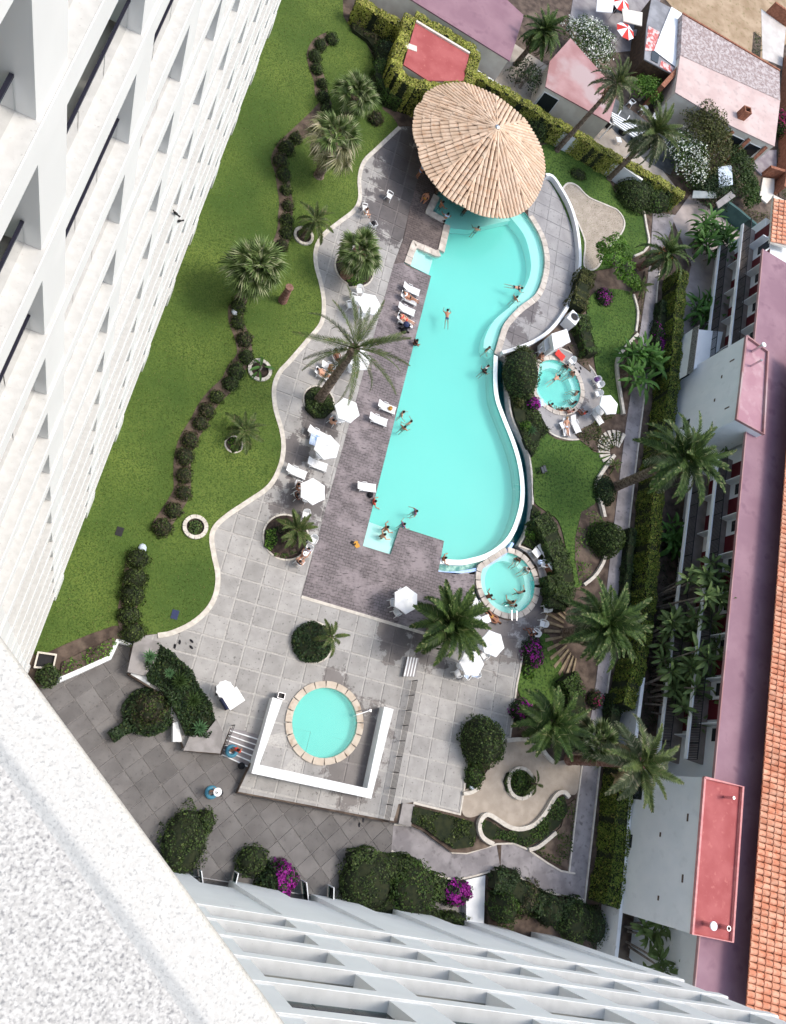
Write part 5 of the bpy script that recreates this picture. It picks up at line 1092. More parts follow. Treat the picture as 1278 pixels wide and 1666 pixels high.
# --- single bushes
bush('topiary_ball', 'round clipped bush at the white wall beside the tiled bar roof', 'bush', at(871, 199, .8), 1.9, 1.9, L_dark, dens=110, lump=.04)
bush('topiary_ball', 'large round clipped bush under the end of the ivy hedge', 'bush', at(1036, 312, .8), 2.3, 2.0, L_dark, dens=110, lump=.05)
bush('ivy_bush', 'shaggy dark ivy mass below the hedge corner beside the driveway', 'bush', at(1068, 322, .8), 2.3, 1.9, L_mid, dens=80, ry=1.6)
bush('topiary_ball', 'perfect dark topiary ball beside the lower path', 'bush', at(993, 875, 1.3), 1.62, 2.5, L_dark, dens=130, lump=.03)
bush('round_bush', 'round dark bush at the foot of the huge canary palm', 'bush', at(985, 797, .4), 1.15, 1.0, L_deep, ry=1.45, dens=120, lump=.04)
bush('drum_bush', 'flat topped dark drum of clipped bush in the terrace bed', 'bush', at(509, 1044, .5), 1.42, .75, L_deep, dens=150, lump=.03, flat=.7)
bush('clipped_tree', 'big clipped block bush between the infinity pool and the upper spa', 'bush', at(853, 605, 1.3), 1.6, 2.3, L_dark, ry=2.5, dens=90, lump=.06, flat=.5)
bush('clipped_tree', 'bulky clipped tree beside the terrace above the sand garden', 'tree', at(790, 1206, 1.4), 1.55, 2.8, L_dark, ry=1.9, dens=100, lump=.08, flat=.4)
bush('shrub', 'leafy green shrub at the foot of the bulky clipped tree', 'shrub', at(806, 1222, .6), .9, 1.0, L_mid, dens=90)
bush('shrub', 'leafy shrub with a pale lamp below the bulky clipped tree', 'shrub', at(775, 1262, .5), .85, .8, L_mid, ry=1.1, dens=90)
t = thing('pine_tree', 'bright green clumpy small tree at the tip of the sand path', 'tree', at(995, 432)); tp = at(1000, 425, 2.6) - at(995, 432)
obj('trunk', B().tube([(0, 0, -.1), tp * .5 + Vector((.3, .1, 0)), tp], [.16, .12, .08], 8), M_branch, t)
for k, (x, y, z, r) in enumerate(((990, 398, 3.2, .95), (1006, 392, 3.4, .9), (1016, 408, 3.4, .85), (1000, 418, 3.6, 1.0), (1020, 430, 3.2, .9), (1028, 452, 2.8, .85), (985, 418, 2.9, .8), (1034, 462, 2.3, .6), (1010, 445, 2.6, .6), (980, 402, 2.4, .6))):
    g = B(); P, N = dome_pts(420, r, r, r * .7, .2); g.leaves(P, N, .2, .6, .9); b = at(x, y, z) - at(995, 432); obj('foliage_clump', g, L_bright, t, b - Vector((0, 0, r * .3)))
    g2 = B(); g2.tube([tp * .7, (tp * .7).lerp(b, .6) + Vector((0, 0, -.2)), b], [.07, .05, .03], 5); obj('limb', g2, M_branch, t)
def tree(name, lab, c_px, h, rx, ry, m, base=None, n=9, size=.2, dens=300, flowers=None, group=None, trunk_m=None, seed=0):
    rs = random.Random(seed); c = at(*c_px, h * .75); b = Vector((c.x, c.y, 0)); t = thing(name, lab, 'tree', b)
    obj('trunk', B().tube([(0, 0, -.1), (.1, .05, h * .3), (0, 0, h * .6)], [.2, .16, .1], 8), trunk_m or M_branch, t)
    g = B(); fl = B()
    for k in range(n):
        a = k * 2.4; r = math.sqrt((k + .3) / n); p = np.array([math.cos(a) * r * rx * .72, math.sin(a) * r * ry * .72, h * (.78 - .3 * r * r) + rs.gauss(0, .12)]); rr = rx * rs.uniform(.36, .5)
        P, N = dome_pts(dens, rr, rr, rr * .8, .22); P = P + p - np.array([0, 0, rr * .3]); g.leaves(P, N, size, .55, .9); low = P.copy(); low[:, 2] -= rr * .35; g.leaves(low[::3], N[::3], size, .55, .9)
        if flowers:
            P, N = dome_pts(int(dens * .5), rr * 1.05, rr * 1.05, rr * .85, .22); fl.leaves(P[P[:, 2] > rr * .12] + p - np.array([0, 0, rr * .3]), N[P[:, 2] > rr * .12], size * .85, .8, .6)
        lb = B(); lb.tube([(0, 0, h * .45), (p[0] * .5, p[1] * .5, h * .6), (p[0], p[1], p[2])], [.08, .06, .03], 5); obj('limb', lb, trunk_m or M_branch, t)
    obj('crown', g, m, t)
    if flowers: obj('blossom', fl, flowers, t)
    return t
tree('oleander', 'big white flowering oleander at the top edge of the rose roof', (965, 58), 3.6, 3.2, 2.9, L_mid, flowers=L_whitef, n=11, seed=1)
tree('oleander', 'white flowering oleander smothered in blossom beside the clubbed green tree', (1128, 246), 3.4, 3.0, 3.4, L_mid, flowers=L_whitef, n=12, seed=2)
tree('broadleaf_tree', 'rounded grey green tree in front of the pale pink roof', (1163, 205), 4.8, 3.2, 5.2, L_olive, n=17, seed=3, size=.24)
tree('broadleaf_tree', 'bright green young tree beyond the ragged date palm', (1060, 140), 2.6, 2.2, 1.6, L_bright, n=7, seed=4)
tree('vine_tree', 'dark vine covered tree with pale flowers by the brown boundary wall', (1212, 268), 3.2, 2.3, 4.0, L_dark, n=13, seed=5, flowers=None)
tree('vine_tree', 'tangled dark creeper south of the white oleander', (1162, 298), 2.2, 3.4, 2.2, L_deep, n=12, seed=6)
tree('vine_tree', 'jasmine creeper with pale leaf tips near the small tiled canopy', (1226, 305), 2.4, 1.5, 3.0, L_mid, n=9, seed=7)
tree('bare_tree', 'dark thin shrub with bare twigs beside the rose roofed bungalow', (862, 118), 2.6, 2.3, 1.6, L_deep, n=7, dens=120, seed=8)
for (bx_, by_) in ((862, 128),):
    t = thing('bare_branches', 'grey leafless branches reaching out beside the dark doorway', 'tree', at(838, 136)); rs = random.Random(4); b0 = at(838, 136)
    for k in range(9):
        e = at(870 + rs.uniform(-25, 30), 112 + rs.uniform(-16, 18), 2.4 + rs.uniform(-.6, .6)) - b0; g = B(); g.tube([(0, 0, 0), e * .4 + Vector((rs.gauss(0, .2), rs.gauss(0, .2), .3)), e * .75 + Vector((rs.gauss(0, .2), 0, .2)), e], [.07, .05, .035, .012], 5); obj('branch', g, M_branch, t)
bush('bougainvillea', 'crimson bougainvillea over the brown wall at the right edge', 'bougainvillea', at(1275, 195, 1), 1.1, 1.6, L_mid, ry=2.2, flowers=L_crimson, ff=1.0)
bush('bougainvillea', 'bright magenta bougainvillea spilling over the white path by the hotel', 'bougainvillea', at(742, 1452, .2), 1.35, 1.5, L_deep, ry=.9, flowers=L_magenta, ff=1.1, z=LOWZ, dens=110)
bush('bougainvillea', 'round bush half covered in magenta blossom between two hotel doors', 'bougainvillea', at(452, 1432, .0), 1.35, 1.5, L_deep, ry=1.25, flowers=L_magenta, ff=.8, fside=0.2, z=LOWZ, dens=120)
bush('bougainvillea', 'magenta bougainvillea by the terrace corner below the spa chairs', 'bougainvillea', at(868, 1062, .5), .95, 1.1, L_deep, ry=1.3, flowers=L_magenta, ff=.5, dens=90)
bush('bougainvillea', 'magenta bougainvillea on the terrace kerb under the dark arching palm', 'bougainvillea', at(850, 1156, .5), 1.0, 1.0, L_deep, ry=.95, flowers=L_magenta, ff=.6, dens=90)
bush('bougainvillea', 'small magenta bougainvillea at the rim of the upper spa', 'bougainvillea', at(870, 655, .7), .7, 1.0, L_deep, flowers=L_magenta, ff=.9, dens=90)
bush('bougainvillea', 'purple flowering shrub below the bright clumpy tree', 'bougainvillea', at(984, 482, .4), .95, .8, L_deep, flowers=L_magenta, ff=.35, dens=90)
bush('bougainvillea', 'purple bougainvillea hanging on the shaded hedge foot', 'bougainvillea', at(1077, 548, 1.0), .7, 1.2, L_deep, ry=2.2, flowers=L_magenta, ff=.35, dens=90)
bush('red_shrub', 'reddish shrub at the path edge below the canary palm', 'shrub', at(970, 1138, .4), .8, .8, L_brown, flowers=L_crimson, ff=.15, dens=90)
# clipped masses along the hotel
for x, y, rx, ry, h, fl, lb in ((598, 1438, 2.0, 2.0, 1.7, .5, 'wide dark clipped mound left of the split hedge at the hotel'), (672, 1447, 1.8, 1.9, 1.8, .6, 'clipped dark green mound beside the magenta bougainvillea at the hotel'), (690, 1490, 1.6, .8, 1.0, .4, 'low dark hedge mound under the bougainvillea by the facade'),
                              (738, 1498, 1.3, .6, .9, .4, 'low clipped mound at the foot of the white path'), (300, 1372, 1.5, 2.2, 1.4, .5, 'dark pointed shrub mass at the parapet above the first hotel door'), (333, 1337, .75, .8, 1.1, .1, 'small round leafy bush at the tip of the dark shrub mass'),
                              (412, 1402, 1.1, 1.0, 1.2, .3, 'dark bush behind the round magenta bush near the doors'), (432, 1450, 1.0, .6, 1.0, .3, 'shaded low bush below the round magenta bush'), (655, 1400, 1.5, .5, .8, .4, 'narrow clipped edge of the hedge bed along the path')):
    bush('clipped_mound', lb, 'bush', at(x, y, h * .5 + LOWZ), rx, h, L_dark if fl < .55 else L_mid, ry=ry, dens=120, lump=.15, flat=fl, z=LOWZ, rz=-.2, size=.15)
for x, y, rx, ry, h, fl, m, lb in ((820, 1478, .95, 1.15, 2.0, .5, L_mid, 'upright clipped barrel bush right of the white path'), (826, 1432, 1.3, .9, 1.0, .1, L_deep, 'dark loose shrub at the bend of the lower path'), (858, 1462, 1.4, 1.3, 1.2, .1, L_brown, 'bronze dark shrub mass in the bed by the lower path'), (895, 1480, 1.3, 1.2, 1.3, .2, L_deep, 'dark shrub in the corner bed before the ring hedge'),
                                   (938, 1500, 1.5, 1.5, 1.6, .5, L_dark, 'dark clipped ring shaped bush in the bottom right garden corner'), (968, 1505, .9, 1.4, 1.4, .4, L_deep, 'dark clipped hedge end below the tall hedge')):
    bush('garden_bush', lb, 'bush', at(x, y, h * .5 - .1), rx, h, m, ry=ry, dens=120, lump=.16, flat=fl, size=.15)
hedge('hotel_hedge', 'long dark clipped hedge joining the mounds along the hotel front', [(572, 1408), (600, 1402), (640, 1412), (672, 1424), (700, 1440), (722, 1446)], 1.5, 1.15, L_dark, z=LOWZ, zpx=LOWZ + 1, jag=.16)
hedge('hotel_hedge', 'dark hedge base filling the bed between the two clipped mounds', [(568, 1462), (610, 1470), (650, 1480), (700, 1482)], 1.5, 1.0, L_deep, z=LOWZ, zpx=LOWZ + 1, jag=.16)
hedge('hotel_hedge', 'dark loose hedge curving along the corner bed by the lower path', [(806, 1432), (830, 1440), (852, 1456), (880, 1472), (915, 1478), (945, 1480)], 1.3, .95, L_deep, zpx=.9, jag=.2)
# planter bed on the left
patch('planter_shrubs', 'thick dark rosemary filling the big concrete planter', [(236, 1052), (258, 1046), (286, 1066), (312, 1092), (325, 1118), (344, 1146), (352, 1180), (338, 1200), (320, 1200), (302, 1196), (292, 1172), (276, 1142), (258, 1118), (240, 1108), (236, 1085)], .8, L_deep, dens=260, size=.17)
bush('box_ring', 'dark clipped ring hedge round a bronze shrub on the lower plaza', 'bush', at(243, 1157, 0), 1.65, .95, L_deep, ry=1.5, dens=150, lump=.03, flat=.7, z=LOWZ)
bush('bronze_shrub', 'bronze leaved shrub rising inside the clipped ring', 'shrub', at(245, 1152, .6), 1.0, .8, L_brown, dens=130, z=.2, lump=.2)
hedge('low_hedge', 'short clipped tail hedge beside the ring on the lower plaza', [(180, 1200), (195, 1190), (212, 1180)], .62, .75, L_deep, z=LOWZ, zpx=.1)
def agave(lab, c, s, n=26, m=None):
    t = thing('agave', lab, 'agave', c); lm = AG if m is None else m
    for i in range(n):
        o = obj('leaf', lm, None, t); o.rotation_euler = (R(78 - 74 * (i / n) ** .8), 0, i * 2.4); o.scale = (s, s, s)
def blade(name, L, w, m): 
    g = B(); g.add([(-w * .6, 0, .02), (0, 0, -.02), (w * .6, 0, .02), (-w, L * .45, .07), (0, L * .45, 0), (w, L * .45, .07), (0, L, -.03)], [(1, 0, 3, 4), (2, 1, 4, 5), (4, 3, 6), (5, 4, 6)]); return g.mesh(name, m)
AG = blade('leaf', .62, .06, L_agave); AGD = blade('leaf', .7, .045, L_strel)
agave('pale green agave at the lower end of the concrete planter', at(325, 1184, .8), 1.0); agave('pale green agave at the upper end of the concrete planter', at(243, 1068, .8), .9)
agave('dusky spiky agave in the middle of the concrete planter', at(292, 1108, .9), 1.0, 30, AGD); agave('dusky spiky agave beside the drinks trolley planter edge', at(314, 1140, .9), 1.0, 30, AGD); agave('blue grey rosette between the spiky agaves', at(275, 1095, .85), .7)
agave('pale spiky agave beside the infinity pool bed', at(863, 701, .3), 1.0, 24)
bush('corner_bush', 'leafy dark bush beside the parapet above the pump pit', 'bush', at(78, 1100, .6), .75, 1.3, L_dark, dens=110)
# lawn shrub row
row = [(540, 62), (522, 72), (513, 91), (516, 111), (524.5, 135), (526, 156), (531, 175), (482, 224), (466, 240), (455.5, 261), (462, 283), (465.6, 308), (469, 333), (467, 357), (466, 377), (459, 398), (388, 497), (387.5, 523), (398, 551), (401, 580), (384.6, 603.5), (375.7, 623), (353, 645), (336.5, 667), (326, 688), (309.6, 715), (301, 742), (299.5, 772.6), (299, 801), (282.7, 830), (264, 858), (224, 909), (219, 941), (215, 968), (210, 1001), (216, 1030)]
g = B(); 
for seg in (row[:16], row[16:31], row[31:]):
    struct('shrub_bed', B().ribbon(catmull([at(x - 4, y) for x, y in seg], 3), 1.15, -.05, .05), M_soil)
for i, (x, y) in enumerate(row):
    big = i >= 31 or i in (8, 9); r = (.62 if y < 700 else .68) * random.uniform(.9, 1.15) * (1.2 if big else 1)
    m = [L_dark, L_ground, L_brown][(0 if i < 7 or 18 < i < 22 else (1 if i % 3 else 2)) if i < 23 else 2 if i < 31 else 1]
    lo_, hi_, where = next(q for q in ((0, 6, 'the top arc of the lawn shrub row above the low fan palm'), (7, 15, 'the lawn shrub row between the straw palm and the full fan palm'), (16, 30, 'the long lawn shrub row winding down from the full fan palm'), (31, 35, 'the short shrub clump at the bottom of the lawn')) if q[0] <= i <= q[1])
    o_ = ['topmost', 'second', 'third', 'fourth', 'fifth', 'sixth', 'seventh', 'eighth', 'ninth', 'tenth', 'eleventh', 'twelfth', 'thirteenth', 'fourteenth', 'fifteenth'][i - lo_]; o_ = 'lowest' if i == hi_ else o_
    bush('row_shrub', o_ + ' shrub of ' + where, 'shrub', at(x, y, .3), r, r * 1.15, m, ry=r * random.uniform(.9, 1.2), size=.13, dens=150, lump=.15, group='shrubs in the winding lawn row')
t_ = lambda c, s, lab: tag(obj('boulder', B().ell((0, 0, s * .4), s, s * .8, s * .6, 9, 6), M_boulder, None, c, random.uniform(0, 3), True), lab, 'boulder')
t_(at(381, 509), .3, 'pale blue boulder in the shrub row under the full fan palm'); t_(at(231, 893), .34, 'pale blue boulder at the top of the lower lawn shrubs'); t_(at(767, 1278), .32, 'pale blue boulder beside the low wall stub at the clipped tree')
# beds
patch('groundcover_bed', 'mixed shrubs and bare earth along the terrace south edge', [(674, 1312), (745, 1330), (772, 1338), (776, 1362), (770, 1378), (742, 1382), (716, 1366), (692, 1348), (670, 1338)], .6, L_ground, dens=120, lump=.6)
patch('groundcover_bed', 'leafy planting enclosed by the serpentine wall', [(785, 1332), (800, 1338), (822, 1352), (850, 1352), (872, 1342), (890, 1320), (905, 1298), (920, 1296), (926, 1320), (910, 1345), (880, 1368), (858, 1378), (820, 1366), (795, 1366), (782, 1350)], .65, L_mid, dens=120, lump=.5)
patch('groundcover_bed', 'sparse dark planting in the triangular bed by the path corner', [(925, 1310), (938, 1300), (930, 1380), (922, 1412), (893, 1400), (868, 1384), (895, 1365), (915, 1345)], .45, L_ground, dens=75, lump=.6)
patch('pool_bed', 'dense green shrubs between the infinity edge and the spas', [(830, 590), (840, 580), (868, 650), (880, 672), (895, 700), (880, 715), (868, 742), (858, 725), (840, 680), (832, 640)], .8, L_dark, dens=140, lump=.5)
patch('pool_bed', 'green planting at the south tip of the infinity pool', [(868, 820), (880, 832), (886, 870), (880, 900), (862, 890), (850, 884), (862, 862)], .5, L_mid, dens=110, lump=.5)
bush('lime_shrub', 'lime green shrub at the south tip of the infinity pool', 'shrub', at(865, 868, .3), .6, .6, L_bright, dens=110); bush('lime_shrub', 'yellow green shrub in the middle of the pool bed', 'shrub', at(857, 692, .6), .5, .9, L_bright, dens=110); bush('lime_shrub', 'small lime shrub beside the magenta spa bougainvillea', 'shrub', at(846, 654, .6), .5, .9, L_olive, dens=110)
bush('lime_shrub', 'bright yellow shrub at the foot of the terrace bougainvillea', 'shrub', at(862, 1092, .3), .6, .5, L_bright, dens=110); bush('cypress_shrub', 'golden shrub on top of the clipped block bush', 'shrub', at(855, 570, 1.2), .8, 1.4, L_olive, dens=100)
patch('flower_bed', 'small mixed shrubs in the bare bed beside the lower path', [(948, 832), (968, 820), (985, 850), (975, 880), (965, 905), (958, 940), (945, 948), (938, 910), (938, 875)], .55, L_bright, dens=45, lump=.7)
patch('flower_bed', 'low shrubs at the slatted fan steps', [(935, 702), (962, 690), (985, 672), (1002, 668), (1004, 676), (975, 690), (985, 706), (1008, 700), (1012, 722), (985, 735), (965, 730), (945, 715)], .45, L_ground, dens=90, lump=.5)
patch('flower_bed', 'dry earth bed with low plants below the white kiosk', [(925, 562), (945, 556), (958, 590), (962, 605), (940, 588)], .3, L_ground, dens=35, lump=.7)
patch('flower_bed', 'lawn edge planting of yellow green leaves above the plaza wall', [(100, 1078), (130, 1062), (160, 1048), (186, 1036), (190, 1045), (176, 1068), (120, 1092), (98, 1100)], .5, L_bright, dens=80, lump=.5)
patch('planter_plants', 'leafy plants filling the round bed of the terrace fan palm', [(555, 440), (575, 432), (600, 430), (604, 446), (590, 462), (570, 464)], .45, L_bright, dens=130)
patch('planter_plants', 'dark shrubs round the foot of the leaning date palm', [(498, 640), (512, 628), (524, 634), (540, 650), (546, 664), (530, 678), (512, 678), (498, 664)], .7, L_dark, dens=180)
patch('planter_plants', 'green cushion plants in the dark earth bed by the deck', [(432, 862), (448, 858), (452, 880), (440, 896), (430, 888)], .45, L_bright, dens=130); patch('planter_plants', 'small flowering plants along the lower rim of the dark earth bed', [(445, 898), (462, 902), (480, 892), (484, 900), (462, 908), (446, 905)], .25, L_mid, dens=90)
patch('planter_plants', 'dark brown fern between the bed rim and stubby palm', [(448, 856), (470, 852), (476, 864), (455, 868)], .5, L_brown, dens=130)
patch('planter_plants', 'blue green succulents in the pale lawn ring', [(307, 850), (318, 845), (328, 852), (329, 864), (318, 872), (307, 866)], .4, L_palmd, dens=170); patch('planter_plants', 'bright leaves in the tiny lawn bed', [(370, 718), (382, 710), (392, 718), (392, 732), (378, 736)], .25, L_bright, dens=110)
patch('planter_plants', 'fern filled round planter in the sand garden', [(826, 1258), (844, 1250), (862, 1258), (868, 1276), (860, 1292), (842, 1298), (826, 1288), (821, 1272)], .55, L_mid, dens=170); bush('fern', 'bright fern crown in the centre of the sand garden planter', 'shrub', at(845, 1272, .6), .5, .9, L_mid, dens=120)
patch('wild_shrubs', 'dark wild shrubs under the ivy hedge at the lawn top', [(572, 14), (600, 25), (640, 50), (650, 75), (640, 95), (618, 85), (600, 62), (575, 44)], 1.2, L_brown, dens=110, lump=.5); bush('row_bush', 'dark leafy bush near the upper end of the terrace', 'bush', at(612, 190, .4), .8, .8, L_brown, dens=110)
bush('shade_bush', 'deep shaded bush between the ivy house and the lawn', 'bush', at(632, 88, .8), 1.5, 1.8, L_deep, ry=2.0, dens=90); bush('grass_tuft', 'green tuft at the lawn corner beside the round bar', 'shrub', at(942, 282, .3), 1.0, .6, L_ground, ry=.7, dens=80)
patch('yard_weeds', 'green weeds along the end of the dry yard', [(1228, 50), (1240, 60), (1238, 95), (1225, 85)], .4, L_ground, dens=40); patch('yard_weeds', 'grassy strip behind the brown boundary wall', [(1266, 240), (1290, 240), (1290, 330), (1270, 318)], .5, L_olive, dens=60); patch('yard_weeds', 'rough grass beyond the green wall', [(1205, 340), (1250, 345), (1256, 390), (1225, 375)], .3, L_olive, dens=60)
patch('yucca_bed', 'low plants on the bare strip east of the lawn', [(1036, 500), (1046, 470), (1050, 440), (1046, 500), (1040, 540)], .3, L_olive, dens=60)
patch('shade_planting', 'dark undergrowth behind the tall hedge', [(1072, 880), (1100, 850), (1120, 840), (1108, 960), (1085, 1100), (1060, 1220), (1040, 1220), (1060, 1050)], .7, L_deep, dens=40, lump=.6)
# ---------------------------------------------------------------- furniture
def facing(p, q): return math.atan2(q.y - p.y, q.x - p.x) - PI / 2
def make_chair():
    t = thing('plastic_chair', 'x', 'chair'); P = M_plastic
    g = B(); g.prism([(-.23, -.2), (.23, -.2), (.25, .22), (-.25, .22)], .41, .44, bottom=True); obj('seat', g, P, t)
    g = B(); n = 7; vs = []
    for i in range(n + 1):
        a = -1.0 + 2.0 * i / n; x, y = .27 * math.sin(a), -.2 - .09 * (math.cos(a) - .3); top = .86 - .1 * abs(a)
        vs += [(x, y, .43), (x * 1.04, y - .09, top), (x * 1.04, y - .06, top), (x, y + .03, .43)]
    fs = []
    for i in range(n): a, b = i * 4, i * 4 + 4; fs += [(a, b, b + 1, a + 1), (a + 1, b + 1, b + 2, a + 2), (a + 2, b + 2, b + 3, a + 3)]
    g.add(vs, fs); obj('backrest', g, P, t)
    for sx in (-1, 1):
        g = B(); g.tube([(sx * .25, -.25, .7), (sx * .29, -.05, .68), (sx * .29, .18, .65), (sx * .27, .24, .45)], .028, 5); obj('armrest', g, P, t)
        obj('leg', B().tube([(sx * .24, .2, .42), (sx * .28, .27, 0)], [.03, .022], 5), P, t); obj('leg', B().tube([(sx * .23, -.2, .42), (sx * .27, -.3, 0)], [.03, .022], 5), P, t)
    return t
def make_lounger():
    t = thing('sun_lounger', 'x', 'sun lounger'); P = M_plastic
    g = B()
    for i in range(9): g.box(-.29, .29, -.25 + i * .115, -.25 + i * .115 + .095, .3, .325)
    obj('bed', g, P, t); g = B()
    for i in range(6):
        T = lambda x, y, z: Vector((x, -.27 - (y * .86), .31 + y * .5 + z)); g.box(-.29, .29, i * .1, i * .1 + .085, 0, .022, T)
    obj('backrest', g, P, t)
    for sx in (-1, 1):
        obj('side_rail', B().bar((sx * .3, -.55, .29), (sx * .3, .8, .29), .05, .07), P, t); obj('arm', B().tube([(sx * .33, -.34, .3), (sx * .34, -.3, .47), (sx * .34, .02, .46), (sx * .33, .06, .3)], .026, 5), P, t)
        for y in (-.48, .68): obj('leg', B().bar((sx * .3, y, .28), (sx * .32, y + .02, 0), .05), P, t)
    return t
def make_table():
    t = thing('round_table', 'x', 'table'); obj('tabletop', B().lathe([(.01, .72), (.45, .72), (.46, .7), (.44, .685), (.01, .685)], 18), M_plastic, t)
    for k in range(4): a = PI / 4 + k * PI / 2; obj('leg', B().bar((math.cos(a) * .3, math.sin(a) * .3, .69), (math.cos(a) * .36, math.sin(a) * .36, 0), .05), M_plastic, t)
    return t
def make_umbrella():
    t = thing('sun_umbrella', 'x', 'umbrella'); obj('pole', B().tube([(0, 0, 0), (0, 0, 2.35)], .022, 6), M_plastic, t); obj('base', B().lathe([(.01, .1), (.12, .1), (.24, .03), (.25, 0)], 12), M_plastic, t)
    n = 6; r = 1.0; g = B(); c = Vector((0, 0, 2.34)); E = [Vector((math.cos(2 * PI * i / n) * r, math.sin(2 * PI * i / n) * r, 1.98)) for i in range(n)]
    for i in range(n):
        a, b = E[i], E[(i + 1) % n]; m = (a + b) / 2 * .98 + Vector((0, 0, .03)); m.z = 2.0; q = c.lerp(a, .5) + Vector((0, 0, -.012)); q2 = c.lerp(b, .5) + Vector((0, 0, -.012)); qm = c.lerp(m, .5) + Vector((0, 0, -.03))
        d = Vector((0, 0, -.13)); g.add([c, q, qm, q2, a, m, b, a * 1.0 + d, m + d, b + d], [(0, 1, 2), (0, 2, 3), (1, 4, 5, 2), (2, 5, 6, 3), (4, 7, 8, 5), (5, 8, 9, 6)])
    obj('canopy', g, M_cloth, t); obj('finial', B().lathe([(.01, 2.42), (.03, 2.36), (.03, 2.33)], 6), M_plastic, t)
    for i in range(n): obj('rib', B().bar(c + Vector((0, 0, -.05)), E[i] + Vector((0, 0, -.02)), .018), M_plastic, t)
    return t
chair0, lounger0, table0, umb0 = make_chair(), make_lounger(), make_table(), make_umbrella(); USED = set()
def put(proto, px, rz, lab, group, z=0):
    p = at(px[0], px[1], z + .4); p.z = z
    if proto.name not in USED: USED.add(proto.name); proto.location = p; proto.rotation_euler = (0, 0, rz); proto['label'] = lab; proto['group'] = group; return proto
    return dup(proto, p, rz, lab, group)
RL = GA - PI / 2
LG, CG, UG, TG = 'white sun loungers round the pools', 'white plastic chairs', 'white sun umbrellas', 'white round tables'
for px, rz, lab in (((669, 470), RL, 'topmost empty lounger in the row of four on the brown deck, with a turquoise mark'), ((665, 485), RL - .05, 'lounger with a person and a white towel, second in the deck row'), ((661, 503), RL, 'empty lounger, third in the deck row of four'), ((659, 521), RL - .06, 'lounger carrying the sunburnt sunbather at the end of the deck row'),
                    ((629, 662), RL - .02, 'lounger at the pool edge with a bag on its foot'), ((615, 682), RL, 'empty lounger just below the one with the bag'), ((596, 792), RL + .22, 'lone lounger standing parallel to the pool on the lower deck'),
                    ((516, 705), RL - .15, 'lounger half under the umbrella above the blue towel'), ((516, 755), RL, 'empty lounger between two umbrellas beside the deck'), ((482, 767), RL - .06, 'empty lounger nearest the lawn kerb'),
                    ((527, 609), RL - .1, 'leftmost lounger of the three under the leaning date palm'), ((538, 597), RL + .1, 'middle lounger of the three under the leaning date palm'), ((549, 583), RL - .9, 'lounger nearest the palm crown under the leaning date palm'),
                    ((921, 695), PI + .12, 'lounger with a sunbather on a pale towel below the upper spa'), ((936, 690), PI + .45, 'empty lounger beside the sunbather below the upper spa'), ((972, 677), RL - .75, 'lounger pushed under the spa umbrella by the slatted fan steps'),
                    ((774, 981), RL + 2.4, 'upper lounger half hidden by the compact canary palm'), ((768, 996), RL + 2.5, 'lower lounger half hidden by the compact canary palm')):
    put(lounger0, px, rz, lab, LG)
umbs = [((532, 727), 'umbrella over the blue towel beside the terrace'), ((509, 799), 'umbrella shading the two chairs beside the lower brown deck'), ((565, 667), 'umbrella at the foot of the leaning palm bed'), ((601, 494), 'umbrella partly behind the leaning palm fronds near the fan palm'), ((584, 584), 'umbrella mostly hidden under the leaning date palm crown'),
        ((661, 976), 'umbrella alone on the bottom end of the brown deck'), ((802, 1047), 'upper umbrella of the pair beside the compact canary palm'), ((768, 1079), 'lower umbrella of the pair beside the compact canary palm'), ((991, 658), 'umbrella on the upper spa terrace by the slatted steps')]
for i, (px, lab) in enumerate(umbs):
    c = at(px[0], px[1], 2.05); b = unp = (c.x, c.y)
    if i == 0: umb0.location = (c.x, c.y, 0); umb0.rotation_euler = (0, 0, .3); umb0['label'] = lab; umb0['group'] = UG; table0.location = (c.x, c.y, 0); table0['label'] = 'round table under the ' + lab; table0['group'] = TG
    else: dup(umb0, (c.x, c.y, 0), .3 + i * 1.3, lab, UG); dup(table0, (c.x, c.y, 0), i * .7, 'round table under the ' + lab, TG)
t2 = dup(table0, at(584, 490, .7) - Vector((0, 0, .7)), .4, 'bare round table beside the umbrella near the fan palm', TG)
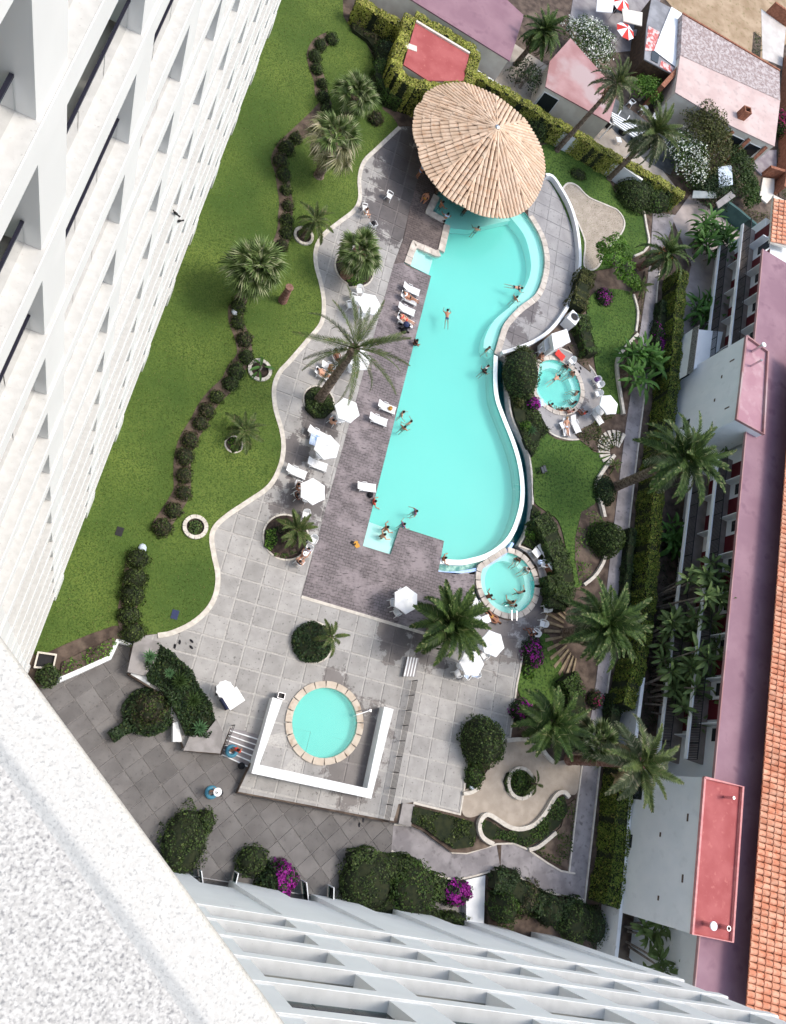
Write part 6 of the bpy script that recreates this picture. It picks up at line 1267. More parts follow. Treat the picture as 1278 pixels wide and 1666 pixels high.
chairs = [((485, 790), (509, 799), 'upper chair at the left of the umbrella on the lower deck side', 0), ((483, 806), (509, 799), 'lower chair at the left of the umbrella on the lower deck side', 0), ((541, 685), (565, 660), 'chair with a sunburnt sitter beside the umbrella at the palm bed', 0),
          ((575, 485), (590, 492), 'middle chair of three curving round the bare table', 0), ((568, 497), (590, 494), 'lowest chair of three curving round the bare table', 0), ((584, 473), (588, 490), 'topmost chair of three curving round the bare table', 0), ((633, 319), (650, 330), 'white chair on the wet terrace facing the bar', 0), ((593, 339), (620, 345), 'white chair at the lawn kerb beside the upper terrace', 0), ((606, 366), (592, 340), 'white chair with a dark bag on the upper terrace', 0),
          ((497, 838), (495, 860), 'white chair standing above the dark earth bed', 0), ((487, 914), (500, 900), 'chair with the black dressed sitter beside the earth bed', 0), ((500, 895), (490, 910), 'chair with the sitter in pale blue beside the earth bed', 0), ((508, 879), (500, 892), 'empty chair behind the young palm at the deck edge', 0),
          ((645, 996), (661, 985), 'chair below left of the lone deck umbrella', 0), ((639, 981), (661, 979), 'chair left of the lone deck umbrella', 0), ((650, 966), (661, 978), 'chair draped in pale blue by the lone deck umbrella', 0),
          ((744, 1096), (768, 1085), 'left chair of three below the lower umbrella', 0), ((758, 1099), (768, 1085), 'middle chair of three below the lower umbrella with a pale blue seat', 0), ((773, 1096), (769, 1085), 'right chair of three below the lower umbrella with a pale blue seat', 0), ((787, 1067), (772, 1078), 'chair between the two umbrellas', 0),
          ((891, 952), (870, 955), 'topmost chair on the rim of the lower spa terrace', 0), ((888, 991), (868, 990), 'second chair down the rim of the lower spa terrace', 0), ((882, 1015), (862, 1008), 'third chair down the rim of the lower spa terrace', 0), ((870, 1030), (856, 1020), 'chair at the terrace corner above the magenta bougainvillea', 0),
          ((969, 619), (945, 630), 'chair with a dark red bag at the edge of the upper spa terrace', 0), ((974, 627), (950, 636), 'second chair in the row of three on the upper spa terrace', 0), ((972, 641), (950, 645), 'lowest chair of the row of three on the upper spa terrace', 0), ((929, 588), (918, 600), 'chair with clothes behind the upper spa coping', 0), ((880, 573), (890, 585), 'chair with two sitters beside the white kiosk', 0), ((884, 918), (868, 915), 'chair with a pale bag beside the red box', 0)]
for px, tg, lab, z in chairs: put(chair0, px, facing(at(*px), at(*tg)), lab, CG)
# towels, bags, small things
def towel(px, w, l, m, lab, z, rz=RL, cat='towel'):
    g = B(); n = 6; vs = []
    for i in range(n + 1):
        for j in range(4): vs.append((-w / 2 + w * j / 3 + random.gauss(0, .015), -l / 2 + l * i / n + random.gauss(0, .015), random.uniform(0, .035)))
    g.add(vs, [(i * 4 + j, i * 4 + j + 1, i * 4 + j + 5, i * 4 + j + 4) for i in range(n) for j in range(3)]); me = g.mesh('towel', m)
    return tag(obj('towel', me, None, None, at(px[0], px[1], z), rz), lab, cat)
towel((512, 716), .9, .75, M_pblue, 'pale blue towel beside the umbrella on the terrace', .4); towel((518, 714), .45, .5, M_blue, 'bright blue towel half under the umbrella on the terrace', .43)
towel((921, 694), .5, 1.5, M_cloth, 'pale towel on the sunbather lounger below the upper spa', .33, PI + .12); towel((667, 486), .5, .9, M_cloth, 'white towel on the second lounger of the deck row', .33)
towel((580, 886), .35, .5, M_ochre, 'bright patterned towel dropped on the brown deck', .03, .5); towel((574, 884), .25, .4, M_black, 'dark clothes heap on the brown deck', .03, 1.0); towel((773, 1097), .5, .5, M_pblue, 'pale blue towel on the right chair under the lower umbrella', .46); towel((758, 1099), .4, .4, M_pblue, 'pale blue cushion on the middle chair under the lower umbrella', .46)
towel((650, 966), .5, .45, M_pblue, 'pale blue towel on the chair at the lone deck umbrella', .46); towel((911, 578), .7, .9, M_redc, 'bright red towel heaped by the upper spa', .3, .9); towel((881, 655), .5, .6, M_pblue, 'pale blue towel on the spa coping beside the magenta bush', .12, .4)
def bag(px, s, m, lab, z=0, cat='bag', rz=0):
    t = thing('bag', lab, cat, at(px[0], px[1], z), rz); g = B(); g.lathe([(.01, s * .75), (s * .35, s * .72), (s * .5, s * .4), (s * .52, s * .1), (s * .45, 0)], 9); obj('pouch', g, m, t)
    obj('strap', B().tube([(-s * .3, 0, s * .65), (-s * .2, 0, s * 1.0), (s * .2, 0, s * 1.0), (s * .3, 0, s * .65)], s * .05, 4), M_black, t); return t
bag((601, 806), .45, M_black, 'black bag beside the lone lounger on the lower deck'); bag((634, 665), .35, M_ochre, 'straw coloured bag on the foot of the lounger', .33); bag((606, 365), .4, M_black, 'dark bag on the chair of the upper terrace', .45); bag((969, 618), .45, M_purpc, 'dark red bag on the spa chair', .45)
bag((877, 915), .4, M_pblue, 'pale bag beside the red box', .45); bag((656, 539), .55, M_black, 'black rucksack next to the pram')
bag((392, 1246), .45, M_black, 'black bag left at the foot of the garden stairs', LOWZ); bag((357, 1290), .4, M_black, 'black bag at the feet of the plaza walker', LOWZ)
def shoes(px, lab, rz=0):
    t = thing('sandals', lab, 'sandals', at(*px), rz)
    for sx in (-.14, .14):
        g = B(); g.prism(circle((sx, sx), .07, 10, .16), 0, .05); g.tube([(sx - .06, sx + .03, .04), (sx, sx + .05, .1), (sx + .06, sx + .03, .04)], .02, 4); obj('sandal', g, M_black, t)
shoes((288, 1048), 'pair of black sandals nearest the concrete planter'); shoes((311, 1048), 'second pair of black sandals on the pale slabs', .8); shoes((943, 602), 'pair of black flip flops on the upper spa terrace', .4); shoes((934, 596), 'dark flip flops beside the clothes chair of the upper spa', 1.2); shoes((587, 1338), 'tiny pale slippers left by the low railing')
# pram
t = thing('pram', 'black folding pram parked at the foot of the deck row of loungers', 'pram', at(657, 535), RL); obj('seat', B().lathe([(.02, .3), (.2, .34), (.27, .55), (.25, .7)], 10), M_black, t)
obj('hood', B().ell((0, -.1, .66), .27, .28, .28, 10, 5, 0), M_navy, t); obj('handle', B().tube([(-.22, .3, .4), (-.22, .55, .95), (.22, .55, .95), (.22, .3, .4)], .02, 5), M_steel, t)
for x, y in ((-.25, .35), (.25, .35), (-.2, -.4), (.2, -.4)):
    w_ = obj('wheel', B().tube([(x - .02, y, .13), (x + .02, y, .13)], .13, 12), M_black, t); obj('strut', B().bar((x, y, .13), (x * .7, y * .4, .42), .03), M_steel, t)
# drinks trolley by the planter
c = at(371, 1139); t = thing('drinks_trolley', 'white topped drinks trolley with a dark cabinet beside the planter', 'trolley', c, R(35)); obj('cabinet', B().box(-.5, .45, -.42, .35, .05, .85), M_navy, t); obj('counter_top', B().box(-.4, .72, -.55, .5, .88, .93), M_plastic, t); obj('menu_card', B().box(-.02, .3, -.1, .12, .932, .945), M_cloth, t)
for x in (-.4, .35): obj('wheel', B().tube([(x, -.45, .12), (x, -.38, .12)], .12, 10), M_black, t)
t = thing('folded_umbrella', 'scalloped white parasol standing beside the drinks trolley', 'umbrella', at(358, 1124, 0)); obj('pole', B().tube([(0, 0, 0), (0, 0, 1.75)], .03, 6), M_steel, t); g = B(); n = 20
vs = [(0, 0, 1.8)] + [((.52 + .06 * (i % 2)) * math.cos(2 * PI * i / n), (.52 + .06 * (i % 2)) * math.sin(2 * PI * i / n), 1.55) for i in range(n)] + [((.5 + .05 * (i % 2)) * math.cos(2 * PI * i / n), (.5 + .05 * (i % 2)) * math.sin(2 * PI * i / n), 1.4) for i in range(n)]
g.add(vs, [(0, 1 + i, 1 + (i + 1) % n) for i in range(n)] + [(1 + i, 1 + n + i, 1 + n + (i + 1) % n, 1 + (i + 1) % n) for i in range(n)]); obj('canopy', g, M_cloth, t); obj('base', B().box(-.3, .3, -.3, .3, 0, .08), M_iron, t)
# white kiosk by the upper spa
kc = at(912, 552); t = thing('kiosk', 'white square towel kiosk with a grey side shelf beside the upper spa', 'kiosk', kc, 0); q = [v - kc for v in ats([(897, 543), (922, 535), (928, 556), (901, 569)], 1.9)]
obj('roof', B().prism(q, 1.82, 1.9), M_plastic, t); qi = [v * .9 for v in q]; obj('wall', B().prism(qi, 0, 1.82), M_white, t); q2 = [v - kc for v in ats([(885, 554), (896, 544), (901, 563), (886, 571)], 1.1)]; obj('shelf', B().prism(q2, .95, 1.1), mat('grey shelf', (.5, .5, .5), rough=.6), t); obj('cabinet', B().prism([v * 1.0 for v in q2], 0, .95), M_gard, t)
kc = at(921, 527); t = thing('pump_housing', 'white box with a round fan grille behind the white kiosk', 'fan unit', kc, -.6); obj('casing', B().box(-.5, .5, -.6, .6, 0, 1.2), M_plastic, t); obj('fan_ring', B().lathe([(.36, 1.21), (.4, 1.24), (.4, 1.2)], 18, (0, .1, 0)), M_steel, t); obj('grille', B().lathe([(.01, 1.215), (.35, 1.21)], 18, (0, .1, 0)), M_iron, t)
kc = at(891, 925); t = thing('tool_chest', 'red brown chest with white lid beside the lower spa hedge', 'chest', kc, -.9); obj('box', B().box(-.45, .45, -.35, .35, 0, .8), M_brick, t); obj('lid', B().box(-.47, .1, -.37, .37, .82, .88), M_plastic, t)
for px, sx, sy, lab, rz in (((868, 901), .36, .3, 'small white side table by the lower spa hedge', -.8), ((879, 897), .6, .3, 'white bench table by the lower spa hedge', -.95), ((911, 694), .3, .28, 'small white side table beside the sunbather lounger', .5), ((786, 1009), .34, .3, 'white side table at the tip of the canary palm fronds', .4), ((1002, 232), .3, .3, 'white stool under the pergola', .2)):
    t = thing('side_table', lab, 'table', at(*px), rz); obj('tabletop', B().box(-sx, sx, -sy, sy, .42, .46), M_plastic, t)
    for x in (-1, 1):
        for y in (-1, 1): obj('leg', B().bar((x * sx * .85, y * sy * .85, .42), (x * sx, y * sy, 0), .04), M_plastic, t)
t = thing('spa_ladder', 'twin steel handrail ladder at the bottom of the lower spa', 'ladder', at(828, 1002))
for sx in (-.22, .22): obj('handrail', B().tube([(sx, -.55, 0), (sx, -.45, .75), (sx, .3, .8), (sx, .7, .3), (sx, .8, -.7)], .03, 6), M_steel, t)
for k in range(3): obj('rung', B().bar((-.22, .8, -.2 - .25 * k), (.22, .8, -.2 - .25 * k), .06), M_steel, t)
t = thing('pool_handrail', 'single curved white handrail over the paddling pool rim', 'handrail', at(589, 1159)); obj('rail', B().tube([at(601, 1156) - at(589, 1159), at(598, 1157, .7) - at(589, 1159), at(580, 1163, .75) - at(589, 1159), at(575, 1165, .1) - at(589, 1159)], .035, 6), M_plastic, t); obj('base_plate', B().lathe([(.01, .14), (.09, .13), (.1, .1)], 10, at(601, 1156) - at(589, 1159)), M_steel, t)
t = thing('floodlight', 'black twin headed garden floodlight on the spa lawn', 'floodlight', at(872, 770)); obj('post', B().tube([(0, 0, 0), (0, 0, .5)], .04, 6), M_iron, t)
for x, rz in ((.25, .3), (.55, .3)): h_ = obj('lamp_head', B().box(x - .16, x + .16, -.32 + x * .3, .28 + x * .3, .5, .6), M_iron, t); h_.rotation_euler = (0, .15, rz); obj('lens', B().box(x - .12, x + .12, -.26 + x * .3, .22 + x * .3, .601, .605), M_dark, h_)
for px, lab in (((194, 865), 'dark drain cover in the lawn beside the facade'), ((284, 1000), 'blue grey drain cover near the terrace kerb')): tag(obj('drain_cover', B().box(-.22, .22, -.3, .3, 0, .06), M_navy if px[0] > 200 else M_iron, None, at(*px), -.2), lab, 'drain cover')
# slatted fan steps
t = thing('fan_steps', 'fan of pale stone slabs curving from the spa terrace to the path', 'steps', at(1000, 735)); c = at(1001, 738) - at(1000, 735)
for k in range(11):
    a0 = R(62 + 15 * k - 5); a1 = a0 + R(9); r0, r1 = .7, 2.3 - .05 * k; obj('slab', B().prism([c + Vector((math.cos(a) * r, math.sin(a) * r, 0)) for a, r in ((a0, r0), (a1, r0), (a1, r1), (a0, r1))], -.1, .12), M_kerb, t)
M_slats = mat('weathered slats', (.22, .17, .11), (.32, .26, .17), 3, .9)
t = thing('fan_steps', 'fan of weathered brown slats under the canary palm beside the lower lawn', 'steps', at(930, 1040)); c = at(945, 1030) - at(930, 1040)
for k in range(12):
    a0 = R(140 + 9.5 * k); a1 = a0 + R(3.6); r0, r1 = 1.7, 3.5; obj('slab', B().prism([c + Vector((math.cos(a) * r, math.sin(a) * r * 1.3, 0)) for a, r in ((a0, r0), (a1, r0), (a1, r1), (a0, r1))], -.1, .08), M_slats, t)
# terrace with pots and the white pergola
g = B(); g.prism(ats([(975, 190), (1000, 160), (1110, 240), (1090, 285), (1050, 262)]), -.2, .02); struct('paved_yard', g, mat('dark tiles', (.05, .055, .06), (.11, .115, .12), 1, .6))
t = thing('pergola', 'white pergola of parallel bars beside the rose roofed bungalow', 'pergola', at(1020, 205)); o = at(1020, 205)
for k in range(5):
    a, b = at(993 + k * 1.2, 183 + k * 4.2, 2.3) - o, at(1048 - k * 1.4, 214 + k * 4.2, 2.3) - o; obj('beam', B().bar(a, b, .14), M_white, t)
    if k in (0, 4):
        for q in (a, b): obj('post', B().bar(q, Vector((q.x, q.y, 0)), .1), M_white, t)
for k in range(3): obj('brace', B().bar(at(1010 + 14 * k, 180 + 8 * k, 2.3) - o, at(1004 + 14 * k, 190 + 8 * k, 2.3) - o, .07), M_white, t)
for px, rim, lab in (((988, 205), M_white, 'black tub with a white rim nearest the bungalow wall'), ((1011, 216), M_brick, 'dark tub with a terracotta rim below the pergola'), ((1031, 227), M_white, 'black tub with a white rim below the pergola end'), ((1050, 239), M_white, 'black tub with a white rim beside the palm trunk')):
    t = thing('plant_tub', lab, 'plant pot', at(*px)); obj('tub', B().lathe([(.42, 0), (.52, .8), (.46, .8), (.44, .7), (.01, .68)], 14), M_iron, t); obj('rim', B().lathe([(.44, .8), (.5, .86), (.58, .84), (.55, .76)], 16), rim, t)
for i, (px, lab) in enumerate((((1022, 172), 'white garden chair nearest the bungalow under the palm fronds'), ((1042, 184), 'white garden chair in the middle of the palm shaded yard'), ((1060, 196), 'white garden chair deepest under the palm fronds'))): dup(chair0, at(*px), 1 + i * 1.4, lab, CG)
# cafe umbrellas at the top
def stripe_umbrella(px, lab):
    c = at(px[0], px[1], 2.2); t = thing('cafe_umbrella', lab, 'umbrella', (c.x, c.y, 0), .3, 'red and white cafe umbrellas'); obj('pole', B().tube([(0, 0, 0), (0, 0, 2.5)], .03, 6), M_steel, t)
    for i in range(8):
        a, b = 2 * PI * i / 8, 2 * PI * (i + 1) / 8; r = 1.15; obj('panel', B().add([(0, 0, 2.55), (math.cos(a) * r, math.sin(a) * r, 2.1), (math.cos(b) * r, math.sin(b) * r, 2.1)], [(0, 1, 2)]), M_redc if i % 2 else M_cloth, t)
stripe_umbrella((1010, 4), 'red and white panelled umbrella cut by the top edge'); stripe_umbrella((1018, 49), 'red and white panelled umbrella beside the white oleander')
tag(obj('awning', B().prism(ats([(1012, 14), (1045, 20), (1044, 42), (1014, 34)], 2.4), 2.3, 2.4), M_cream), 'beige square awning between the red and white umbrellas', 'awning'); tag(obj('awning', B().prism(ats([(972, -12), (1000, -8), (996, 20), (970, 18)], 2.4), 2.3, 2.4), M_gard), 'pale blue awning above the white oleander', 'awning')
for x, y, lab in ((1003, 18, 'dark cafe table under the topmost umbrella'), (1024, 62, 'grey cafe bench below the second umbrella')):
    t = thing('cafe_table', lab, 'table', at(x, y), .4); obj('tabletop', B().box(-.7, .7, -.4, .4, .7, .76), M_wood if y < 40 else M_capst, t); 
    for sx in (-.6, .6): obj('leg', B().box(sx - .04, sx + .04, -.35, .35, 0, .7), M_iron, t)
# glass gates at the hotel doors
for px, rz, lab in (((325, 1434), -.1, 'white framed glass gate nearest the parapet'), ((376, 1438), -.5, 'white framed glass gate at the right of the first hotel door'), ((492, 1452), -.15, 'white framed glass gate left of the second hotel door'), ((533, 1460), -.3, 'white framed glass gate right of the second hotel door')):
    t = thing('glass_gate', lab, 'gate', at(px[0], px[1], LOWZ), rz + .3)
    for y in (-.75, .75): obj('post', B().bar((0, y, 0), (0, y, 1.2), .06), M_white, t)
    obj('top_rail', B().bar((0, -.75, 1.2), (0, .75, 1.2), .06), M_white, t); obj('glass', B().box(-.008, .008, -.7, .7, .1, 1.15), M_glass, t)
# pigeons on the facade ledge
for i, (px, lab) in enumerate((((291, 352), 'upper of two dark pigeons perched on the facade ledge'), ((290, 361), 'lower of two dark pigeons perched on the facade ledge'))):
    r_ = at(*px, 0); k = -2.94 / r_.dot(n1) * H if r_.dot(n1) else 40; zt = min(zs1, key=lambda z: abs((H - z) - (-2.96 * H / (r_.dot(n1))))); p = at(px[0], px[1], zt)
    s_ = p.dot(e1); q = e1 * s_ + n1 * (-3.02); t = thing('pigeon', lab, 'bird', (q.x, q.y, zt), 1 + i); t.scale = (.7,) * 3; obj('body', B().ell((0, 0, .16), .1, .2, .1, 8, 6), M_iron, t); obj('head', B().ell((0, .2, .27), .055, .06, .06, 7, 5), M_iron, t); obj('tail', B().prism([(-.05, -.15), (.05, -.15), (.07, -.36), (-.07, -.36)], .14, .17), M_iron, t)
    for x in (-.04, .04): obj('leg', B().bar((x, 0, 0), (x, 0, .1), .012), M_brick, t)

# ---------------------------------------------------------------- people
def skin_mesh(name, V, Eg, Rd, sub=1):
    me = bpy.data.meshes.new(name); me.from_pydata([tuple(v) for v in V], Eg, []); ob = bpy.data.objects.new(name, me); COL.objects.link(ob)
    m = ob.modifiers.new('skin', 'SKIN'); sd = me.skin_vertices[0].data
    for i, r in enumerate(Rd): sd[i].radius = (r, r)
    sd[0].use_root = True
    if sub: s = ob.modifiers.new('sub', 'SUBSURF'); s.levels = sub
    dg = bpy.context.evaluated_depsgraph_get(); dg.update(); out = bpy.data.meshes.new_from_object(ob.evaluated_get(dg)); bpy.data.objects.remove(ob); out.name = name
    out.polygons.foreach_set('use_smooth', np.ones(len(out.polygons), bool)); return out
def joints(kind):
    J = {}; S2 = (('l', -1), ('r', 1))
    def put_(n, x, y, z): J[n] = Vector((x, y, z))
    if kind in ('stand', 'wade', 'walk'):
        for n, y, z in (('pelvis', 0, .95), ('waist', 0, 1.1), ('chest', .01, 1.3), ('neck', 0, 1.46), ('jaw', .03, 1.54), ('crown', .02, 1.66)): put_(n, 0, y, z)
        for s, k in S2:
            put_('sh' + s, .18 * k, 0, 1.4); put_('hip' + s, .09 * k, 0, .9)
            if kind == 'wade': put_('el' + s, .34 * k, .08, 1.22); put_('wr' + s, .42 * k, .3, 1.16)
            else: put_('el' + s, .25 * k, -.03 - .05 * k, 1.13); put_('wr' + s, .26 * k, .1 + .06 * k, .92)
            st = .16 * k if kind == 'walk' else 0
            put_('kn' + s, .1 * k, .05 + st, .5); put_('an' + s, .1 * k, -.02 + st * 1.2, .08); put_('toe' + s, .11 * k, .13 + st * 1.2, .03)
    elif kind == 'sit':
        for n, y, z in (('pelvis', 0, .1), ('waist', -.04, .26), ('chest', -.07, .47), ('neck', -.06, .63), ('jaw', -.01, .71), ('crown', -.02, .83)): put_(n, 0, y, z)
        for s, k in S2: put_('sh' + s, .18 * k, -.06, .57); put_('el' + s, .29 * k, .02, .32); put_('wr' + s, .24 * k, .26, .27); put_('hip' + s, .1 * k, .02, .09); put_('kn' + s, .14 * k, .44, .1); put_('an' + s, .12 * k, .5, -.34); put_('toe' + s, .13 * k, .66, -.39)
    elif kind == 'lie':
        for n, y, z in (('pelvis', 0, .1), ('waist', -.15, .16), ('chest', -.33, .26), ('neck', -.47, .35), ('jaw', -.54, .41), ('crown', -.64, .47)): put_(n, 0, y, z)
        for s, k in S2: put_('sh' + s, .18 * k, -.42, .29); put_('el' + s, .3 * k, -.2, .18); put_('wr' + s, .24 * k, .04, .16); put_('hip' + s, .09 * k, .06, .1); put_('kn' + s, .11 * k, .46, .14 + (.12 if k > 0 else 0)); put_('an' + s, .1 * k, .88, .08); put_('toe' + s, .12 * k, .94, .2)
    else:                                                             # swimming, prone
        for n, y, z in (('pelvis', 0, -.05), ('waist', .16, -.02), ('chest', .36, .02), ('neck', .52, .07), ('jaw', .6, .08), ('crown', .71, .14)): put_(n, 0, y, z)
        for s, k in S2: put_('sh' + s, .18 * k, .44, .02); put_('el' + s, .38 * k, .6, -.03); put_('wr' + s, .3 * k, .84, -.05); put_('hip' + s, .09 * k, -.06, -.06); put_('kn' + s, .13 * k, -.44, -.12); put_('an' + s, .14 * k, -.84, -.16); put_('toe' + s, .16 * k, -1.0, -.2)
    return J
RAD = dict(pelvis=.135, waist=.125, chest=.15, neck=.055, jaw=.085, crown=.085, sh=.07, el=.045, wr=.03, hip=.09, kn=.058, an=.04, toe=.035)
BM = {}
def body_meshes(kind):
    if kind in BM: return BM[kind]
    J = joints(kind); names = list(J); V = [J[n] for n in names]; Rd = [RAD[n if n in RAD else n[:-1]] for n in names]; ix = {n: i for i, n in enumerate(names)}
    E_ = [('pelvis', 'waist'), ('waist', 'chest'), ('chest', 'neck'), ('neck', 'jaw'), ('jaw', 'crown')]
    for s in 'lr': E_ += [('chest', 'sh' + s), ('sh' + s, 'el' + s), ('el' + s, 'wr' + s), ('pelvis', 'hip' + s), ('hip' + s, 'kn' + s), ('kn' + s, 'an' + s), ('an' + s, 'toe' + s)]
    Eg = [(ix[a], ix[b]) for a, b in E_]
    for s, k in (('l', -1), ('r', 1)):                               # palm, five fingers
        w = J['wr' + s]; d = (w - J['el' + s]).normalized(); sd = d.cross(Vector((0, 0, 1))); sd = sd.normalized() if sd.length > .1 else Vector((1, 0, 0)); V.append(w + d * .075); Rd.append(.034); pi_ = len(V) - 1; Eg.append((ix['wr' + s], pi_))
        for f, (o, l) in enumerate(((-.03, .075), (-.01, .09), (.012, .085), (.032, .065))):
            V.append(w + d * (.1 + l * .5) + sd * o); Rd.append(.011); V.append(w + d * (.1 + l) + sd * o * 1.1 - Vector((0, 0, .02))); Rd.append(.009); Eg += [(pi_, len(V) - 2), (len(V) - 2, len(V) - 1)]
        V.append(w + d * .06 - sd * .055 * k); Rd.append(.013); V.append(w + d * .1 - sd * .065 * k); Rd.append(.01); Eg += [(ix['wr' + s], len(V) - 2), (len(V) - 2, len(V) - 1)]
    hd = (J['crown'] - J['jaw']).normalized(); fw = Vector((0, 1, 0)) if kind != 'swim' else Vector((0, .5, -.85)); fw = (fw - hd * fw.dot(hd)).normalized()
    if kind == 'lie': fw = (Vector((0, .45, .9)) - hd * Vector((0, .45, .9)).dot(hd)).normalized()
    V.append(J['jaw'].lerp(J['crown'], .35) + fw * .1); Rd.append(.016); Eg.append((ix['jaw'], len(V) - 1))
    body = skin_mesh('body', V, Eg, Rd)
    hm = J['jaw'].lerp(J['crown'], .72) - fw * .018; q = hd.to_track_quat('Z', 'Y'); g = B(); n = 10
    g.ell((0, 0, 0), .112, .118, .118, 12, 7); hv = []
    for v in g.v:
        p = Vector(v); w = hm + q @ p; out = (w - hm).dot(fw); hv.append(w if out < .05 or (w - hm).dot(hd) > .04 else w - fw * (out - .03) * 1.2)
    g.v = [tuple(v) for v in hv]; hair = g.mesh('hair', HAIRS[0], True)
    sdv = hd.cross(fw); e = B()
    for k in (-1, 1): c = J['jaw'].lerp(J['crown'], .5) + fw * .082 + sdv * (.034 * k); e.ell(c, .012, .012, .012, 6, 4)
    eyes = e.mesh('eyes', M_eye)
    mid = lambda a, b, t: J[a].lerp(J[b], t)
    tr = skin_mesh('trunks', [J['pelvis'], mid('pelvis', 'waist', .6), J['hipl'], J['hipr'], mid('hipl', 'knl', .45), mid('hipr', 'knr', .45)], [(0, 1), (0, 2), (0, 3), (2, 4), (3, 5)], [.15, .135, .105, .105, .09, .09])
    tp = skin_mesh('top', [mid('waist', 'chest', .3), J['chest'], mid('chest', 'neck', .45), mid('shl', 'ell', .35), J['shl'], J['shr'], mid('shr', 'elr', .35)], [(0, 1), (1, 2), (1, 4), (4, 3), (1, 5), (5, 6)], [.14, .166, .08, .065, .084, .084, .065])
    BM[kind] = (body, hair, eyes, tr, tp); return BM[kind]
def person(px, kind, lab, look=None, z=0, skin=0, hair=0, trunk=M_navy, top=None, rz=None, scale=.98, hat=None):
    lift = {'wade': 1.5, 'sit': .5, 'stand': .9, 'walk': .9}.get(kind, .1) * scale; p = at(px[0], px[1], z + lift); p.z = z; a = rz if rz is not None else (facing(p, at(look[0], look[1], z)) if look else 0); t = thing('person', lab, 'person', p, a); t.scale = (scale,) * 3
    bd, hr, ey, tr, tp = body_meshes(kind)
    def ad(n, me, m):
        o = obj(n, me, None, t)
        if not o.data.materials: o.data.materials.append(m)
        o.material_slots[0].link = 'OBJECT'; o.material_slots[0].material = m; return o
    ad('body', bd, SKINS[skin]); ad('hair', hr, HAIRS[hair]); obj('eyes', ey, None, t)
    if trunk: ad('trunks', tr, trunk)
    if top: ad('top', tp, top)
    if hat:
        J = joints(kind); c = J['crown']; obj('sun_hat', B().lathe([(.01, .08), (.1, .06), (.12, -.02), (.26, -.05), (.26, -.06)], 14, c), hat, t)
    return t
PW = -1.35; SP = -.42
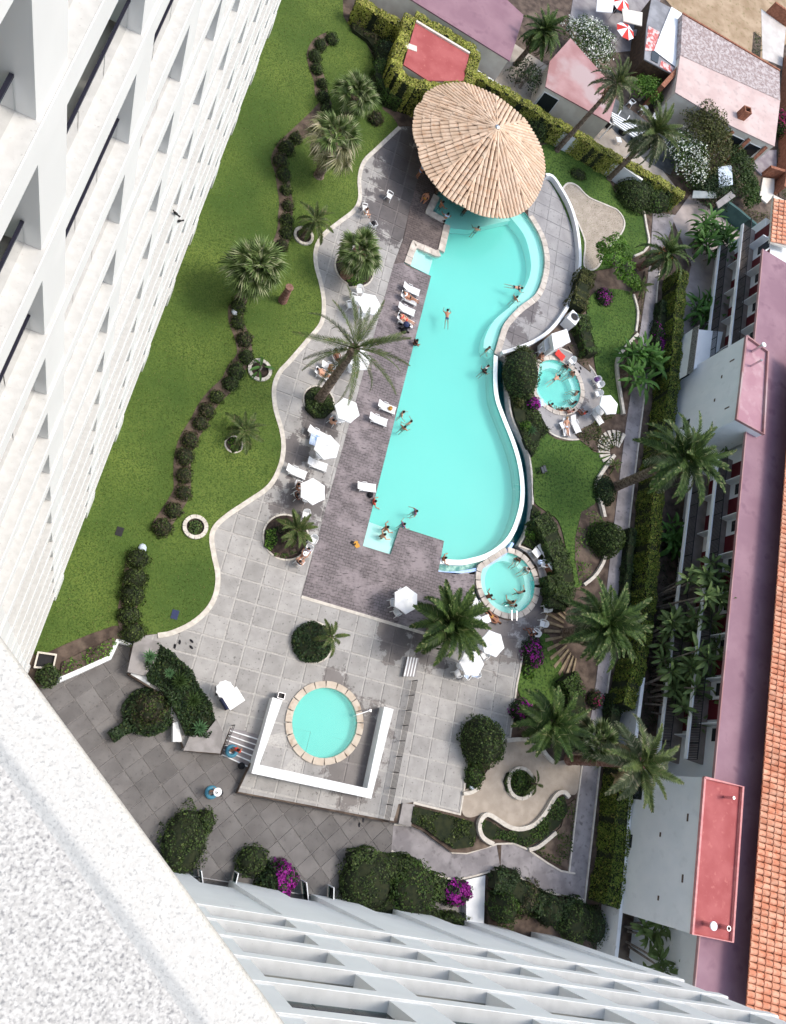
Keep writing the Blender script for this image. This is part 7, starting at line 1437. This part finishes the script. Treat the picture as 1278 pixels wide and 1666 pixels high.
ppl = [((728, 516), 'swim', 'lone swimmer in the middle of the upper pool', (727, 495), -.12, 1, 0, M_navy, None), ((777, 371), 'wade', 'bather standing under the edge of the round roof', (765, 380), PW, 0, 0, M_navy, None), ((838, 466), 'swim', 'swimmer stretched on the shelf edge of the pool bend', (855, 472), -.12, 0, 0, M_black, M_black), ((840, 484), 'wade', 'bather sitting deep at the pool bend below the stretched swimmer', (830, 495), PW, 1, 0, M_navy, None),
       ((795, 566), 'wade', 'dark haired bather in green at the narrow end of the shelf', (800, 600), PW, 1, 0, M_green, M_green), ((793, 596), 'wade', 'bather in a white shirt beside the infinity edge', (790, 620), PW, 1, 0, M_navy, M_cloth), ((789, 603), 'wade', 'bather in black behind the white shirt at the infinity edge', (795, 590), PW, 2, 0, M_black, M_black),
       ((656, 671), 'wade', 'upper bather of three near the loungers', (660, 690), PW, 0, 0, M_navy, None), ((668, 686), 'wade', 'right bather of three near the loungers', (650, 690), PW, 0, 0, M_navy, None), ((658, 695), 'wade', 'lower bather of three near the loungers', (668, 680), PW, 1, 0, M_black, None), ((677, 832), 'wade', 'lone bather in purple above the deck platform', (660, 840), PW, 1, 0, M_purpc, M_purpc),
       ((630, 858), 'wade', 'upper bather on the submerged steps', (650, 855), -1.0, 1, 0, M_navy, None), ((625, 870), 'wade', 'lower bather on the submerged steps', (640, 865), -.85, 0, 0, M_black, None), ((657, 853), 'wade', 'bather in purple at the corner of the deck platform', (672, 848), PW, 0, 0, M_purpc, M_purpc), ((610, 816), 'wade', 'sunburnt bather at the pool edge below the lone lounger', (620, 825), -1.15, 1, 0, M_navy, M_redc), ((724, 908), 'wade', 'dark haired bather reaching over the infinity edge corner', (735, 915), -1.15, 1, 0, M_black, None),
       ((677, 556), 'sit', 'person in black sitting on the pool edge below the pram', (690, 556), -.05, 2, 0, M_black, M_black), ((728, 349), 'wade', 'bather in pale blue at the bar steps', (720, 340), -.95, 1, 0, M_blue, M_pblue), ((720, 330), 'wade', 'dark haired bather in the green bar corner', (730, 340), -1.1, 1, 0, M_navy, None), ((722, 361), 'wade', 'bather in black at the corner of the bar wall', (735, 372), PW, 2, 0, M_black, M_black), ((694, 318), 'sit', 'person in ochre shorts sitting at the corner of the bar pool', (686, 330), .05, 1, 1, M_ochre, None),
       ((684, 278), 'stand', 'person in blue standing in the shade of the bar roof', (700, 290), 0, 1, 0, M_blue, M_blue),
       ((902, 617), 'swim', 'swimmer floating in the middle of the upper spa', (912, 610), -.1, 0, 0, M_black, None), ((920, 597), 'sit', 'person in black on the bench at the top of the upper spa', (905, 615), SP, 2, 0, M_black, M_black), ((930, 608), 'sit', 'person with dark hair on the bench right of the upper spa top', (908, 620), SP, 1, 0, M_purpc, None), ((937, 639), 'sit', 'bare backed person on the right bench of the upper spa', (910, 630), SP, 0, 0, M_navy, None), ((933, 655), 'sit', 'person in dark swimwear at the lower right of the upper spa', (910, 632), SP, 2, 0, M_black, M_black),
       ((930, 668), 'sit', 'person in pink on the lower coping of the upper spa', (910, 640), .05, 0, 1, M_pinkc, M_pinkc), ((911, 666), 'sit', 'left of two tanned people on the lower bench of the upper spa', (908, 640), SP, 1, 0, M_navy, None), ((920, 667), 'sit', 'right of two tanned people on the lower bench of the upper spa', (911, 640), SP, 2, 0, M_navy, None), ((891, 664), 'swim', 'person in black leaning on the lower left of the upper spa', (900, 655), -.1, 2, 0, M_black, M_black),
       ((951, 671), 'sit', 'sunburnt person sitting on the spa terrace beside the loungers', (935, 660), .1, 2, 0, M_brown, M_redc), ((921, 693), 'lie', 'fair sunbather lying on the pale towel', None, .3, 0, 2, M_pblue, None), ((881, 578), 'sit', 'tanned person beside the white kiosk', (895, 590), .44, 1, 0, M_black, None),
       ((842, 911), 'sit', 'upper bather on the right bench of the lower spa', (826, 940), SP, 1, 0, M_black, M_black), ((857, 927), 'sit', 'second bather on the right bench of the lower spa', (830, 945), SP, 0, 0, M_navy, M_cloth), ((851, 962), 'wade', 'bather standing at the lower right of the lower spa', (830, 955), -1.0, 0, 0, M_navy, None), ((798, 969), 'wade', 'dark haired bather at the left of the lower spa', (815, 955), -1.0, 2, 0, M_navy, None), ((836, 985), 'sit', 'bare backed bather beside the steel ladder', (828, 955), SP, 0, 0, M_navy, None), ((833, 979), 'wade', 'dark haired bather in front of the steel ladder', (825, 955), -1.1, 1, 0, M_black, None),
       ((801, 1005), 'lie', 'tanned sunbather lying on the slabs below the lower spa', None, -.02, 1, 1, M_ochre, None),
       ((665, 484), 'lie', 'dark haired sunbather on the second deck lounger', None, .3, 1, 0, M_black, M_cloth), ((659, 520), 'lie', 'sunburnt sunbather on the fourth deck lounger', None, .3, 0, 0, M_redc, M_redc), ((527, 609), 'lie', 'sunbather on the leftmost lounger under the leaning palm', None, .3, 0, 0, M_navy, None), ((538, 597), 'sit', 'person in ochre sitting on the middle lounger under the leaning palm', (550, 600), .3, 1, 2, M_ochre, None), ((549, 583), 'lie', 'tanned sunbather on the lounger nearest the palm crown', None, .3, 2, 0, M_brown, None),
       ((541, 685), 'sit', 'sunburnt person in a chair at the palm bed umbrella', (565, 660), .4, 0, 0, M_brown, None), ((485, 790), 'sit', 'tanned person in the upper chair by the deck umbrella', (509, 799), .4, 1, 0, M_taupe, M_brown), ((483, 806), 'sit', 'person in black in the lower chair by the deck umbrella', (509, 799), .4, 2, 0, M_black, M_black),
       ((487, 914), 'sit', 'person in a black shirt beside the earth bed', (500, 900), .4, 0, 0, M_pinkc, M_black), ((500, 895), 'sit', 'person in pale blue beside the earth bed', (490, 912), .4, 0, 0, M_pblue, M_pblue), ((493, 903), 'stand', 'small person in a pale sun hat between the two sitters', (500, 910), 0, 0, 2, M_pinkc, M_pinkc),
       ((869, 1031), 'sit', 'person in dark clothes on the corner chair above the bougainvillea', (858, 1022), .4, 2, 0, M_black, M_black), ((384, 1220), 'walk', 'person in red climbing the garden stairs with a teal ring', (400, 1190), -.3, 1, 0, M_redc, M_redc), ((350, 1288), 'walk', 'person with a white cap walking on the lower plaza', (372, 1265), LOWZ, 0, 0, M_purpc, M_pblue), ((596, 343), 'sit', 'pale dressed person on the chair by the upper lawn kerb', (620, 345), .4, 0, 1, M_cloth, M_cloth)]
LIE = {(921, 693): PI + .12, (801, 1005): RL + 2.6, (665, 484): RL - .05, (659, 520): RL - .06, (527, 609): RL - .1, (549, 583): RL - .9}
for px, kind, lab, look, z, sk, ha, tr, tp in ppl:
    child = 'small' in lab
    person(px, kind, lab, look, z, sk, ha, tr, tp, rz=LIE.get(px), scale=.72 if child else 1.0, hat=M_cloth if ('hat' in lab or 'cap' in lab) else None)
def swim_ring(px, z, m, lab): return tag(obj('swim_ring', B().lathe([(.3 + .12 * math.cos(a), .12 + .12 * math.sin(a)) for a in np.linspace(0, 2 * PI, 9)], 16), m, None, at(px[0], px[1], z), 0, True), lab, 'swim ring')
swim_ring((343, 1289), LOWZ, M_teal, 'large blue inflatable ring beside the plaza walker'); swim_ring((376, 1222), -.35, M_teal, 'small teal inflatable ring carried on the stairs')
